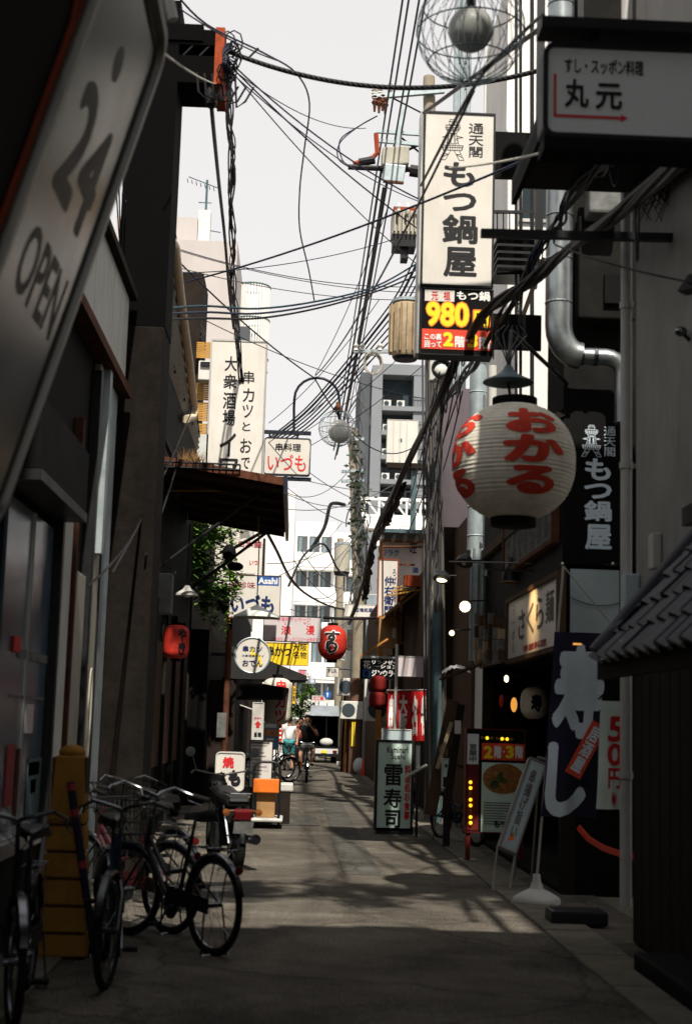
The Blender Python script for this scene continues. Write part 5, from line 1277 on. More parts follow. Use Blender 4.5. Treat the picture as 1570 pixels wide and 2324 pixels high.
# -- lanterns
def lantern(name, label, c, r, h, paper, text=None, ink='ink_red', group=None, ribs=26, sq=2.6, caps=True, side=None, tw=.62, thh=.80, gap=.98, bold=.06, tz=0.0):
    t = thing(name, label, 'paper lantern', (c.x, c.y, c.z-h/2), group)
    def rad(z): return r*max(.0, 1-min(1,abs(2*z/h))**sq*.87)**.5
    n = ribs*3; prof = []
    for i in range(n+1):
        z = -h/2+h*i/n; q = abs((i % 3)-1.5)/1.5
        prof.append((rad(z)*(1.0-.012*(0 if i % 3 else 1))+r*.004*math.sin(i*1.7), z))
    m = MB(); m.lathe(prof, c, 56); m.build('paper', paper, t, smooth=False)
    o = bpy.data.objects[t.children[0].name]
    for p in o.data.polygons: p.use_smooth = True
    if caps:
        for s in (-1, 1):
            m = MB(); m.lathe([(rad(h/2)*.98,0),(rad(h/2)*1.02,s*.01),(rad(h/2)*1.02,s*h*.085),(rad(h/2)*.9,s*h*.09)], c+Vector((0,0,s*h*.485)), 32); m.build('rim', 'black_wall', t, smooth=True)
    def wrap(s, az, ink, tw, thh):
        V, F, D = layout(s, True, bold, gap); bm = bmesh.new(); vs = [bm.verts.new((x-.5, k*.0001, y-.5)) for (x, y), k in zip(V, D)]
        for f in F:
            try: bm.faces.new([vs[i] for i in f])
            except ValueError: pass
        for ax, k in ((0, 14), (2, 40)):
            for i in range(1, k):
                no = Vector((1,0,0)) if ax == 0 else Vector((0,0,1)); bmesh.ops.bisect_plane(bm, geom=bm.verts[:]+bm.edges[:]+bm.faces[:], plane_co=no*(-.5+i/k), plane_no=no)
        bm.verts.ensure_lookup_table(); b = MB(); out = []
        for v in bm.verts:
            z = v.co.z*h*thh+tz; rr = rad(z)+.004+v.co.y*3; a = az+v.co.x*tw*2*r/r
            out.append(c+Vector((math.sin(a)*rr, -math.cos(a)*rr, z)))
        bm.verts.index_update(); b.add(out, [tuple(v.index for v in f.verts) for f in bm.faces]); bm.free()
        b.build('lettering', ink, t, smooth=True)
    if text: wrap(text[0], text[1], ink, tw/2, thh)
    if side: wrap(side[0], side[1], ink, tw/2, thh)
    return t
YL = 12.0; cL = A(1166, 1049, YL)
rL = (A(1305,1049,YL).x-A(1028,1049,YL).x)/2; hL = A(1166,922,YL).z-A(1166,1176,YL).z
big = lantern('paper_lantern', 'big round white paper lantern with red hiragana on the right', cL, rL, hL, 'lantern_paper', ('おかる', .21), 'lantern_ink', sq=2.3, side=('おかる', -1.32), tw=1.08, thh=.76, ribs=30, gap=.98, tz=.03, bold=.055)
hd = thing('lantern_hood', 'dark metal disc hood above the big white lantern', 'hood', tuple(A(1155,870,YL)))
c = A(1153,866,YL); rh = (A(1212,860,YL).x-A(1097,860,YL).x)/2
m = MB(); m.lathe([(rh,-.01),(rh*.98,.0),(rh*.45,.055),(.05,.10),(.03,.14)], c, 32); m.lathe([(rh*.97,-.012),(.02,-.006)], c, 32); m.build('hood', 'steel_blue', hd, smooth=True)
m = MB(); m.bar(c, (c.x+.03,YL,cL.z+hL/2), .012); m.bar(c+Vector((0,0,.12)), c+Vector((.02,0,.45)), .02); m.bar(c+Vector((.02,0,.45)), Vector((R2+.05,14.05,c.z+.5)), .02); m.build('hanger', 'black_steel', hd)
m = MB()
for k in range(5): m.tube([c+Vector((0,0,.14)), c+Vector((-.06+.03*k,0,.30)), c+Vector((-.12+.07*k,.02,.42)), c+Vector((-.03+.03*k,0,.5))], .007, 4)
m.build('cable_loop', 'cable_black', hd)
# red lanterns
YR = 37.0
c = A(754,1459,YR); rl = (A(787,1459,YR).x-A(721,1459,YR).x)/2; hl = A(754,1422,YR).z-A(754,1500,YR).z
lantern('paper_lantern', 'round red lantern with black white-edged characters over the middle of the alley', c, rl, hl, 'lantern_red', ('すり', -.05), 'ink_white', sq=2.6, tw=1.25, thh=.70, gap=.8, bold=.07)
rl2 = [o for o in COL.objects if o.name.startswith('paper_lantern')][-1]
def wrap_more(t, s, az, c, r, h, ink, tw, thh, bold, off, gap, sq=2.6, dz=0):
    def rad(z): return r*max(.0, 1-min(1,abs(2*z/h))**sq*.87)**.5
    V, F, D = layout(s, True, bold, gap); bm = bmesh.new(); vs = [bm.verts.new((x-.5, k*.0001, y-.5)) for (x, y), k in zip(V, D)]
    for f in F: bm.faces.new([vs[i] for i in f])
    for ax, k in ((0, 10), (2, 20)):
        for i in range(1, k):
            no = Vector((1,0,0)) if ax == 0 else Vector((0,0,1)); bmesh.ops.bisect_plane(bm, geom=bm.verts[:]+bm.edges[:]+bm.faces[:], plane_co=no*(-.5+i/k), plane_no=no)
    bm.verts.index_update(); b = MB()
    b.add([c+Vector((math.sin(az+v.co.x*tw)*(rad(v.co.z*h*thh+dz)+off+v.co.y*3), -math.cos(az+v.co.x*tw)*(rad(v.co.z*h*thh+dz)+off+v.co.y*3), v.co.z*h*thh+dz)) for v in bm.verts], [tuple(v.index for v in f.verts) for f in bm.faces]); bm.free()
    return b.build('lettering', ink, t, smooth=True)
wrap_more(rl2, 'すり', -.05, c, rl, hl, 'ink_black', 1.15, .64, .035, .012, .8)
wrap_more(rl2, 'む', -.05, c, rl, hl, 'ink_black', .5, .2, .04, .018, .8, dz=-.2*hl)
m = MB(); m.bar(c+Vector((0,0,hl*.56)), A(752,1402,37), .02); m.build('cord', 'black_steel', rl2)
c = A(400,1457,18.6)
lantern('paper_lantern', 'dim red lantern with black characters in the dark shopfront beside the pillar', c, .165, .43, 'lantern_red', ('やき', .55), 'ink_black', sq=6, tw=.75, thh=.8, bold=.05)
c = A(628,1592,33.0)
lantern('paper_lantern', 'white lantern with red lettering under the black drooping awning', c, .33, 1.05, 'lantern_paper', ('串カツ', .30), 'ink_red', sq=8, tw=.8, thh=.9, bold=.03)
for k, (px, py) in enumerate(((858,1553),(864,1553),(856,1588),(864,1590))):
    lantern('paper_lantern', ('dark red lantern of the stacked row, upper and nearer the lane','dark red lantern of the stacked row, upper and nearer the wall','dark red lantern of the stacked row, lower and nearer the lane','dark red lantern of the stacked row, lower and nearer the wall')[k], A(px,py,29.5+1.2*(k%2)), .17, .34, 'lantern_dim', None, sq=4, group='small dark red lanterns')
c = A(1212,1596,17.2)
lantern('paper_lantern', 'dim oval paper lantern with a black character inside the noodle shop', c, .165, .38, 'lantern_paper', ('寿', .0), 'ink_black', sq=3, tw=.8, thh=.55)
# amber hanging lamps and lit bulbs
def bulb(label, px, py, Y, r, mt='bulb_warm', shade=None, sq=(1,1,1)):
    c = A(px, py, Y); t = thing('shop_lamp', label, 'lamp', tuple(c)); m = MB(); m.ball(c, r, 14, sq); m.build('bulb', mt, t, smooth=True)
    m = MB(); m.bar(c+Vector((0,0,r)), c+Vector((.25,.05,r+.02)), .012, 6); m.build('arm', 'black_steel', t)
    if shade:
        m = MB(); m.lathe([(shade,-.02),(shade*.8,.06),(.03,.12)], c+Vector((0,0,r*.4)), 20, (.25,.45,1)); m.build('shade', 'black_steel', t, smooth=True)
    return t
bulb('bright white round bulb glowing on the right shopfront', 1055, 1377, 17.6, .068)
bulb('small glowing pinkish bulb lower on the right shopfront', 1025, 1437, 18.6, .035)
bulb('lit spotlight under a dark hood by the utility pole', 1003, 1316, 21.0, .055, 'bulb_warm', .13, (1.5,.7,.7))
bulb('dark hooded spotlight with a thin bright edge beside the paper lantern', 1053, 1278, 19.0, .03, 'globe_white', .12)
bulb('tilted oval light inside the noodle shop', 1149, 1541, 16.5, .032, 'bulb_warm', None, (.8,.8,1.3))
bulb('amber elongated lamp deep inside the noodle shop', 1166, 1600, 17.6, .05, 'bulb_amber', None, (.8,.8,1.8))
bulb('dim amber lamp beside the amber elongated lamp', 1138, 1592, 18.0, .045, 'lantern_red', None, (.7,.7,1.8))
pd = thing('pendant_lamp', 'small white dish pendant lamp by the grey sign box on the left', 'lamp', tuple(A(424,1356,20)))
c = A(424,1352,20.0); m = MB(); m.lathe([(.155,0),(.15,.03),(.06,.09),(.03,.14)], c, 24); m.build('shade', 'plastic_white', pd, smooth=True)
m = MB(); m.ball(c+Vector((0,0,.01)), .06, 12, (1,1,.6)); m.build('bulb', 'globe_white', pd, smooth=True)
m = MB(); m.bar(c+Vector((0,0,.14)), c+Vector((0,0,1.0)), .010); m.build('cord', 'black_steel', pd)
for k, (px, py) in enumerate(((1421,1456),(1572,1447),(1310,1462))):
    t = thing('eave_light', ('small amber slot light under the tiled eave near its tip','small amber slot light under the tiled eave at the frame edge','faint amber slot light at the corner of the tiled eave')[k], 'light', tuple(A(px,py,8.2)), 'amber eave lights')
    c = A(px, py, (8.3,7.0,10.9)[k]); m = MB(); m.box(c.x-.03,c.x+.03,c.y-.01,c.y+.02,c.z-.006,c.z+.006); m.build('lens', 'bulb_amber', t)

# -- black wall sign and panels on the flue wall
bs = thing('wall_sign', 'black wall sign with pale brush characters beside the big white lantern', 'sign', tuple(A(1360,1280,13.9)))
a = rect(1262, 885, 1440, 1283, 13.95); m = MB(); m.box(a[0]+.06,a[1],13.92,13.985,a[2],a[3]); m.build('panel', 'black_wall', bs)
f = 13.915
for ch, y0, y1, x0, x1 in (('も',1040,1090,1327,1386),('つ',1097,1132,1325,1388),('鍋',1136,1183,1325,1388),('屋',1190,1248,1327,1388)): face_letters(bs, ch, x0, y0, x1, y1, f, 'ink_paleblue', bold=.035)
face_letters(bs, '通天閣', 1370, 968, 1397, 1036, f, 'ink_paleblue', True, .005); strokes(bs, TOWER, 1318, 965, 1366, 1036, f, 'ink_paleblue', .0055, 'tower_drawing')
gp = thing('wall_panel', 'blank pale blue grey panel above the navy banner', 'panel', tuple(A(1346,1450,13.8)))
a = rect(1292, 1294, 1402, 1455, 13.95); m = MB(); m.box(a[0],a[1],13.90,13.93,a[2],a[3]); m.build('panel', 'sign_panelgrey', gp)
m = MB(); m.tube(cat_pts(Vector((a[0],13.89,a[3]-.28)), Vector((a[1],13.89,a[3]-.32)), .05, 10), .004, 4); m.build('wire', 'cable_black', gp)
lampb = thing('lamp_rail', 'thin dark rail with two small lamps under the black wall sign', 'lamp rail', tuple(A(1270,1285,13.6)))
m = MB(); m.bar(A(1020,1275,19), A(1400,1282,13.6), .012, 6); m.build('rail', 'black_steel', lampb)
for px in (1276, 1390):
    m = MB(); m.ball(A(px,1279,13.55), .014, 10); m.build('bulb', 'globe_white', lampb, smooth=True)

# -- boards on the noodle shop front (read along the alley)
def wall_board(name, label, p00, p10, p11, p01, X, face, frame='brown_board'):
    """corners (far-bottom, near-bottom, near-top, far-top) measured on the plane x = X"""
    c = [atX(px, py, X) for px, py in (p00, p10, p11, p01)]
    y0, y1 = (c[0].y+c[3].y)/2, (c[1].y+c[2].y)/2; z0, z1 = (c[0].z+c[1].z)/2, (c[2].z+c[3].z)/2
    t = thing(name, label, 'sign', (X, (y0+y1)/2, z0))
    m = MB(); m.box(X, X+.05, y1, y0, z0, z1); m.build('panel', face, t)
    m = MB(); ring(m, [(y0+.05,z1+.05),(y1-.05,z1+.05),(y1-.05,z0-.05),(y0+.05,z0-.05)], [(y0,z1),(y1,z1),(y1,z0),(y0,z0)], (X-.03,0,0), (0,1,0), (0,0,1), (.09,0,0)); m.build('frame', frame, t)
    return t, y0, y1, z0, z1
def wall_letters(t, s, X, y0, y1, z0, z1, m, vert=False, bold=.02):   # left edge y0 (far), right edge y1 (near)
    return letters(t, s, (X, y0, z0), (0, y1-y0, 0), (0, 0, z1-z0), m, vert, bold)
XB = R2-.09
t, y0, y1, z0, z1 = wall_board('shop_sign', 'cream shop sign with grey brush writing lit by a lamp over the noodle shop', (1153,1505), (1268,1456), (1268,1302), (1153,1375), XB, 'sign_white')
Ly = y0-y1; Hz = z1-z0
wall_letters(t, 'らーめん', XB-.003, y0-.10*Ly, y0-.16*Ly, z0+.1*Hz, z0+.92*Hz, 'ink_grey', True, .0)
for k, ch in enumerate(('さ','く','ら','麺')): wall_letters(t, ch, XB-.003, y0-(.24+.18*k)*Ly, y0-(.38+.18*k)*Ly, z0+(.28+.03*k)*Hz, z0+(.78+.03*k)*Hz, 'ink_grey', False, .012)
wall_letters(t, '季節料理', XB-.003, y0-.35*Ly, y0-.8*Ly, z0+.05*Hz, z0+.16*Hz, 'ink_maroon')
sl_ = bpy.data.lights.new('shop_sign_lamp', 'SPOT'); sl_.energy = 26; sl_.color = (1.0,.62,.25); sl_.spot_size = R(75); sl_.spot_blend = 1; sl_.shadow_soft_size = .04
so = bpy.data.objects.new('shop_sign_lamp', sl_); COL.objects.link(so); so.location = (XB-.5, (y0+y1)/2-.15, z1+.10); so.rotation_euler = (Vector((XB,(y0+y1)/2-.15,z0+.62*Hz))-so.location).to_track_quat('-Z','Y').to_euler()
slt = thing('sign_lamp', 'little black lamp arm lighting the cream shop sign', 'lamp', (XB-.45,(y0+y1)/2-.15,z1+.1))
m = MB(); m.bar((XB,(y0+y1)/2-.15,z1+.2),(XB-.5,(y0+y1)/2-.15,z1+.2),.012,6); m.lathe([(.05,0),(.03,.06),(0,.07)],(XB-.5,(y0+y1)/2-.15,z1+.13),12); m.build('arm', 'black_steel', slt)
t, y0, y1, z0, z1 = wall_board('shop_sign', 'weathered grey notice board with black brush writing under the big lantern', (1146,1284), (1256,1240), (1256,1130), (1146,1165), R2-.05, 'cloth_grey', 'rust_iron')
Ly = y0-y1; Hz = z1-z0
for k in range(7): wall_letters(t, ('旬の味','刺身盛','天ぷら','てっちり','鯨ベーコン','うなぎ','一品')[k], R2-.053, y0-(.06+.13*k)*Ly, y0-(.13+.13*k)*Ly, z0+.1*Hz, z0+(.95-.05*(k%3))*Hz, 'ink_black', True, .03)
hk = thing('hook_lamp', 'dark bell lamp with a thin orange rim under the weathered notice board', 'lamp', tuple(A(1160,1320,17)))
c = A(1160,1318,17.0); m = MB(); m.lathe([(.11,-.02),(.10,.10),(.04,.2),(.02,.28)], c, 20); m.build('bell', 'black_steel', hk, smooth=True)
m = MB(); m.tube([c+Vector((.115*math.cos(q*.3),.115*math.sin(q*.3),-.02)) for q in range(21)], .006, 5, closed=True); m.build('rim', 'orange_wood', hk)
# hanging wooden menu strips
for k in range(6):
    px = 1082+k*11; Y = 18.3-.35*k; t = thing('menu_strip', ('first','second','third','fourth','fifth','sixth')[k]+' hanging menu strip counted from the lane beside the cream shop sign', 'menu strip', tuple(A(px,1505,Y)), 'hanging menu strips')
    a = rect(px-5, 1390+6*(k%3), px+5, 1508-8*(k%2), Y); x = (a[0]+a[1])/2
    for q in range(4):
        m = MB(); m.obox((x+random.uniform(-.01,.01), Y, a[2]+(a[3]-a[2])*(q+.5)/4), (.04,.02,0), (-.004,.008,0), (0,0,(a[3]-a[2])*.115)); m.build('tag', ('cloth_grey','brown_board','cloth_grey','transformer_rust','brown_board')[random.randint(0,4)], t)
    m = MB(); m.bar((x,Y+.012,a[2]),(x,Y+.012,a[3]+.1),.004,4); m.build('string', 'cable_black', t)

# -- right middle signs
s8, f = signbox('tall_sign', 'narrow white vertical sign edged in red with navy characters on the right', 'sign', 857, 1269, 903, 1403, 31.0, 'sign_white', 'red_oxide', .16, .022)
face_letters(s8, '仲右衛門', 871, 1308, 894-1, 1396, f, 'ink_navy', True, .03); face_letters(s8, 'ろばた焼', 890-1, 1292, 899, 1366, f, 'ink_navy', True, .01)
m = MB(); a = rect(857,1269,903,1403,31); m.box(a[1]+.002, 2.5, 31.05, 31.09, a[3]-.12, a[3]-.08); m.build('bracket', 'rust_iron', s8)
m = MB(); m.box(a[1]+.002, 2.5, 31.05, 31.09, a[2]+.08, a[2]+.12); m.build('bracket', 'rust_iron', s8)
s9, f = signbox('shop_sign', 'square white sign in an orange timber frame behind the narrow red edged sign', 'sign', 860, 1226, 964, 1342, 32.6, 'sign_white', 'orange_wood', .14, .055)
face_letters(s9, 'リラク', 868, 1247, 905, 1262, f, 'sign_blue', bold=.03); face_letters(s9, '旺', 930, 1233, 946, 1256, f, 'ink_navy', bold=.02); face_letters(s9, '温', 935, 1288, 950, 1300, f, 'sign_blue', bold=.03); face_letters(s9, '魁', 916, 1305, 947, 1324, f, 'sign_blue', bold=.05)
m = MB(); a = rect(860,1226,964,1342,32.6); m.box(a[0]+.02,a[0]+.14,32.62,32.74,0,a[2]-.003); m.build('timber_post', 'orange_wood', s9)
s10, f = signbox('box_sign', 'black relaxation shop sign with white lettering and a blue panel', 'sign', 817, 1496, 906, 1542, 30.0, 'black_wall', 'black_steel', .14, .01)
face_letters(s10, '花', 824, 1499, 841, 1518, f, 'ink_white', bold=.03); patch(s10, 823, 1520, 839, 1538, f, 'sign_blue'); face_letters(s10, '癒', 826, 1522, 837, 1536, f-.003, 'ink_navy', bold=.04)
face_letters(s10, 'リラクゼー', 844, 1499, 903, 1508, f, 'ink_white', bold=.03); face_letters(s10, 'ーション', 850, 1509, 901, 1518, f, 'ink_white', bold=.03); face_letters(s10, 'ジンウライ', 843, 1521, 904, 1536, f, 'ink_white', bold=.035)
m = MB(); a = rect(817,1496,906,1542,30); m.box(a[0],2.4,30.03,30.07,a[3]+.02,a[3]+.06); m.build('rail', 'steel_pale', s10)
s11, f = signbox('awning_box', 'pinkish white awning box lit half in sun behind the red flags', 'awning', 902, 1490, 975, 1536, 27.6, 'sign_pink', 'plastic_white', .5, .01)
s12, f = signbox('billboard_box', 'blank white corrugated box sign hanging before the grey tower', 'sign', 878, 952, 948, 1050, 36.0, 'sign_white', 'fascia_grey', .3, .012)
for k in range(3):
    a = rect(892+15*k, 954, 894+15*k, 1046, f); m = MB(); m.box(a[0],a[1],f-.02,f,a[2],a[3]); m.build('rib', 'fascia_grey', s12)
patch(s12, 906, 995, 912, 1003, f-.01, 'ink_black', 'mark'); a = rect(880,1050,950,1062,36); m = MB(); m.box(a[0],a[1]+.4,36.0,36.3,a[2],a[3]-.004); m.build('shelf', 'dark_brown', s12)
m = MB(); m.bar((a[1]-.1,36.2,0),(a[1]-.1,36.2,a[2]),.07); m.build('support', 'steel_blue', s12)
s13, f = signbox('sushi_billboard', 'white billboard with navy characters under the truss footbridge', 'sign', 848, 1193, 958, 1240, 70.0, 'apartment_white', 'fascia_grey', .2, .03)
face_letters(s13, '鮨', 904, 1199, 920, 1219, f, 'ink_navy', bold=.04); face_letters(s13, 'つ', 896, 1224, 925, 1236, f, 'ink_navy', bold=.04)
m = MB(); a = rect(848,1193,958,1240,70); m.bar((a[0]+.4,70.1,0),(a[0]+.4,70.1,a[2]),.09); m.bar((a[1]-.4,70.1,0),(a[1]-.4,70.1,a[2]),.09); m.build('leg', 'steel_pale', s13)
s14, f = signbox('banner_sign', 'long white shop banner with tiny navy lettering behind the red edged sign', 'sign', 782, 1372, 858, 1400, 44.0, 'sign_white', 'fascia_grey', .1, .01)
face_letters(s14, '立喰処酒場', 806, 1380, 855, 1390, f, 'ink_navy', bold=.04); m = MB(); a = rect(782,1372,858,1400,44); m.bar((a[1],44.05,a[2]+.1),(2.3,44.05,a[2]+.1),.03); m.build('bracket', 'steel_pale', s14)
s15, f = signbox('box_sign', 'tiny white box sign with blue lettering above the blue round road sign', 'sign', 740, 1514, 769, 1537, 52.0, 'sign_white', 'black_steel', .14, .012)
face_letters(s15, 'すし久', 743, 1518, 765, 1528, f, 'ink_navy', bold=.05); m = MB(); a = rect(740,1514,769,1537,52); m.bar((a[1],52.07,a[2]+.3),(2.2,52.07,a[2]+.3),.03); m.build('bracket', 'black_steel', s15)
# red roof edge with striped underside and braces
rr_ = thing('lean_to_roof', 'red edged lean-to roof with yellow rafters on the right', 'roof', tuple(A(940,1340,30)))
p, q = A(912,1318,29.6), A(968,1306,28.6)
m = MB(); m.box(p.x, 2.6, 29.0, 29.2, p.z-.16, p.z+.06); m.build('fascia', 'red_oxide', rr_)
m = MB(); m.add([(p.x-.35,29.21,p.z-.75),(2.5,29.21,p.z-.15),(2.5,33.1,p.z-.1),(p.x-.35,33.1,p.z-.7),(p.x-.35,29.21,p.z-.71),(2.5,29.21,p.z-.08),(2.5,33.1,p.z-.02),(p.x-.35,33.1,p.z-.64)],[(0,3,2,1),(4,5,6,7),(0,1,5,4),(1,2,6,5),(2,3,7,6),(3,0,4,7)]); m.build('sheet', 'dark_brown', rr_)
for k in range(3):
    m = MB(); m.beam(A(878+9*k,1352-9*k,29.1), A(965,1336-9*k,29.1), .03,.03); m.build('rafter', 'bamboo', rr_)
m = MB(); m.beam(A(866,1404,29.3), A(965,1330,29.3), .045,.045); m.beam(A(818,1490,29.3), A(880,1450,29.3), .04,.04); m.build('brace', 'orange_wood', rr_)
m = MB(); m.bar(A(868,1240,29.4), A(868,1402,29.4), .018); m.bar(A(868,1241,29.4), A(965,1241,29.4), .022); m.build('frame', 'rust_iron', rr_)
vd = thing('lit_cabinet', 'amber glazed cabinet with a rounded top beneath the red edged sign', 'cabinet', tuple(A(881,1470,30)))
a = rect(860, 1398, 903, 1470, 30.4); m = MB(); m.prism([(a[0],a[2]),(a[1],a[2]),(a[1],a[3]-.12),(a[1]-.1,a[3]),(a[0],a[3])],(0,30.4,0),(1,0,0),(0,0,1),(0,.3,0)); m.build('casing', 'cardboard', vd)
m = MB(); m.box(a[1]-.12,a[1]-.05,30.37,30.398,a[2]+.2,a[2]+.42); m.build('label', 'sign_white', vd)
# roof eave, top of the orange frame
ev = thing('tin_eave', 'grey green tin eave with short brackets above the orange framed sign', 'eave', tuple(A(930,1215,31)))
m = MB(); m.box(A(862,1212,32).x, A(990,1212,32).x, 31.6, 33.1, A(900,1214,32).z, A(900,1206,32).z); m.build('sheet', 'steel_blue', ev)
for k in range(5):
    p = A(868+26*k,1218,32.0); m = MB(); m.box(p.x-.03,p.x+.03,31.9,32.5,p.z-.06,p.z+.04); m.build('bracket', 'plastic_white', ev)

# unseen lanterns added across the alley mouth, above the view, to shade the road
for k in range(6):
    c = Vector((-1.5+.62*k, 7.4+.12*(k%2), 8.2-.1*math.sin(k*.6))); lantern('paper_lantern', ('first','second','third','fourth','fifth','sixth')[k]+' lantern from the left of the unseen string added overhead to shade the road', c, .24 if k % 2 else .19, .5, 'lantern_red', None, sq=4, ribs=10, group='added shade lanterns overhead')
wire('wire carrying the added lantern string overhead, out of view', (-1.9, 7.45, 8.55), (2.6, 7.45, 8.55), .08, .012)

# smaller clutter deeper in the lane
def mini(name, label, cat, x0, y0, x1, y1, Y, face, frame, txt=None, ink='ink_black', vert=False, side=1, wallx=2.2, group=None):
    t, f = signbox(name, label, cat, x0, y0, x1, y1, Y, face, frame, .12, .014, group=group)
    if txt: face_letters(t, txt, x0+(x1-x0)*.16, y0+(y1-y0)*.12, x1-(x1-x0)*.16, y1-(y1-y0)*.12, f, ink, vert, .03)
    a = rect(x0, y0, x1, y1, Y); m = MB(); e = a[1]+.002 if side > 0 else a[0]-.002
    m.box(min(e, wallx), max(e, wallx), Y+.04, Y+.08, a[3]-.12, a[3]-.08); m.build('bracket', 'black_steel', t)
    return t
mini('box_sign','small green edged white sign sticking out above the truck','sign',770,1466,784,1500,50,'sign_white','steel_blue','酒処','ink_navy',True,1,2.15)
mini('box_sign','narrow cream sign with maroon characters beyond the red lantern','sign',788,1430,799,1476,48,'cream_wall','rust_iron','うどん','ink_maroon',True,1,2.15)
mini('box_sign','faded rose sign far down the lane under the yellow sign','sign',676,1520,696,1534,44,'sign_pink','black_steel','喫茶','ink_rose',False,-1,-1.5)
mini('box_sign','tiny blue sign in the distance above the street tree','sign',700,1540,716,1552,60,'sign_blue','fascia_grey','宿','ink_white',False,-1,-1.6)
mini('box_sign','slim yellow sign strip beside the mauve billboard','sign',664,1556,671,1598,45,'sign_yellow','orange_wood','定食','ink_black',True,-1,-1.5)
for k, (px, py, Y) in enumerate(((778,1560,46.5),(784,1612,46.0),(846,1610,33.15),(845,1560,34.0))):
    t = thing('air_conditioner', ('upper outdoor unit on the pale blue grey house','lower outdoor unit on the pale blue grey house','dusty outdoor unit low on the brown shop by the red flags','dusty outdoor unit high on the brown shop by the red flags')[k], 'air conditioner', tuple(A(px,py+14,Y)))
    c = A(px,py,Y); m = MB(); m.box(c.x-.2,c.x+.55,Y-.34,Y-.05,c.z-.28,c.z+.28); m.build('casing','ac_white',t,bevel=.02)
    m = MB(); m.lathe([(.21,0),(.21,.015),(.05,.02),(0,.02)], (c.x+.08,Y-.342,c.z), 18, (0,-1,0)); m.build('grille','apartment_dark',t)
t = thing('striped_awning','red and white striped awning over the far left doorway','awning',tuple(A(640,1625,41)))
p = A(606,1622,40); q = A(641,1634,40)
for k in range(7):
    y0_ = 40+.5*k; m = MB(); m.add([(-1.5,y0_,p.z+.25),(q.x,y0_,q.z),(q.x,y0_+.495,q.z),(-1.5,y0_+.495,p.z+.25),(-1.5,y0_,p.z+.23),(q.x,y0_,q.z-.02),(q.x,y0_+.495,q.z-.02),(-1.5,y0_+.495,p.z+.23)],[(0,1,2,3),(7,6,5,4),(0,4,5,1),(1,5,6,2),(2,6,7,3),(3,7,4,0)]); m.build('stripe','cloth_red' if k%2 else 'cloth_white',t)
mat('cloth_mint', (0.66, 0.78, 0.72), 0.8, var=.1)
# ================================================================ BICYCLES
def wheel_parts(t, cx, cz, r, tyre='rubber', w=.022, spokes=18, hubw=.04):
    def circ(rad, y=0, n=36): return [(cx+rad*math.cos(2*math.pi*k/n), y, cz+rad*math.sin(2*math.pi*k/n)) for k in range(n)]
    m = MB(); m.tube(circ(r-w), w, 8, closed=True); wh = m.build('wheel', tyre, t, smooth=True)
    m = MB(); m.tube(circ(r-2*w-.006), .011, 6, closed=True); m.build('rim', 'chrome', wh, smooth=True)
    m = MB()
    for k in range(spokes):
        a = 2*math.pi*k/spokes; s = hubw*(1 if k % 2 else -1)*.8; m.bar((cx+.02*math.cos(a+1.2), s, cz+.02*math.sin(a+1.2)), (cx+(r-.05)*math.cos(a), 0, cz+(r-.05)*math.sin(a)), .0016, 3)
    m.bar((cx,-hubw-.02,cz),(cx,hubw+.02,cz),.018,8); tag(m.build('spokes', 'chrome', wh), kind='stuff')
    return wh
def fender(t, cx, cz, r, a0, a1, mt='chrome'):
    m = MB(); n = 16
    for i in range(n+1):
        a = R(a0+(a1-a0)*i/n); c = Vector((cx+(r+.012)*math.cos(a), 0, cz+(r+.012)*math.sin(a))); d = Vector((math.cos(a),0,math.sin(a)))
        m.v += [c+Vector((0,-.03,0))-d*.016, c+Vector((0,-.018,0)), c+Vector((0,.018,0)), c+Vector((0,.03,0))-d*.016]
    for i in range(n):
        for k in range(3): m.f.append((4*i+k, 4*i+k+1, 4*i+k+5, 4*i+k+4))
    return m.build('fender', mt, t, smooth=True)
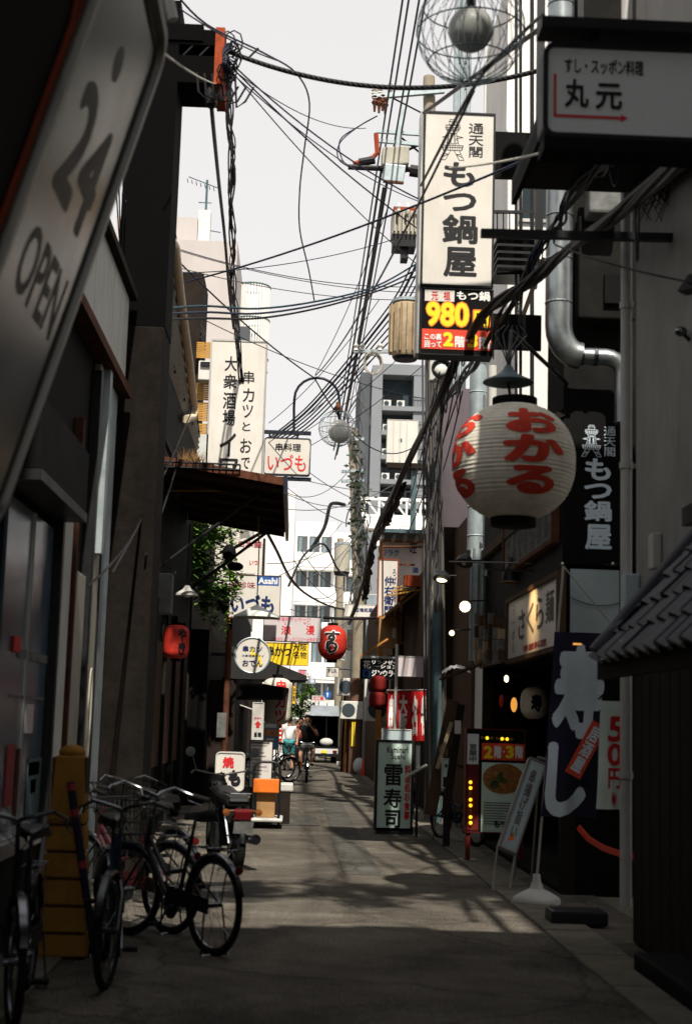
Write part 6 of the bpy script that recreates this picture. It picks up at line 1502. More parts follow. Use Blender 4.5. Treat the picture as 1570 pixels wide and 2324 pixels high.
def bicycle(label, loc, heading, frame='bike_black', wr=.33, basket=True, steer=0.0, lean=0.0, group=None, fend='chrome', rack=True, stand=True, cat='bicycle'):
    """x is forward; heading in degrees from +Y, clockwise"""
    t = thing('bicycle', label, cat, loc, group, local=True)
    t.rotation_euler = (lean, 0, R(90-heading))
    rx, fx = -.52, .55
    wheel_parts(t, rx, wr, wr)
    bb = Vector((-.06,0,.28)); st = Vector((-.22,0,.76)); ht = Vector((.33,0,.86)); hb = Vector((.37,0,.62))
    m = MB()
    m.tube([hb+Vector((0,0,.02)), Vector((.12,0,.36)), bb], .019, 8); m.tube([hb+Vector((-.01,0,.10)), Vector((.10,0,.48)), Vector((-.14,0,.52))], .016, 8)
    m.bar(bb, st, .016, 8); m.bar(hb-Vector((-.01,0,.04)), ht, .021, 8)
    for s in (-1, 1):
        m.bar(bb+Vector((0,s*.03,0)), (rx,s*.055,wr), .010, 6); m.bar(st+Vector((.06,s*.02,-.2)), (rx,s*.055,wr), .009, 6)
    m.build('frame', frame, t, smooth=True)
    # front assembly turned by steer
    ax = Vector((.37,0,0)); M_ = Matrix.Rotation(steer, 4, 'Z')
    def turn(o):
        for v in o.data.vertices: v.co = (M_ @ (v.co-ax))+ax
        for c in o.children: turn(c)
    fr = [wheel_parts(t, fx, wr, wr)]
    m = MB()
    for s in (-1, 1): m.tube([hb+Vector((.0,s*.02,-.02)), Vector((.42,s*.045,.52)), Vector((fx,s*.05,wr))], .011, 6)
    fr.append(m.build('fork', 'chrome', t, smooth=True))
    m = MB(); m.bar(ht, ht+Vector((-.03,0,.14)), .013, 8); top = ht+Vector((-.03,0,.14))
    m.tube([top+Vector((-.22,.29,-.02)), top+Vector((-.10,.27,.0)), top+Vector((.0,.18,.05)), top+Vector((.02,.05,.02)), top, top+Vector((.02,-.05,.02)), top+Vector((.0,-.18,.05)), top+Vector((-.10,-.27,.0)), top+Vector((-.22,-.29,-.02))], .0115, 8)
    fr.append(m.build('handlebar', 'chrome', t, smooth=True))
    for s in (-1, 1):
        m = MB(); m.bar(top+Vector((-.24,s*.293,-.025)), top+Vector((-.11,s*.272,.0)), .017, 8); fr.append(m.build('grip', 'rubber', t, smooth=True))
        m = MB(); m.tube([top+Vector((-.08,s*.26,.0)), top+Vector((-.05,s*.265,-.035)), top+Vector((-.16,s*.30,-.07))], .007, 5); fr.append(m.build('brake_lever', 'chrome', t))
        m = MB(); m.tube([top+Vector((-.07,s*.25,-.01)), top+Vector((.10,s*.16,.02)), top+Vector((.12,s*.02,-.12)), hb+Vector((.02,0,.0))], .004, 4); fr.append(m.build('brake_cable', 'rubber', t))
    fr.append(fender(t, fx, wr, wr, 20, 170, fend))
    m = MB(); m.lathe([(.02,0),(.035,.05),(.033,.06),(0,.062)], hb+Vector((.10,.0,-.04)), 12, (1,0,-.1)); fr.append(m.build('headlamp', 'chrome', t, smooth=True))
    if basket:
        m = MB(); x0, x1, z0, z1 = .40, .72, .72, .97
        for k in range(9):
            y = -.17+.0425*k; m.tube([(x0,y*1.1,z1),(x0+.02,y*.85,z0),(x1-.06,y*.85,z0),(x1,y*1.1,z1)], .0035, 4)
        for z in (z0, z0+.09, z0+.17, z1):
            f = (z-z0)/(z1-z0); e = .145+.042*f; a, b = x0+.02*(1-f), x1-.06*(1-f); m.tube([(a,-e,z),(b,-e,z),(b,e,z),(a,e,z)], .0045 if z < z1 else .008, 4, closed=True)
        fr.append(m.build('basket', 'bike_black', t))
    for o in fr: turn(o)
    fender(t, rx, wr, wr, 5, 165, fend)
    m = MB(); m.bar(st, st+Vector((-.035,0,.12)), .012, 8); m.build('seat_post', 'chrome', t)
    sc = st+Vector((-.05,0,.15)); m = MB()
    prof = [(-.14,.085,.0),(-.13,.10,.02),(-.05,.085,.015),(.05,.035,.0),(.13,.022,-.005),(.145,.008,-.01)]
    for x, w, z in prof: m.v += [sc+Vector((x,-w,z-.045)), sc+Vector((x,-w*.8,z)), sc+Vector((x,0,z+.012)), sc+Vector((x,w*.8,z)), sc+Vector((x,w,z-.045))]
    for i in range(len(prof)-1):
        for k in range(4): m.f.append((5*i+k, 5*i+k+1, 5*i+k+6, 5*i+k+5))
    m.f.append((0,1,2,3,4)); m.build('saddle', 'saddle_black', t, smooth=True)
    m = MB(); m.lathe([(.09,-.004),(.09,.004)], bb+Vector((0,.05,0)), 24, (0,1,0)); m.build('chainring', 'chrome', t)
    m = MB(); m.bar(bb+Vector((0,.07,0)), bb+Vector((.10,.07,-.13)), .009, 6); m.bar(bb+Vector((0,-.07,0)), bb+Vector((-.10,-.07,.13)), .009, 6); m.bar(bb-Vector((0,.07,0)), bb+Vector((0,.07,0)), .014, 8); m.build('crank', 'chrome', t)
    for s, p in ((1, bb+Vector((.10,.12,-.13))), (-1, bb+Vector((-.10,-.12,.13)))):
        m = MB(); m.obox(p, (.04,0,0), (0,.045,0), (0,0,.012)); m.build('pedal', 'rubber', t)
    m = MB(); m.obox((-.28,.058,.345), (.26,0,.018), (0,.006,0), (-.003,0,.05)); m.build('chain_guard', frame, t)
    if rack:
        m = MB()
        for s in (-1, 0, 1): m.bar((-.30,s*.055,.70),(-.72,s*.055,.70),.005,5)
        for x in (-.34,-.5,-.7): m.bar((x,-.06,.70),(x,.06,.70),.005,5)
        for s in (-1, 1): m.bar((-.62,s*.055,.70),(rx,s*.06,wr),.005,5)
        m.build('rack', 'chrome', t)
        m = MB(); m.lathe([(.028,0),(.028,.012),(0,.014)], (-.80,0,.58), 14, (-1,0,0)); m.build('reflector', 'reflector_red', t)
    if stand:
        m = MB()
        for s in (-1, 1): m.tube([(rx,s*.07,wr),(rx-.03,s*.10,.02),(rx-.06,s*.10,.006)], .007, 5)
        m.bar((rx-.04,-.1,.015),(rx-.04,.1,.015),.007,5); m.build('kickstand', 'chrome', t)
    return t
bicycle('dark bicycle at the very left edge with its front wheel toward the viewer', (-1.42, 8.0, 0), 176, 'bike_black', steer=.22, basket=False)
bicycle('bicycle facing the viewer beside the ochre post, with bright chrome bars', (-1.08, 9.15, 0), 170, 'bike_blue', steer=-.25, basket=False)
bicycle('bicycle with its rear wheel out toward the sunlit lane, foremost of the parked row', (-.80, 10.3, 0), -36, 'bike_black', steer=.3)
bicycle('dark bicycle parked close behind the one with its wheel in the lane', (-1.22, 11.2, 0), -44, 'bike_red', steer=.2, basket=False)
bicycle('bicycle by the foot of the dark pillar, half hidden by the other bikes', (-1.25, 12.5, 0), -38, 'bike_black', steer=-.2)
bicycle('black bicycle leaning near the blue poster on the left side', (-.55, 37.6, 0), 60, 'bike_black')
bicycle('second bicycle by the dark doorway beyond the menu board', (-.75, 40.2, 0), 72, 'bike_blue')
bicycle('black bicycle hidden behind the mint sushi sign', (1.75, 23.6, 0), 200, 'bike_black')
bicycle('bicycle with white handlebar grips leaning behind the mint sushi sign post', (2.25, 19.8, 0), 160, 'bike_blue', basket=False)

# ---------------------------------------------------------------- motorcycle
mc = thing('motorcycle', 'black motorcycle seen from behind, parked in front of the white grill sign', 'motorcycle', (-.70, 15.9, 0), local=True)
mc.rotation_euler = (0, R(0), R(90-(-14)))
def mwheel(cx):
    r, w = .285, .052
    def circ(rad, n=36): return [(cx+rad*math.cos(2*math.pi*k/n), 0, r+rad*math.sin(2*math.pi*k/n)) for k in range(n)]
    m = MB(); m.tube(circ(r-w), w, 12, closed=True); wh = m.build('wheel', 'rubber', mc, smooth=True)
    m = MB(); m.tube(circ(r-2*w-.004), .016, 8, closed=True); m.build('rim', 'aluminium', wh, smooth=True)
    m = MB()
    for k in range(16):
        a = 2*math.pi*k/16; m.bar((cx+.03*math.cos(a+.9),.03*(-1)**k,r+.03*math.sin(a+.9)),(cx+(r-.11)*math.cos(a),0,r+(r-.11)*math.sin(a)),.003,4)
    m.bar((cx,-.07,r),(cx,.07,r),.05,12); m.build('spokes', 'chrome', wh)
mwheel(-.60); mwheel(.62)
m = MB(); m.tube([(.42,0,.86),(.30,0,.62),(.08,0,.42),(-.2,0,.44),(-.6,0,.285)], .04, 8); m.box(-.12,.2,-.13,.13,.22,.46); m.build('engine', 'black_steel', mc, smooth=True)
m = MB(); m.obox((.12,0,.72),(.22,0,.03),(0,.13,0),(-.02,0,.10)); m.build('tank', 'bike_black', mc, bevel=.05)
m = MB(); m.obox((-.33,0,.73),(.32,0,.02),(0,.13,0),(0,0,.05)); m.build('seat', 'saddle_black', mc, bevel=.04)
fender(mc, -.60, .285, .30, 30, 175, 'bike_black')
m = MB(); m.obox((-.86,0,.60),(.02,0,.015),(0,.09,0),(-.01,0,.045)); m.build('tail_light', 'reflector_red', mc, bevel=.01)
m = MB(); m.obox((-.90,0,.47),(.004,0,0),(0,.10,0),(-.02,0,.06)); m.build('number_plate', 'cloth_grey', mc)
for s in (-1, 1):
    m = MB(); m.lathe([(.035,0),(.035,.05),(0,.06)], (-.80,s*.17,.62), 10, (-1,0,0)); m.bar((-.78,0,.64),(-.78,s*.16,.63),.008,6); m.build('indicator', 'indicator_amber', mc)
    m = MB(); m.bar((-.60,s*.08,.285),(-.40,s*.11,.66),.022,8); m.build('shock_absorber', 'chrome', mc)
    m = MB(); m.bar((.62,s*.07,.285),(.44,s*.07,.86),.022,8); m.build('fork', 'chrome', mc)
    m = MB(); m.tube([(.40,s*.05,.95),(.36,s*.3,1.0),(.24,s*.36,.97)],.012,6); m.build('handlebar', 'black_steel', mc)
    m = MB(); m.bar((.33,s*.28,.99),(.34,s*.34,1.17),.006,5); m.lathe([(.055,0),(.055,.012),(0,.016)],(.335,s*.36,1.2),14,(-1,0,0)); m.build('mirror', 'black_steel', mc)
m = MB(); m.bar((-.05,-.16,.30),(-.75,-.17,.34),.045,10,.055); m.build('exhaust', 'chrome', mc, smooth=True)
m = MB(); m.lathe([(.09,0),(.10,.1),(.06,.16)], (.50,0,.86), 18, (1,0,0)); m.build('headlamp', 'chrome', mc, smooth=True)
m = MB()
for s in (-1,1): m.bar((-.72,s*.11,.80),(-.35,s*.11,.80),.008,6)
m.bar((-.72,-.11,.80),(-.72,.11,.80),.008,6); m.bar((-.6,0,.285),(-.68,.2,.02),.012,6); m.build('rack', 'chrome', mc)

# ---------------------------------------------------------------- ochre post among the bicycles
op = thing('ochre_post', 'tall ochre tapered post with dark seams standing among the parked bicycles', 'post', (-1.5, 9.6, 0))
cx = A(145, 2000, 9.6).x; zs = [0.02,.17,.34,.51,.68,.85,1.30]
def hwid(z): return .175-.085*(z/1.3)
for k in range(6):
    a, b = zs[k]+.008, zs[k+1]-.008; m = MB(); wa, wb = hwid(a), hwid(b)
    m.add([(cx-wa,9.55,a),(cx+wa,9.55,a),(cx+wa,9.75,a),(cx-wa,9.75,a),(cx-wb,9.56,b),(cx+wb,9.56,b),(cx+wb,9.74,b),(cx-wb,9.74,b)],[(0,3,2,1),(4,5,6,7),(0,1,5,4),(1,2,6,5),(2,3,7,6),(3,0,4,7)]); m.build('segment', 'ochre', op, bevel=.01)
m = MB(); m.box(cx-hwid(.6)+.02,cx+hwid(.9)-.01,9.58,9.72,0,1.28); m.build('core', 'brown_board', op)
m = MB(); m.ball((cx,9.65,1.31), .088, 16, (1,1,.6)); m.build('cap', 'ochre', op, smooth=True)
pk = thing('propped_pole', 'dark red and navy taped pole leaning against the ochre post', 'pole', (-1.35, 9.5, 0))
m = MB(); m.bar(A(216,2170,9.5), A(160,1775,9.5), .026, 8); m.build('pole', 'cloth_navy', pk, smooth=True)
m = MB(); p, q = A(216,2170,9.5), A(160,1775,9.5)
for f in (.5, .8, .95):
    m = MB(); a = p.lerp(q, f); b = p.lerp(q, f+.04); m.bar(a, b, .0275, 8); m.build('tape', 'ink_maroon', pk)

# ---------------------------------------------------------------- left side boards and cart
def tube_board(name, label, x0, y0, x1, y1, Y, face='sign_white', frame='black_steel', rad=.06, cat='sign board', legs=True):
    t, f = signbox(name, label, cat, x0, y0, x1, y1, Y, face, frame, .12, .018, rad)
    if legs:
        a = rect(x0, y0, x1, y1, Y); m = MB()
        for x in (a[0]+.05, a[1]-.05): m.box(x-.015,x+.015,Y+.03,Y+.08,0.01,a[2]-.002)
        m.build('legs', 'black_steel', t)
    return t, f
t, f = tube_board('street_sign', 'white round cornered sign with a big red grill character', 488, 1707, 555, 1796, 19.4, frame='plastic_white')
face_letters(t, '焼', 505, 1718, 531, 1744, f, 'ink_red', bold=.05); face_letters(t, 'き', 492, 1752, 512, 1775, f, 'ink_black', bold=.07); face_letters(t, 'も', 518, 1748, 546, 1786, f, 'ink_black', bold=.09)
t, f = tube_board('menu_board', 'tall white menu board in a black frame beside the hand cart', 565, 1680, 619, 1790, 23.4, rad=.01)
for k in range(9): patch(t, 571, 1692+8*k, 571+random.randint(14,38), 1694+8*k, f, 'ink_grey', 'text_line', .002)
patch(t, 570, 1684, 612, 1689, f, 'ink_grey', 'heading', .002); patch(t, 598, 1722, 611, 1752, f, 'sign_pink', 'picture', .002)
t, f = tube_board('standing_sign', 'slim white standing sign with a small red arrow', 571, 1594, 598, 1708, 27.0, rad=.02, frame='plastic_white')
patch(t, 575, 1664, 594, 1700, f, 'fascia_grey', 'base_panel'); face_letters(t, '営業中', 577, 1628, 593, 1633, f, 'ink_rose', bold=.03)
c = A(585, 1645, f-.002); m = MB(); m.add([c+Vector(v) for v in ((-.065,0,0),(.065,0,0),(0,0,.07))],[(0,1,2)]); m.add([c+Vector(v) for v in ((-.03,0,-.06),(.03,0,-.06),(.03,0,-.001),(-.03,0,-.001))],[(0,1,2,3)]); m.build('arrow', 'ink_red', t)
patch(t, 577, 1663, 583, 1673, f-.005, 'ink_black', 'mark'); patch(t, 585, 1663, 593, 1673, f-.005, 'ink_black', 'mark')
t, f = tube_board('poster_case', 'glazed case with an orange and blue festival poster behind the bicycles', 597, 1640, 633, 1702, 31.0, face='poster_blue', frame='orange_wood', rad=.01)
patch(t, 599, 1655, 631, 1672, f, 'poster_orange', 'picture'); patch(t, 601, 1643, 628, 1652, f, 'sign_cool', 'picture'); patch(t, 604, 1676, 622, 1684, f, 'cloth_white', 'picture')
ct = thing('hand_cart', 'black tube platform hand cart with an orange cloth panel', 'cart', (A(604,1850,21.4).x, 21.6, 0))
Yc = 21.4; a = rect(575, 1730, 634, 1864, Yc); x0, x1, z1 = a[0], a[1], a[3]; zpl = .16
m = MB(); m.tube([(x0,Yc,zpl)]+[(x0,Yc,z1-.12)]+[(x0+.1*(1-math.cos(q)),Yc,z1-.12+.12*math.sin(q)) for q in (.5,1.0,1.57)]+[(x1-.1*(1-math.cos(q)),Yc,z1-.12+.12*math.sin(q)) for q in (1.57,1.0,.5)]+[(x1,Yc,z1-.12),(x1,Yc,zpl)], .02, 8); m.build('handle', 'black_steel', ct, smooth=True)
a = rect(573, 1768, 635, 1800, Yc); m = MB(); m.box(a[0]+.01,a[1]-.01,Yc-.03,Yc+.03,a[2],a[3]); m.build('panel', 'cart_orange', ct, bevel=.015)
m = MB(); m.box(x0-.02,x1+.06,Yc-.12,Yc+.75,zpl-.05,zpl); m.build('platform', 'plastic_white', ct, bevel=.02)
for sx_ in (x0+.05, x1-.0):
    for yy in (Yc, Yc+.65):
        m = MB(); m.tube([(sx_-.015,yy,.05),(sx_+.015,yy,.05)], .05, 12); m.build('caster', 'rubber', ct)
bx = thing('cardboard_box', 'brown cardboard box loaded on the hand cart behind the orange panel', 'box', ((x0+x1)/2, Yc+.35, zpl))
m = MB(); m.box(x0+.05,x1-.06,Yc+.08,Yc+.55,zpl+.002,zpl+.42); m.build('carton', 'cardboard', bx, bevel=.008)
bx = thing('foam_box', 'white foam box behind the hand cart handle', 'box', ((x0+x1)/2, Yc+1.2, 0))
m = MB(); m.box(x0-.02,x1+.16,Yc+.95,Yc+1.45,0.01,.50); m.build('crate', 'dark_brown', bx); m = MB(); m.box(x0-.03,x1+.2,Yc+.93,Yc+1.47,.503,.62); m.build('lid', 'plastic_white', bx, bevel=.02)

# ---------------------------------------------------------------- right side street furniture
t, f = signbox('standing_sign', 'mint lit standing sign of the sushi bar with black brush characters', 'sign', 851, 1680, 938, 1886, 21.0, 'sign_mint', 'black_steel', .22, .035)
face_letters(t, 'Kaminari', 878, 1695, 926, 1710, f, 'ink_black', bold=.02); face_letters(t, 'Sushi', 887, 1711, 919, 1724, f, 'ink_black', bold=.02)
face_letters(t, '雷', 872, 1735, 913, 1784, f, 'ink_black', bold=.022); face_letters(t, '寿', 870, 1790, 911, 1834, f, 'ink_black', bold=.022); face_letters(t, '司', 873, 1839, 908, 1880, f, 'ink_black', bold=.03)
face_letters(t, '料理処お食事', 917, 1737, 931, 1862, f, 'ink_red', True, .04)
a = rect(853, 1880, 938, 1886, 21.0); m = MB(); m.box(a[0],a[1],21.0,21.2,0.005,a[3]-.0); m.build('foot', 'black_steel', t)
t, f = signbox('box_sign', 'plain pale box sign set above the mint sushi sign', 'sign', 866, 1655, 934, 1686, 21.9, 'sign_panelgrey', 'fascia_grey', .2, .012)
a = rect(866,1655,934,1686,21.9); m = MB(); m.box(a[0]+.1,a[0]+.14,22.0,22.04,0,a[2]-.002); m.box(a[1]-.14,a[1]-.1,22.0,22.04,0,a[2]-.002); m.build('leg', 'black_steel', t)
# red flags on a white post
fp_ = thing('flag_post', 'white post with a thin cross rail carrying the red flags', 'post', (A(900,1640,26).x, 26, 0))
m = MB(); c = A(900,1500,26); m.bar((c.x,26,0),(c.x,26,c.z+.3),.03,10); m.bar(A(877,1567,26), A(975,1566,26), .012, 6); m.build('post', 'plastic_white', fp_, smooth=True)
def flag(label, x0, y0, x1, y1, Y, mt, txt=None, ink='ink_white', skew=0.0, group=None, wav=.03, name='banner', txtm=(.2,.12,.85,.9), bold=.05, lean=0.0):
    a = rect(x0, y0, x1, y1, Y); w, h = a[1]-a[0], a[3]-a[2]; t = thing(name, label, 'banner', ((a[0]+a[1])/2, Y, a[2]), group)
    nx, nz = 10, 18; ph = random.uniform(0, 6)
    def P(u, v, d=0): return Vector((a[0]+w*u-skew*(1-v)*w, Y+wav*math.sin(u*7+v*3+ph)*(1.1-v)+.4*wav*math.sin(v*9+ph)-d, a[2]+h*v+lean*u))
    m = MB()
    for s, o in ((0,0),(1,-.006)):
        b = len(m.v); m.v += [P(i/nx, j/nz, o) for j in range(nz+1) for i in range(nx+1)]
        for j in range(nz):
            for i in range(nx):
                q = (b+j*(nx+1)+i, b+j*(nx+1)+i+1, b+(j+1)*(nx+1)+i+1, b+(j+1)*(nx+1)+i); m.f.append(q if s == 0 else q[::-1])
    m.build('cloth', mt, t, smooth=True)
    for tx, (u0, v0, u1, v1), ik in (txt or []):
        V, F, D = layout(tx, True, bold, .95); bm = bmesh.new(); vs = [bm.verts.new((x, k*.0002, y)) for (x, y), k in zip(V, D)]
        for f_ in F: bm.faces.new([vs[i] for i in f_])
        for ax, k in ((0, 8), (2, 14)):
            for i in range(1, k):
                no = Vector((1,0,0)) if ax == 0 else Vector((0,0,1)); bmesh.ops.bisect_plane(bm, geom=bm.verts[:]+bm.edges[:]+bm.faces[:], plane_co=no*(i/k), plane_no=no)
        bm.verts.index_update(); m = MB(); m.add([P(u0+(u1-u0)*v.co.x, v0+(v1-v0)*v.co.z, .004+v.co.y) for v in bm.verts], [tuple(v.index for v in f_.verts) for f_ in bm.faces]); bm.free(); m.build('lettering', ik, t)
    return t, a, P
for k, (x0, x1, tx) in enumerate(((879,896,'串'),(899,930,'大阪'),(931,950,'名'),(951,974,'物'))):
    flag(('narrow red flag nearest the lane with a white character','wide bright red flag with a big white character','shaded red flag third from the lane','shaded red flag nearest the wall')[k], x0, 1569, x1, 1672+10*(k > 1), 26.05+.25*(k > 1), 'cloth_red', [(tx, (.2,.1,.82,.92), 'ink_white')], group='red flags on the white post', wav=.05, skew=.12 if k == 0 else .0)
# white wall and dark doorway behind flags
pn = thing('plaster_wall', 'bright white sunlit wall left of the red flags', 'wall', tuple(A(860,1690,33)))
a = rect(853, 1580, 880, 1700, 33.0); m = MB(); m.box(a[0],a[1]+.3,33.0,33.1,0,a[3]); m.build('plaster', 'white_wall', pn)
# leaning boards
lb_ = thing('leaning_board', 'long dark board with a pale glossy edge leaning behind the mint sign', 'board', tuple(gr(985,1860)))
m = MB(); p, q = A(975,1850,19.2), A(1028,1590,19.5); m.beam(p, q, .16, .05, (0,1,0)); m.build('board', 'brown_board', lb_)
m = MB(); p, q = A(992,1745,19.1), A(1024,1640,19.3); m.beam(p, q, .05, .02, (0,1,0)); m.build('strip', 'transformer_rust', lb_)
lp = thing('leaning_board', 'second leaning board with a small pink sheet by the light board', 'board', tuple(gr(1035,1850)))
m = MB(); p, q = A(1010,1850,18.6), A(1046,1600,18.9); m.beam(p, q, .10, .05, (0,1,0)); m.build('board', 'dark_brown', lp)
m = MB(); a = rect(1032,1636,1046,1666,18.4); m.box(a[0],a[1],18.4,18.42,a[2],a[3]); m.build('sheet', 'sign_pink', lp)
wr = thing('white_rod', 'white rod sticking out across the right edge of the mint sign', 'rod', tuple(A(940,1755,20.5)))
m = MB(); m.bar(A(920,1765,20.6), A(968,1737,20.4), .022, 8); m.build('rod', 'plastic_white', wr)
t, f = signbox('small_sign', 'small mint sign with a black base band between the boards and light board', 'sign', 1003, 1722, 1029, 1790, 18.9, 'sign_mint', 'fascia_grey', .1, .015)
patch(t, 1005, 1764, 1026, 1787, f, 'ink_black', 'base_band'); face_letters(t, '寿司', 1008, 1734, 1024, 1744, f, 'ink_black', bold=.03)
a = rect(1003,1722,1029,1790,18.9); m = MB(); m.box(a[0]+.03,a[1]-.03,18.93,18.97,0,a[2]-.002); m.build('leg', 'black_steel', t)
t, f = signbox('notice_strip', 'narrow pale standing strip just right of the mint sushi sign', 'sign', 944, 1692, 953, 1745, 20.6, 'sign_cool', 'fascia_grey', .05, .008)
a = rect(944,1692,953,1745,20.6); m = MB(); m.box(a[0]+.01,a[1]-.01,20.61,20.64,0,a[2]-.002); m.build('leg', 'black_steel', t)
# light bulb menu board
YLb = 17.0
t, f = signbox('light_board', 'red and black menu light board ringed with yellow bulbs and a noodle picture', 'sign', 1056, 1655, 1192, 1892, YLb, 'black_wall', 'strip_red', .18, .012)
patch(t, 1060, 1666, 1086, 1735, f, 'sign_cool', 'side_label'); face_letters(t, '営業中', 1064, 1688, 1082, 1730, f-.004, 'ink_grey', True, .03)
patch(t, 1060, 1736, 1086, 1885, f-.001, 'strip_red', 'side_strip'); patch(t, 1093, 1688, 1190, 1726, f, 'sign_red', 'title_band')
for ch, x0, x1, ik in (('2',1097,1118,'ink_yellow'),('階',1121,1138,'ink_white'),('・',1141,1145,'ink_white'),('3',1147,1166,'ink_yellow'),('階',1169,1187,'ink_white')):
    face_letters(t, ch, x0, 1693 if ch != '・' else 1704, x1, 1722 if ch != '・' else 1709, f-.004, ik, bold=.05)
patch(t, 1092, 1732, 1191, 1890, f, 'sign_mint', 'menu_sheet')
c = A(1142, 1768, f-.006); rx_ = (A(1190,1768,YLb).x-A(1092,1768,YLb).x)*.48
m = MB(); m.tube([c+Vector((0,.002,0)), c], rx_, 36)
for i, v in enumerate(m.v): m.v[i] = Vector((v.x, v.y, c.z+(v.z-c.z)*.72))
m.build('bowl_picture', 'food_orange', t)
for k in range(5):
    cc = c+Vector((random.uniform(-.12,.15), -.004-.001*k, random.uniform(-.07,.08))); m = MB(); m.tube([cc+Vector((0,.0008,0)), cc], random.uniform(.03,.07), 12); m.build('topping', 'food_green' if k % 2 else 'food_orange', t)
for k in range(9): patch(t, 1097, 1822+6*k, 1097+random.randint(40,80), 1824+6*k, f-.006, 'ink_grey', 'text_line', .002)
face_letters(t, 'もつ鍋', 1120, 1862, 1166, 1880, f-.006, 'ink_black', bold=.05)
for k in range(8):
    on = k not in (2, 5); m = MB(); m.ball(A(1067.5, 1776+13.2*k, f-.02), .021, 12); m.build('bulb', 'bulb_yellow' if on else 'bulb_off', t, smooth=True)
for k in range(7):
    on = k in (1, 4, 5); m = MB(); m.ball(A(1094+11.3*k, 1675+.6*k, f-.02), .020, 12); m.build('bulb', 'bulb_yellow' if on else 'bulb_off', t, smooth=True)
a = rect(1056,1655,1192,1892,YLb); m = MB(); m.box(a[0]+.02,a[0]+.07,YLb+.03,YLb+.1,0,a[2]-.002); m.box(a[1]-.07,a[1]-.02,YLb+.03,YLb+.1,0,a[2]-.002); m.build('leg', 'strip_red', t)
# tilted frame sign
tf = thing('tilted_sign', 'silver framed lit sign leaning on its stand in front of the light board', 'sign', tuple(gr(1165,2000)))
Yt = 14.3; bl_, br_, tr_, tl_ = A(1146,1925,Yt-.05), A(1187,1945,Yt-.05), A(1228,1728,Yt+.25), A(1187,1712,Yt+.25)
U = ((br_-bl_)+(tr_-tl_))/2; W = ((tl_-bl_)+(tr_-br_))/2; N = U.cross(W).normalized(); O = (bl_+br_+tr_+tl_)/4; uw, ww = U.length, W.length; U.normalize(); W = (W-U*W.dot(U)).normalized(); 
if N.y > 0: N = -N
m = MB(); ring(m, rounded(uw, ww, .015), rounded(uw-.035, ww-.035, .01), O, U, W, -N*.10); m.build('frame', 'aluminium', tf)
m = MB(); m.prism(rounded(uw-.035, ww-.035, .01), O-N*.012, U, W, -N*.07); m.build('panel', 'sign_panelgrey', tf)
letters(tf, '串揚げ旨い', O-N*.010-U*uw*.18-W*ww*.36, U*uw*.36, W*ww*.75, 'ink_grey', True, .03)
m = MB(); c = O-W*ww*.38-N*.011; m.add([c+U*.03, c+U*.01+W*.06, c-U*.02+W*.03, c-U*.03-W*.03], [(0,1,2,3)]); m.build('flame_mark', 'ink_orange', tf)
m = MB()
for s in (-1, 1):
    p = O+U*uw*.48*s-W*ww*.5-N*.05; q = Vector((p.x-.06, p.y-.1, 0.01)); m.bar(p, q, .011, 6); r_ = O+U*uw*.48*s+W*ww*.3-N*.1; m.bar(r_, Vector((p.x+.25*1, p.y+.55, .01)), .011, 6)
p = O-U*uw*.5-W*ww*.5; m.bar(Vector((p.x-.05,p.y-.1,.012)), Vector((p.x+uw*.9,p.y-.16,.012)), .011, 6); m.build('stand', 'aluminium', tf)
m = MB(); p = O+W*ww*.52; m.bar(p-U*.02, p+U*.16+W*.03, .016, 8); m.build('clip', 'aluminium', tf)
# banner on pole with water base
wbp = thing('banner_pole', 'thin banner pole standing in a white moulded weight base', 'banner pole', tuple(gr(1217,2024)))
Yb = 13.2; g = Vector((at(1217,2020,Yb).x, Yb, 0))
m = MB(); m.lathe([(.20,0),(.20,.035),(.185,.06),(.12,.10),(.06,.13),(.035,.20),(.03,.26)], (g.x,Yb,0.006), 28)
for i, v in enumerate(m.v):
    an = math.atan2(v.y-Yb, v.x-g.x); k = 1+.10*math.cos(4*an); m.v[i] = Vector((g.x+(v.x-g.x)*k, Yb+(v.y-Yb)*k, v.z))
m.build('base', 'plastic_white', wbp, smooth=True)
m = MB(); top = A(1278,1285,Yb); m.bar((g.x,Yb,.2), top, .012, 8); m.build('pole', 'transformer_grey', wbp, smooth=True)
t, a, P = flag('big navy banner with a huge white sushi character and a red label', 1256, 1436, 1378, 1856, Yb-.06, 'cloth_navy', [('寿', (.06,.42,1.0,.94), 'ink_paleblue'), ('し', (.02,.0,.80,.40), 'ink_paleblue')], wav=.06, skew=.22, bold=.05)
m = MB(); c = A(1330,1702,Yb-.16); d = (A(1362,1645,Yb)-A(1300,1760,Yb)).normalized(); n_ = Vector((d.z,0,-d.x)); hl_ = (A(1362,1645,Yb)-A(1300,1760,Yb)).length/2
m.obox(c, d*hl_, n_*.075, Vector((0,.003,0))); lab = m.build('red_label', 'cone_red', t)
letters(t, '居酒屋', c+Vector((0,-.006,0))-d*hl_*.85-n_*.05, n_*.10, d*hl_*1.7, 'ink_paleblue', True, .03)
m = MB(); m.bar(top, A(1400,1432,Yb), .007, 6); m.build('cross_rod', 'transformer_grey', t)
t, a, P = flag('pale green price banner with red handwritten numerals on the right', 1362, 1592, 1429, 1838, 12.3, 'cloth_mint', [('5', (.30,.62,.82,.86), 'ink_red'), ('0', (.30,.40,.82,.61), 'ink_red'), ('円', (.34,.19,.80,.38), 'ink_red'), ('~', (.5,.03,.66,.16), 'ink_red')], wav=.02, skew=.12, bold=.03)
m = MB(); m.bar((a[0]-.02,12.3,a[3]+.01),(2.62,12.3,a[3]+.05),.01,6); m.build('rod', 'black_steel', t)
rs_ = thing('red_strap', 'slack red strap hung in a curve between the banner and the shop post', 'strap', tuple(A(1400,1940,12)))
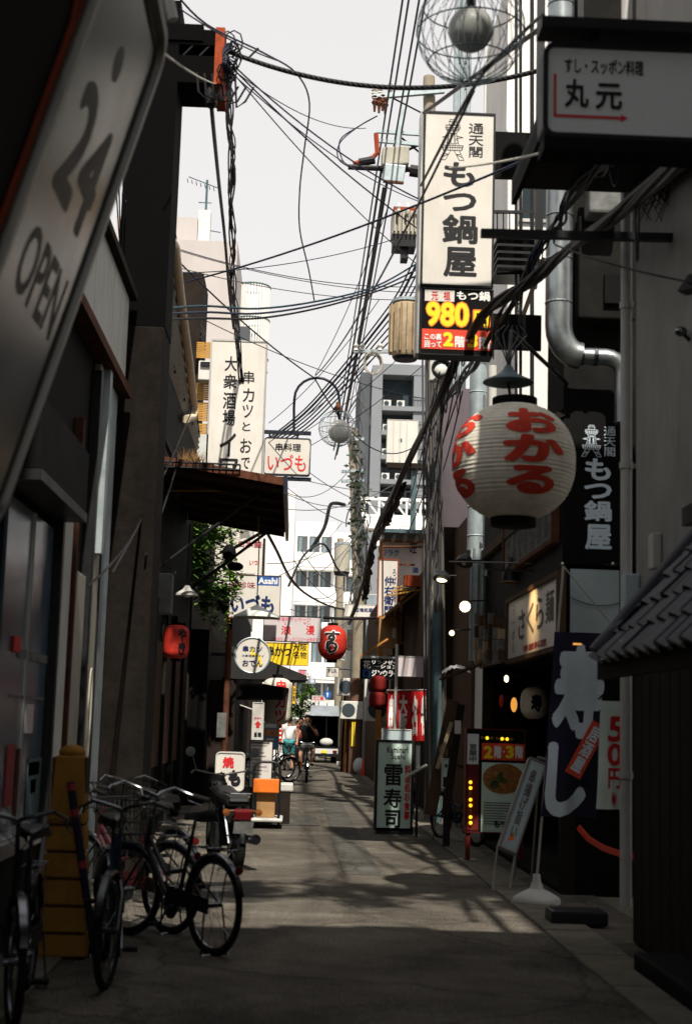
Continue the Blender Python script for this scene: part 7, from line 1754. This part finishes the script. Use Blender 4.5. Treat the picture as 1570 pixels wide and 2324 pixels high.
pts = [A(1312,1878,13), A(1335,1905,12.9), A(1368,1925,12.5), A(1410,1940,12), A(1450,1948,11.5), A(1490,1947,11)]
m = MB(); 
for p, q in zip(pts[:-1], pts[1:]): m.beam(p, q, .012, .05)
m.build('strap', 'cone_red', rs_)
# kerb-side dark weights
wb = thing('weight_block', 'dark glossy rubber weight block on the road by the right gutter', 'weight', tuple(gr(1305,2110)))
g = gr(1308,2108); m = MB(); m.box(g.x-.2,g.x+.26,g.y,g.y+.32,0.012,.13); m.build('block', 'black_steel', wb, bevel=.025)
wb = thing('floor_mat', 'dark step block against the near right shop front', 'step', tuple(gr(1500,2180)))
m = MB(); m.box(2.25,2.56,7.2,9.6,0.0,.14); m.build('block', 'black_wall', wb, bevel=.02)
# white cloth bag and red timbers by the pole
cl = thing('cloth_bundle', 'crumpled white cloth draped on a ledge by the utility pole', 'cloth', tuple(A(1040,1515,18.6)))
m = MB(); n = 14
for j in range(7):
    for i in range(n+1):
        p = A(1003+64*i/n, 1530-14*math.sin(i/n*3.1)-6*j/6+random.uniform(-3,3), 18.6+.06*j); m.v.append(p)
for j in range(6):
    for i in range(n): m.f.append((j*(n+1)+i, j*(n+1)+i+1, (j+1)*(n+1)+i+1, (j+1)*(n+1)+i))
m.build('cloth', 'cloth_white', cl, smooth=True)
m = MB(); m.beam(A(1000,1542,18.7), A(1090,1508,18.2), .06,.03); tag(m.build('ledge_board', 'brown_board'), 'weathered ledge board sloping under the white cloth', 'board')
cn_ = thing('traffic_cone', 'red traffic cone at the foot of the far wrapped pole', 'traffic cone', tuple(gr(828,1752)))
g = A(828,1752,45.0); m = MB(); m.lathe([(.14,.03),(.03,.70),(.0,.71)], (g.x,45,0), 18); m.build('cone', 'cone_red', cn_, smooth=True); m = MB(); m.box(g.x-.18,g.x+.18,44.82,45.18,.005,.035); m.build('base', 'cone_red', cn_)
gb = thing('rubbish_bag', 'pale blue rubbish bag beside the red traffic cone', 'bag', (A(815,1740,45.6).x,45.6,0))
m = MB(); m.ball((A(815,1740,45.6).x,45.6,.26), .2, 14, (1,1,1.3)); m.build('bag', 'sign_cool', gb, smooth=True)
for k, (px, mt) in enumerate(((785,'rust_iron'),(790,'brown_board'),(781,'orange_wood'),(776,'black_wall'),(822,'dark_brown'),(834,'brown_board'))):
    c = A(px,1745,46.5+.3*k); o = MB(); o.bar((c.x,c.y,0),(c.x+.04,c.y,2.3+.2*k),.05,8)
    tag(o.build('stacked_pole', mt), ('rust red pole stacked by the truck','brown pole stacked by the truck','orange timber stacked by the truck','black pole stacked nearest the truck','dark pole leaning right of the far wrapped pole','brown timber by the traffic cone')[k], 'pole', 'poles stacked round the far utility pole')
sl = thing('wall_lamp', 'white horn lamp jutting left of the stacked red lanterns', 'lamp', tuple(A(840,1540,34)))
m = MB(); m.bar(A(870,1530,34), A(848,1531,34), .03, 8); m.bar(A(848,1532,34), A(836,1545,34), .04, 10, .09); m.build('horn', 'plastic_white', sl, smooth=True)
# no entry style blue road sign
bsn = thing('road_sign', 'small round blue road sign with a white arrow over a plate', 'road sign', (A(743,1580,58).x,58,0))
c = A(743,1577,58.0); r_ = (A(752,1577,58).x-A(734,1577,58).x)/2
m = MB(); m.tube([c, c+Vector((0,.03,0))], r_, 28); m.build('disc', 'sign_blue', bsn)
m = MB(); m.add([c+Vector(v)*r_+Vector((0,-.004,0)) for v in ((-.12,0,-.6),(.12,0,-.6),(.12,0,.1),(-.12,0,.1))],[(0,1,2,3)]); m.add([c+Vector(v)*r_+Vector((0,-.004,0)) for v in ((-.35,0,.11),(.35,0,.11),(0,0,.65))],[(0,1,2)]); m.build('arrow', 'ink_white', bsn)
m = MB(); a = rect(736,1589,750,1597,58); m.box(a[0],a[1],58,58.02,a[2],a[3]); m.build('plate', 'sign_white', bsn)
m = MB(); m.bar((c.x,58.05,0),(c.x,58.05,c.z+.3),.03,8); m.build('post', 'steel_pale', bsn)
t, f = signbox('box_sign', 'pale pink sign with red lettering left of the round blue road sign', 'sign', 708, 1579, 738, 1593, 62.0, 'sign_pink', 'fascia_grey', .1, .02)
face_letters(t, 'たこ焼', 711, 1581, 734, 1590, f, 'ink_red', bold=.04); a = rect(708,1579,738,1593,62); m = MB(); m.bar((a[0]+.3,62.05,0),(a[0]+.3,62.05,a[2]-.002),.03,8); m.build('post', 'steel_pale', t)
t, f = signbox('mauve_billboard', 'mauve billboard with a pink triangle above the white lantern', 'sign', 645, 1538, 662, 1602, 42.0, 'mauve', 'cloth_white', .2, .05)
c = A(649, 1560, f); m = MB(); m.add([c+Vector((-.1,-.002,-.25)), c+Vector((.12,-.002,-.25)), c+Vector((-.02,-.002,.3))],[(0,1,2)]); m.build('triangle', 'sign_pink', t)
a = rect(645,1538,662,1602,42); m = MB(); m.box(-1.6,a[0]-.002,42.05,42.1,a[3]-.4,a[3]-.33); m.build('bracket', 'black_steel', t)
nb = thing('lane_banner', 'thin red banner strip with white dots near the person in white', 'banner', (A(637,1690,44).x,44,0))
a = rect(633,1618,640,1690,44); m = MB(); m.box(a[0],a[1],44,44.01,a[2],a[3]); m.build('cloth', 'cloth_red', nb); m = MB(); m.bar((a[0]-.01,44,0),(a[0]-.01,44,a[3]+.05),.012,6); m.build('pole', 'plastic_white', nb)
m = MB()
for k in range(7): z = a[2]+(a[3]-a[2])*(k+.5)/7; m.add([((a[0]+a[1])/2-.03,43.996,z-.03),((a[0]+a[1])/2+.03,43.996,z-.03),((a[0]+a[1])/2+.03,43.996,z+.03),((a[0]+a[1])/2-.03,43.996,z+.03)],[(0,1,2,3)])
m.build('dots', 'ink_white', nb)

# ---------------------------------------------------------------- truck
TYk = 57.0
tk = thing('box_truck', 'small truck with a dark open box back and metal roof parked at the lane end', 'truck', (A(735,1720,TYk).x, TYk+1.5, 0))
a = rect(703, 1602, 769, 1722, TYk)
z0 = a[2]+.45; zt = at(735,1625,TYk).z; zr = at(735,1601,TYk).z
m = MB(); m.box(a[0],a[0]+.05,TYk,TYk+2.2,z0,zt); m.box(a[1]-.05,a[1],TYk,TYk+2.2,z0,zt); m.box(a[0]+.051,a[1]-.051,TYk+2.1,TYk+2.2,z0,zt); m.box(a[0],a[1],TYk,TYk+2.2,z0-.06,z0-.002); m.build('box', 'truck_dark', tk)
m = MB(); m.add([(a[0]-.03,TYk-.05,zt+.002),(a[1]+.03,TYk-.05,zt+.002),(a[1]+.03,TYk+2.25,zt+.002),(a[0]-.03,TYk+2.25,zt+.002),(a[0]+.04,TYk+.55,zr),(a[1]-.04,TYk+.55,zr),(a[1]-.04,TYk+2.2,zr),(a[0]+.04,TYk+2.2,zr)],[(0,3,2,1),(4,5,6,7),(0,1,5,4),(1,2,6,5),(2,3,7,6),(3,0,4,7)]); m.build('roof', 'truck_metal', tk)
m = MB(); m.box(a[0],a[1],TYk-.02,TYk+.05,z0-.26,z0-.07); m.build('tailboard', 'truck_white', tk)
for x in (a[0]+.12, a[1]-.14):
    m = MB(); m.box(x-.08,x+.08,TYk-.05,TYk-.022,z0-.22,z0-.13); m.build('tail_light', 'reflector_red', tk)
m = MB(); m.box((a[0]+a[1])/2-.1,(a[0]+a[1])/2+.1,TYk-.04,TYk-.022,z0-.24,z0-.14); m.build('number_plate', 'ink_yellow', tk)
for x in (a[0]+.08, a[1]-.22):
    for yy in (TYk+.5, TYk+2.9):
        m = MB(); m.tube([(x,yy,.27),(x+.15,yy,.27)], .27, 18); m.build('wheel', 'rubber', tk)
m = MB(); m.box(a[0]+.02,a[1]-.02,TYk+2.25,TYk+3.3,.3,1.75); m.build('cab', 'truck_white', tk, bevel=.08)
m = MB(); m.box(a[0]+.04,a[1]-.04,TYk-.02,TYk+.4,.26,z0-.27); m.build('bumper', 'black_steel', tk)
sk = thing('sack', 'pale sack lying in the back of the open truck', 'sack', (A(738,1700,57.4).x,57.4,z0))
m = MB(); m.ball((A(740,1700,57.4).x,57.4,z0+.17), .17, 14, (1.6,1,1)); m.build('sack', 'plastic_white', sk, smooth=True)
wp_ = thing('parking_kerb', 'low white and black wheel stop by the truck', 'wheel stop', tuple(A(778,1725,55)))
m = MB(); p = A(764,1718,55); m.box(p.x,p.x+.7,54.9,55.2,0.01,.14); m.build('block', 'plastic_white', wp_, bevel=.02)

# ---------------------------------------------------------------- people
def skin_mesh(pts, edges, radii, root, sub=2):
    me = bpy.data.meshes.new('skeleton'); me.from_pydata(pts, edges, []); me.update()
    ob = bpy.data.objects.new('skeleton', me); COL.objects.link(ob)
    sk = ob.modifiers.new('skin', 'SKIN'); sk.use_smooth_shade = True
    for i, v in enumerate(me.skin_vertices[0].data):
        r = radii[i]; v.radius = (r, r) if not isinstance(r, tuple) else r; v.use_root = (i == root)
    s = ob.modifiers.new('sub', 'SUBSURF'); s.levels = sub; s.render_levels = sub
    dg = bpy.context.evaluated_depsgraph_get(); out = bpy.data.meshes.new_from_object(ob.evaluated_get(dg))
    bpy.data.objects.remove(ob); bpy.data.meshes.remove(me)
    return out
def part_mesh(me, name, mt, parent):
    me.materials.clear(); me.materials.append(MATS[mt])
    for p in me.polygons: p.use_smooth = True
    me.name = name; o = bpy.data.objects.new(name, me); COL.objects.link(o); o.parent = parent; return o
def person(label, loc, rotz, J, top, bottom, sleeve=.5, leg_cover=.5, hair='hair_black', skin='skin', shoes='rubber'):
    """J: joints in local metres, facing -Y. keys: pelvis chest neck head, shoulder/elbow/wrist l r, hip/knee/ankle/toe l r"""
    t = thing('person', label, 'person', loc, local=True); t.rotation_euler = (0,0,rotz); V = {k: Vector(v) for k, v in J.items()}
    names, pts, edges, rad = [], [], [], []
    def ad(n, p, r, frm=None):
        names.append(n); pts.append(tuple(p)); rad.append(r)
        if frm is not None: edges.append((names.index(frm), len(pts)-1))
    ad('pelvis', V['pelvis'], .115); ad('waist', V['pelvis'].lerp(V['chest'],.5), .105, 'pelvis'); ad('chest', V['chest'], .125, 'waist'); ad('neck', V['neck'], .052, 'chest')
    hd = V['head']; ad('jaw', V['neck'].lerp(hd,.55)+Vector((0,-.01,0)), .055, 'neck'); ad('head', hd, .082, 'jaw'); ad('crown', hd+Vector((0,.01,.07)), .072, 'head')
    for s in 'lr':
        ad('sh'+s, V['sh'+s], .058, 'chest'); ad('el'+s, V['el'+s], .041, 'sh'+s); ad('wr'+s, V['wr'+s], .027, 'el'+s)
        d = (V['wr'+s]-V['el'+s]).normalized(); u, w = frame_of(d); pm = V['wr'+s]+d*.075; ad('pm'+s, pm, (.034,.018), 'wr'+s)
        for k in range(4):
            fb = pm+d*.02+u*(.024-.016*k); L_f = (.03,.036,.033,.025)[k]; n1 = 'f%d%s' % (k, s); ad(n1, fb+d*L_f, .0085, 'pm'+s); ad(n1+'b', fb+d*L_f*1.7+w*.018, .0075, n1)
        ad('th'+s, V['wr'+s]+d*.045+u*.045, .010, 'pm'+s)
        ad('hip'+s, V['hip'+s], .085, 'pelvis'); ad('kn'+s, V['kn'+s], .056, 'hip'+s); ad('cf'+s, V['kn'+s].lerp(V['an'+s],.35)+Vector((0,.01,0)), .052, 'kn'+s); ad('an'+s, V['an'+s], .036, 'cf'+s); ad('to'+s, V['to'+s], .034, 'an'+s)
    part_mesh(skin_mesh(pts, edges, rad, 0), 'body', skin, t)
    # clothes a little outside the body
    P2, E2, R2_ = [], [], []
    def b2(p, r, frm=None):
        P2.append(tuple(p)); R2_.append(r)
        if frm is not None: E2.append((frm, len(P2)-1))
        return len(P2)-1
    a = b2(V['pelvis']+Vector((0,0,.02)), .150); b = b2(V['pelvis'].lerp(V['chest'],.5), .142, a); c = b2(V['chest'], .150, b); b2(V['chest'].lerp(V['neck'],.62), .085, c)
    for s in 'lr': i = b2(V['sh'+s], .080, c); b2(V['sh'+s].lerp(V['el'+s], sleeve), .066, i)
    part_mesh(skin_mesh(P2, E2, R2_, 0), 'shirt', top, t)
    P2, E2, R2_ = [], [], []
    a = b2(V['pelvis']+Vector((0,0,.04)), .152)
    for s in 'lr':
        i = b2(V['hip'+s], .108, a); f = min(1, leg_cover/.5); j = b2(V['hip'+s].lerp(V['kn'+s], f), .085, i)
        if leg_cover > .5: b2(V['kn'+s].lerp(V['an'+s], (leg_cover-.5)/.5), .062, j)
    part_mesh(skin_mesh(P2, E2, R2_, 0), 'shorts' if leg_cover <= .5 else 'trousers', bottom, t)
    for s in 'lr':
        d = (V['to'+s]-V['an'+s]); P2, E2, R2_ = [], [], []; i = b2(V['an'+s]-d*.25-Vector((0,0,.02)), .045); b2(V['to'+s]+d*.05, .042, i); part_mesh(skin_mesh(P2, E2, R2_, 0, 1), 'shoe', shoes, t)
    up = (hd-V['neck']).normalized()
    m = MB(); m.ball((0,0,0), .107, 18, (.92,1.05,1.0)); m.v = [v for v in m.v]
    keep = [i for i, v in enumerate(m.v) if not (v.y < -.03 and v.z < .052) and v.z > -.06]; idx = {i: k for k, i in enumerate(keep)}
    m.f = [tuple(idx[i] for i in f) for f in m.f if all(i in idx for i in f)]; m.v = [m.v[i]+hd+Vector((0,.012,.035)) for i in keep]; m.build('hair', hair, t, smooth=True)
    m = MB(); m.ball(hd+Vector((.031,-.083,.012)), .011, 8); m.ball(hd+Vector((-.031,-.083,.012)), .011, 8); m.build('eyes', 'hair_black', t)
    m = MB(); m.add([hd+Vector(v) for v in ((-.016,-.082,-.03),(.016,-.082,-.03),(0,-.112,-.026),(0,-.086,.015))],[(0,1,2),(0,2,3),(1,3,2)]); m.build('nose', skin, t)
    m = MB(); m.obox(hd+Vector((0,-.078,-.055)), (.022,0,0), (0,.006,0), (0,0,.005)); m.build('mouth', 'ink_maroon', t)
    for s in (-1, 1): m = MB(); m.ball(hd+Vector((s*.088,.01,-.005)), .022, 8, (.4,.8,1.3)); m.build('ear', skin, t)
    return t
# rider with one hand raised to the mouth
YC = 38.0; gx = gr(697,1778).x*1.0; gx = A(697,1700,YC).x
bk = bicycle('bicycle ridden toward the viewer with a grey cloth over its front basket', (gx, YC+.3, 0), 180, 'bike_black', stand=False, steer=.04)
RJ = dict(pelvis=(0,.50,.98), chest=(.0,.34,1.34), neck=(.0,.30,1.50), head=(.0,.25,1.63), shl=(-.17,.34,1.42), ell=(-.27,.22,1.16), wrl=(-.27,-.12,1.03), shr=(.17,.34,1.42), elr=(.27,.14,1.22), wrr=(.09,.12,1.44),
    hipl=(-.10,.48,.95), knl=(-.17,.08,.72), anl=(-.15,.20,.32), tol=(-.16,.04,.27), hipr=(.10,.48,.95), knr=(.17,.02,.86), anr=(.14,.16,.50), tor=(.15,.0,.46))
person('cyclist in a black shirt riding toward the viewer, one hand at the mouth', (gx, YC+.28, 0), 0, RJ, 'shirt_black', 'shorts_dark', .45, .42)
gy = thing('basket_cloth', 'crumpled grey cloth bundle in the front basket of the ridden bicycle', 'cloth', (gx, YC-.25, .8))
m = MB(); m.ball((gx,YC-.27,.93), .17, 16, (1.05,.9,.62)); m.v = [v+Vector((random.uniform(-.02,.02),random.uniform(-.02,.02),random.uniform(-.02,.02))) for v in m.v]; m.build('cloth', 'cloth_grey', gy, smooth=True)
SJ = dict(pelvis=(0,.02,.92), chest=(0,.0,1.28), neck=(0,0,1.46), head=(0,-.02,1.60), shl=(-.18,0,1.38), ell=(-.25,.03,1.12), wrl=(-.26,-.08,.88), shr=(.18,0,1.38), elr=(.25,.03,1.12), wrr=(.26,-.08,.88),
    hipl=(-.10,.02,.90), knl=(-.12,-.06,.48), anl=(-.12,.06,.08), tol=(-.13,-.10,.04), hipr=(.10,.02,.90), knr=(.11,.04,.48), anr=(.11,.16,.09), tor=(.12,.0,.04))
Yw = 47.0; person('pedestrian in a white shirt and teal patterned shorts walking away', (A(655,1700,Yw).x, Yw, 0), math.pi, SJ, 'shirt_white', 'shorts_teal', .5, .48)
SJ2 = dict(SJ); SJ2['wrl'] = (-.10,-.16,1.50); SJ2['ell'] = (-.30,-.10,1.22)
Yo = 52.0; person('pedestrian in a coral top partly behind the cyclist', (A(682,1690,Yo).x, Yo, 0), 0, SJ2, 'shirt_coral', 'shorts_dark', .8, .95)

# ---------------------------------------------------------------- plants
def leafy(name, label, c, rx, ry, rz, n, s, mats=('leaf_bright','leaf_mid','leaf_dark'), trunk=None, cat='plant', clumps=26, group_=None):
    t = thing(name, label, cat, (c.x, c.y, 0 if trunk else c.z-rz), group_)
    cc = []
    for k in range(clumps):
        while True:
            p = Vector((random.uniform(-1,1), random.uniform(-1,1), random.uniform(-1,1)))
            if .25 < p.length < 1: break
        cc.append((c+Vector((p.x*rx, p.y*ry, p.z*rz)), random.uniform(.16,.34), random.choice((0,0,1,1,2))))
    mbs = [MB(), MB(), MB()]
    for k in range(n):
        q, rr, mi = random.choice(cc); d = Vector((random.gauss(0,1), random.gauss(0,1), random.gauss(0,1))).normalized()*random.random()**.5
        p = q+Vector((d.x*rr*rx*1.3, d.y*rr*ry*1.3, d.z*rr*rz*1.1)); u = Vector((random.uniform(-1,1), random.uniform(-1,1), random.uniform(-.6,.3))).normalized(); v, w = frame_of(u); L_ = s*random.uniform(.6,1.3)
        mbs[mi if random.random() < .8 else random.randint(0,2)].add([p, p+u*L_*.5+v*L_*.32, p+u*L_, p+u*L_*.5-v*L_*.32], [(0,1,2,3)])
    for mb, mt in zip(mbs, mats):
        if mb.f: tag(mb.build('leaves', mt, t), kind='stuff')
    if trunk:
        m = MB(); m.tube([(c.x+.05,c.y,0),(c.x-.02,c.y,c.z-rz*.6),(c.x+.05,c.y,c.z)], [trunk,trunk*.8,trunk*.4], 10)
        for k in range(6):
            q = cc[k][0]; m.bar((c.x,c.y,c.z-rz*.5+.1*k), q, trunk*.35, 6, trunk*.12)
        m.build('trunk', 'bark', t, smooth=True)
    return t
c = A(492, 1270, 25.8); leafy('hanging_plant', 'lush green creeper hanging from the wall under the canopy', Vector((c.x-.05, 25.7, c.z)), .56, .35, .98, 3800, .11, clumps=48)
c = A(478, 1350, 25.6); leafy('hanging_plant', 'shaded lower spray of the creeper beside the dark doorway', Vector((c.x, 25.9, c.z)), .30, .3, .45, 700, .09, ('leaf_mid','leaf_dark','leaf_dark'), clumps=14)
c = A(516, 1390, 27.2); leafy('hanging_plant', 'yellow green strands of leaves above the round white sign', Vector((c.x, 27.4, c.z)), .10, .12, .75, 420, .07, ('leaf_bright','leaf_mid','bamboo'), clumps=20)
c = A(684, 1590, 68.0); leafy('street_tree', 'small sunlit street tree at the far end of the lane', Vector((c.x, 68, c.z)), .85, .85, 1.15, 2600, .16, trunk=.09, cat='tree', clumps=34)
sgm = thing('speaker_lamp', 'dark flood lamp cluster hanging under the canopy corner', 'lamp', tuple(A(532,1260,24.5)))
m = MB(); m.ball(A(520,1255,24.5), .12, 12, (1,1,1.3)); m.ball(A(534,1286,24.5), .10, 12, (1.4,1,.8)); m.bar(A(520,1250,24.5), A(600,1205,24.3), .03, 8); m.build('housing', 'black_wall', sgm, smooth=True)
# scraps of litter along the gutter
for k in range(14):
    x = random.choice((random.uniform(-1.5,-1.1), random.uniform(1.7,2.1))); y = random.uniform(11, 34); m = MB(); s = random.uniform(.02,.05); a = random.uniform(0,3)
    m.obox((x,y,.035),(s*math.cos(a),s*math.sin(a),0),(-s*math.sin(a)*.6,s*math.cos(a)*.6,0),(0,0,.004)); tag(m.build('litter', 'cardboard' if k % 3 else 'plastic_white'), 'scrap of litter lying along the gutter', 'litter', 'litter scraps')

# unseen creeper added over the alley mouth, above the view: it breaks up the sunlight on the road
for k in range(3):
    leafy('added_shade_creeper', ('left','middle','right')[k]+' leaf clump added overhead out of view to dapple the road', Vector((-1.0+1.35*k, 6.9+.35*(k%2), 8.5)), .95, .95, .28, 420, .17, clumps=12, group_='added shade creepers overhead')
m = MB()
for y in (6.0, 6.8, 7.6): m.bar((-2.0,y,8.2),(2.7,y,8.2),.012,6)
for x in (-1.9, .3, 2.6): m.bar((x,5.2,8.15),(x,7.9,8.15),.014,6)
tag(m.build('added_trellis', 'black_steel'), 'steel grid added overhead out of view to carry the shading creeper', 'added_trellis')
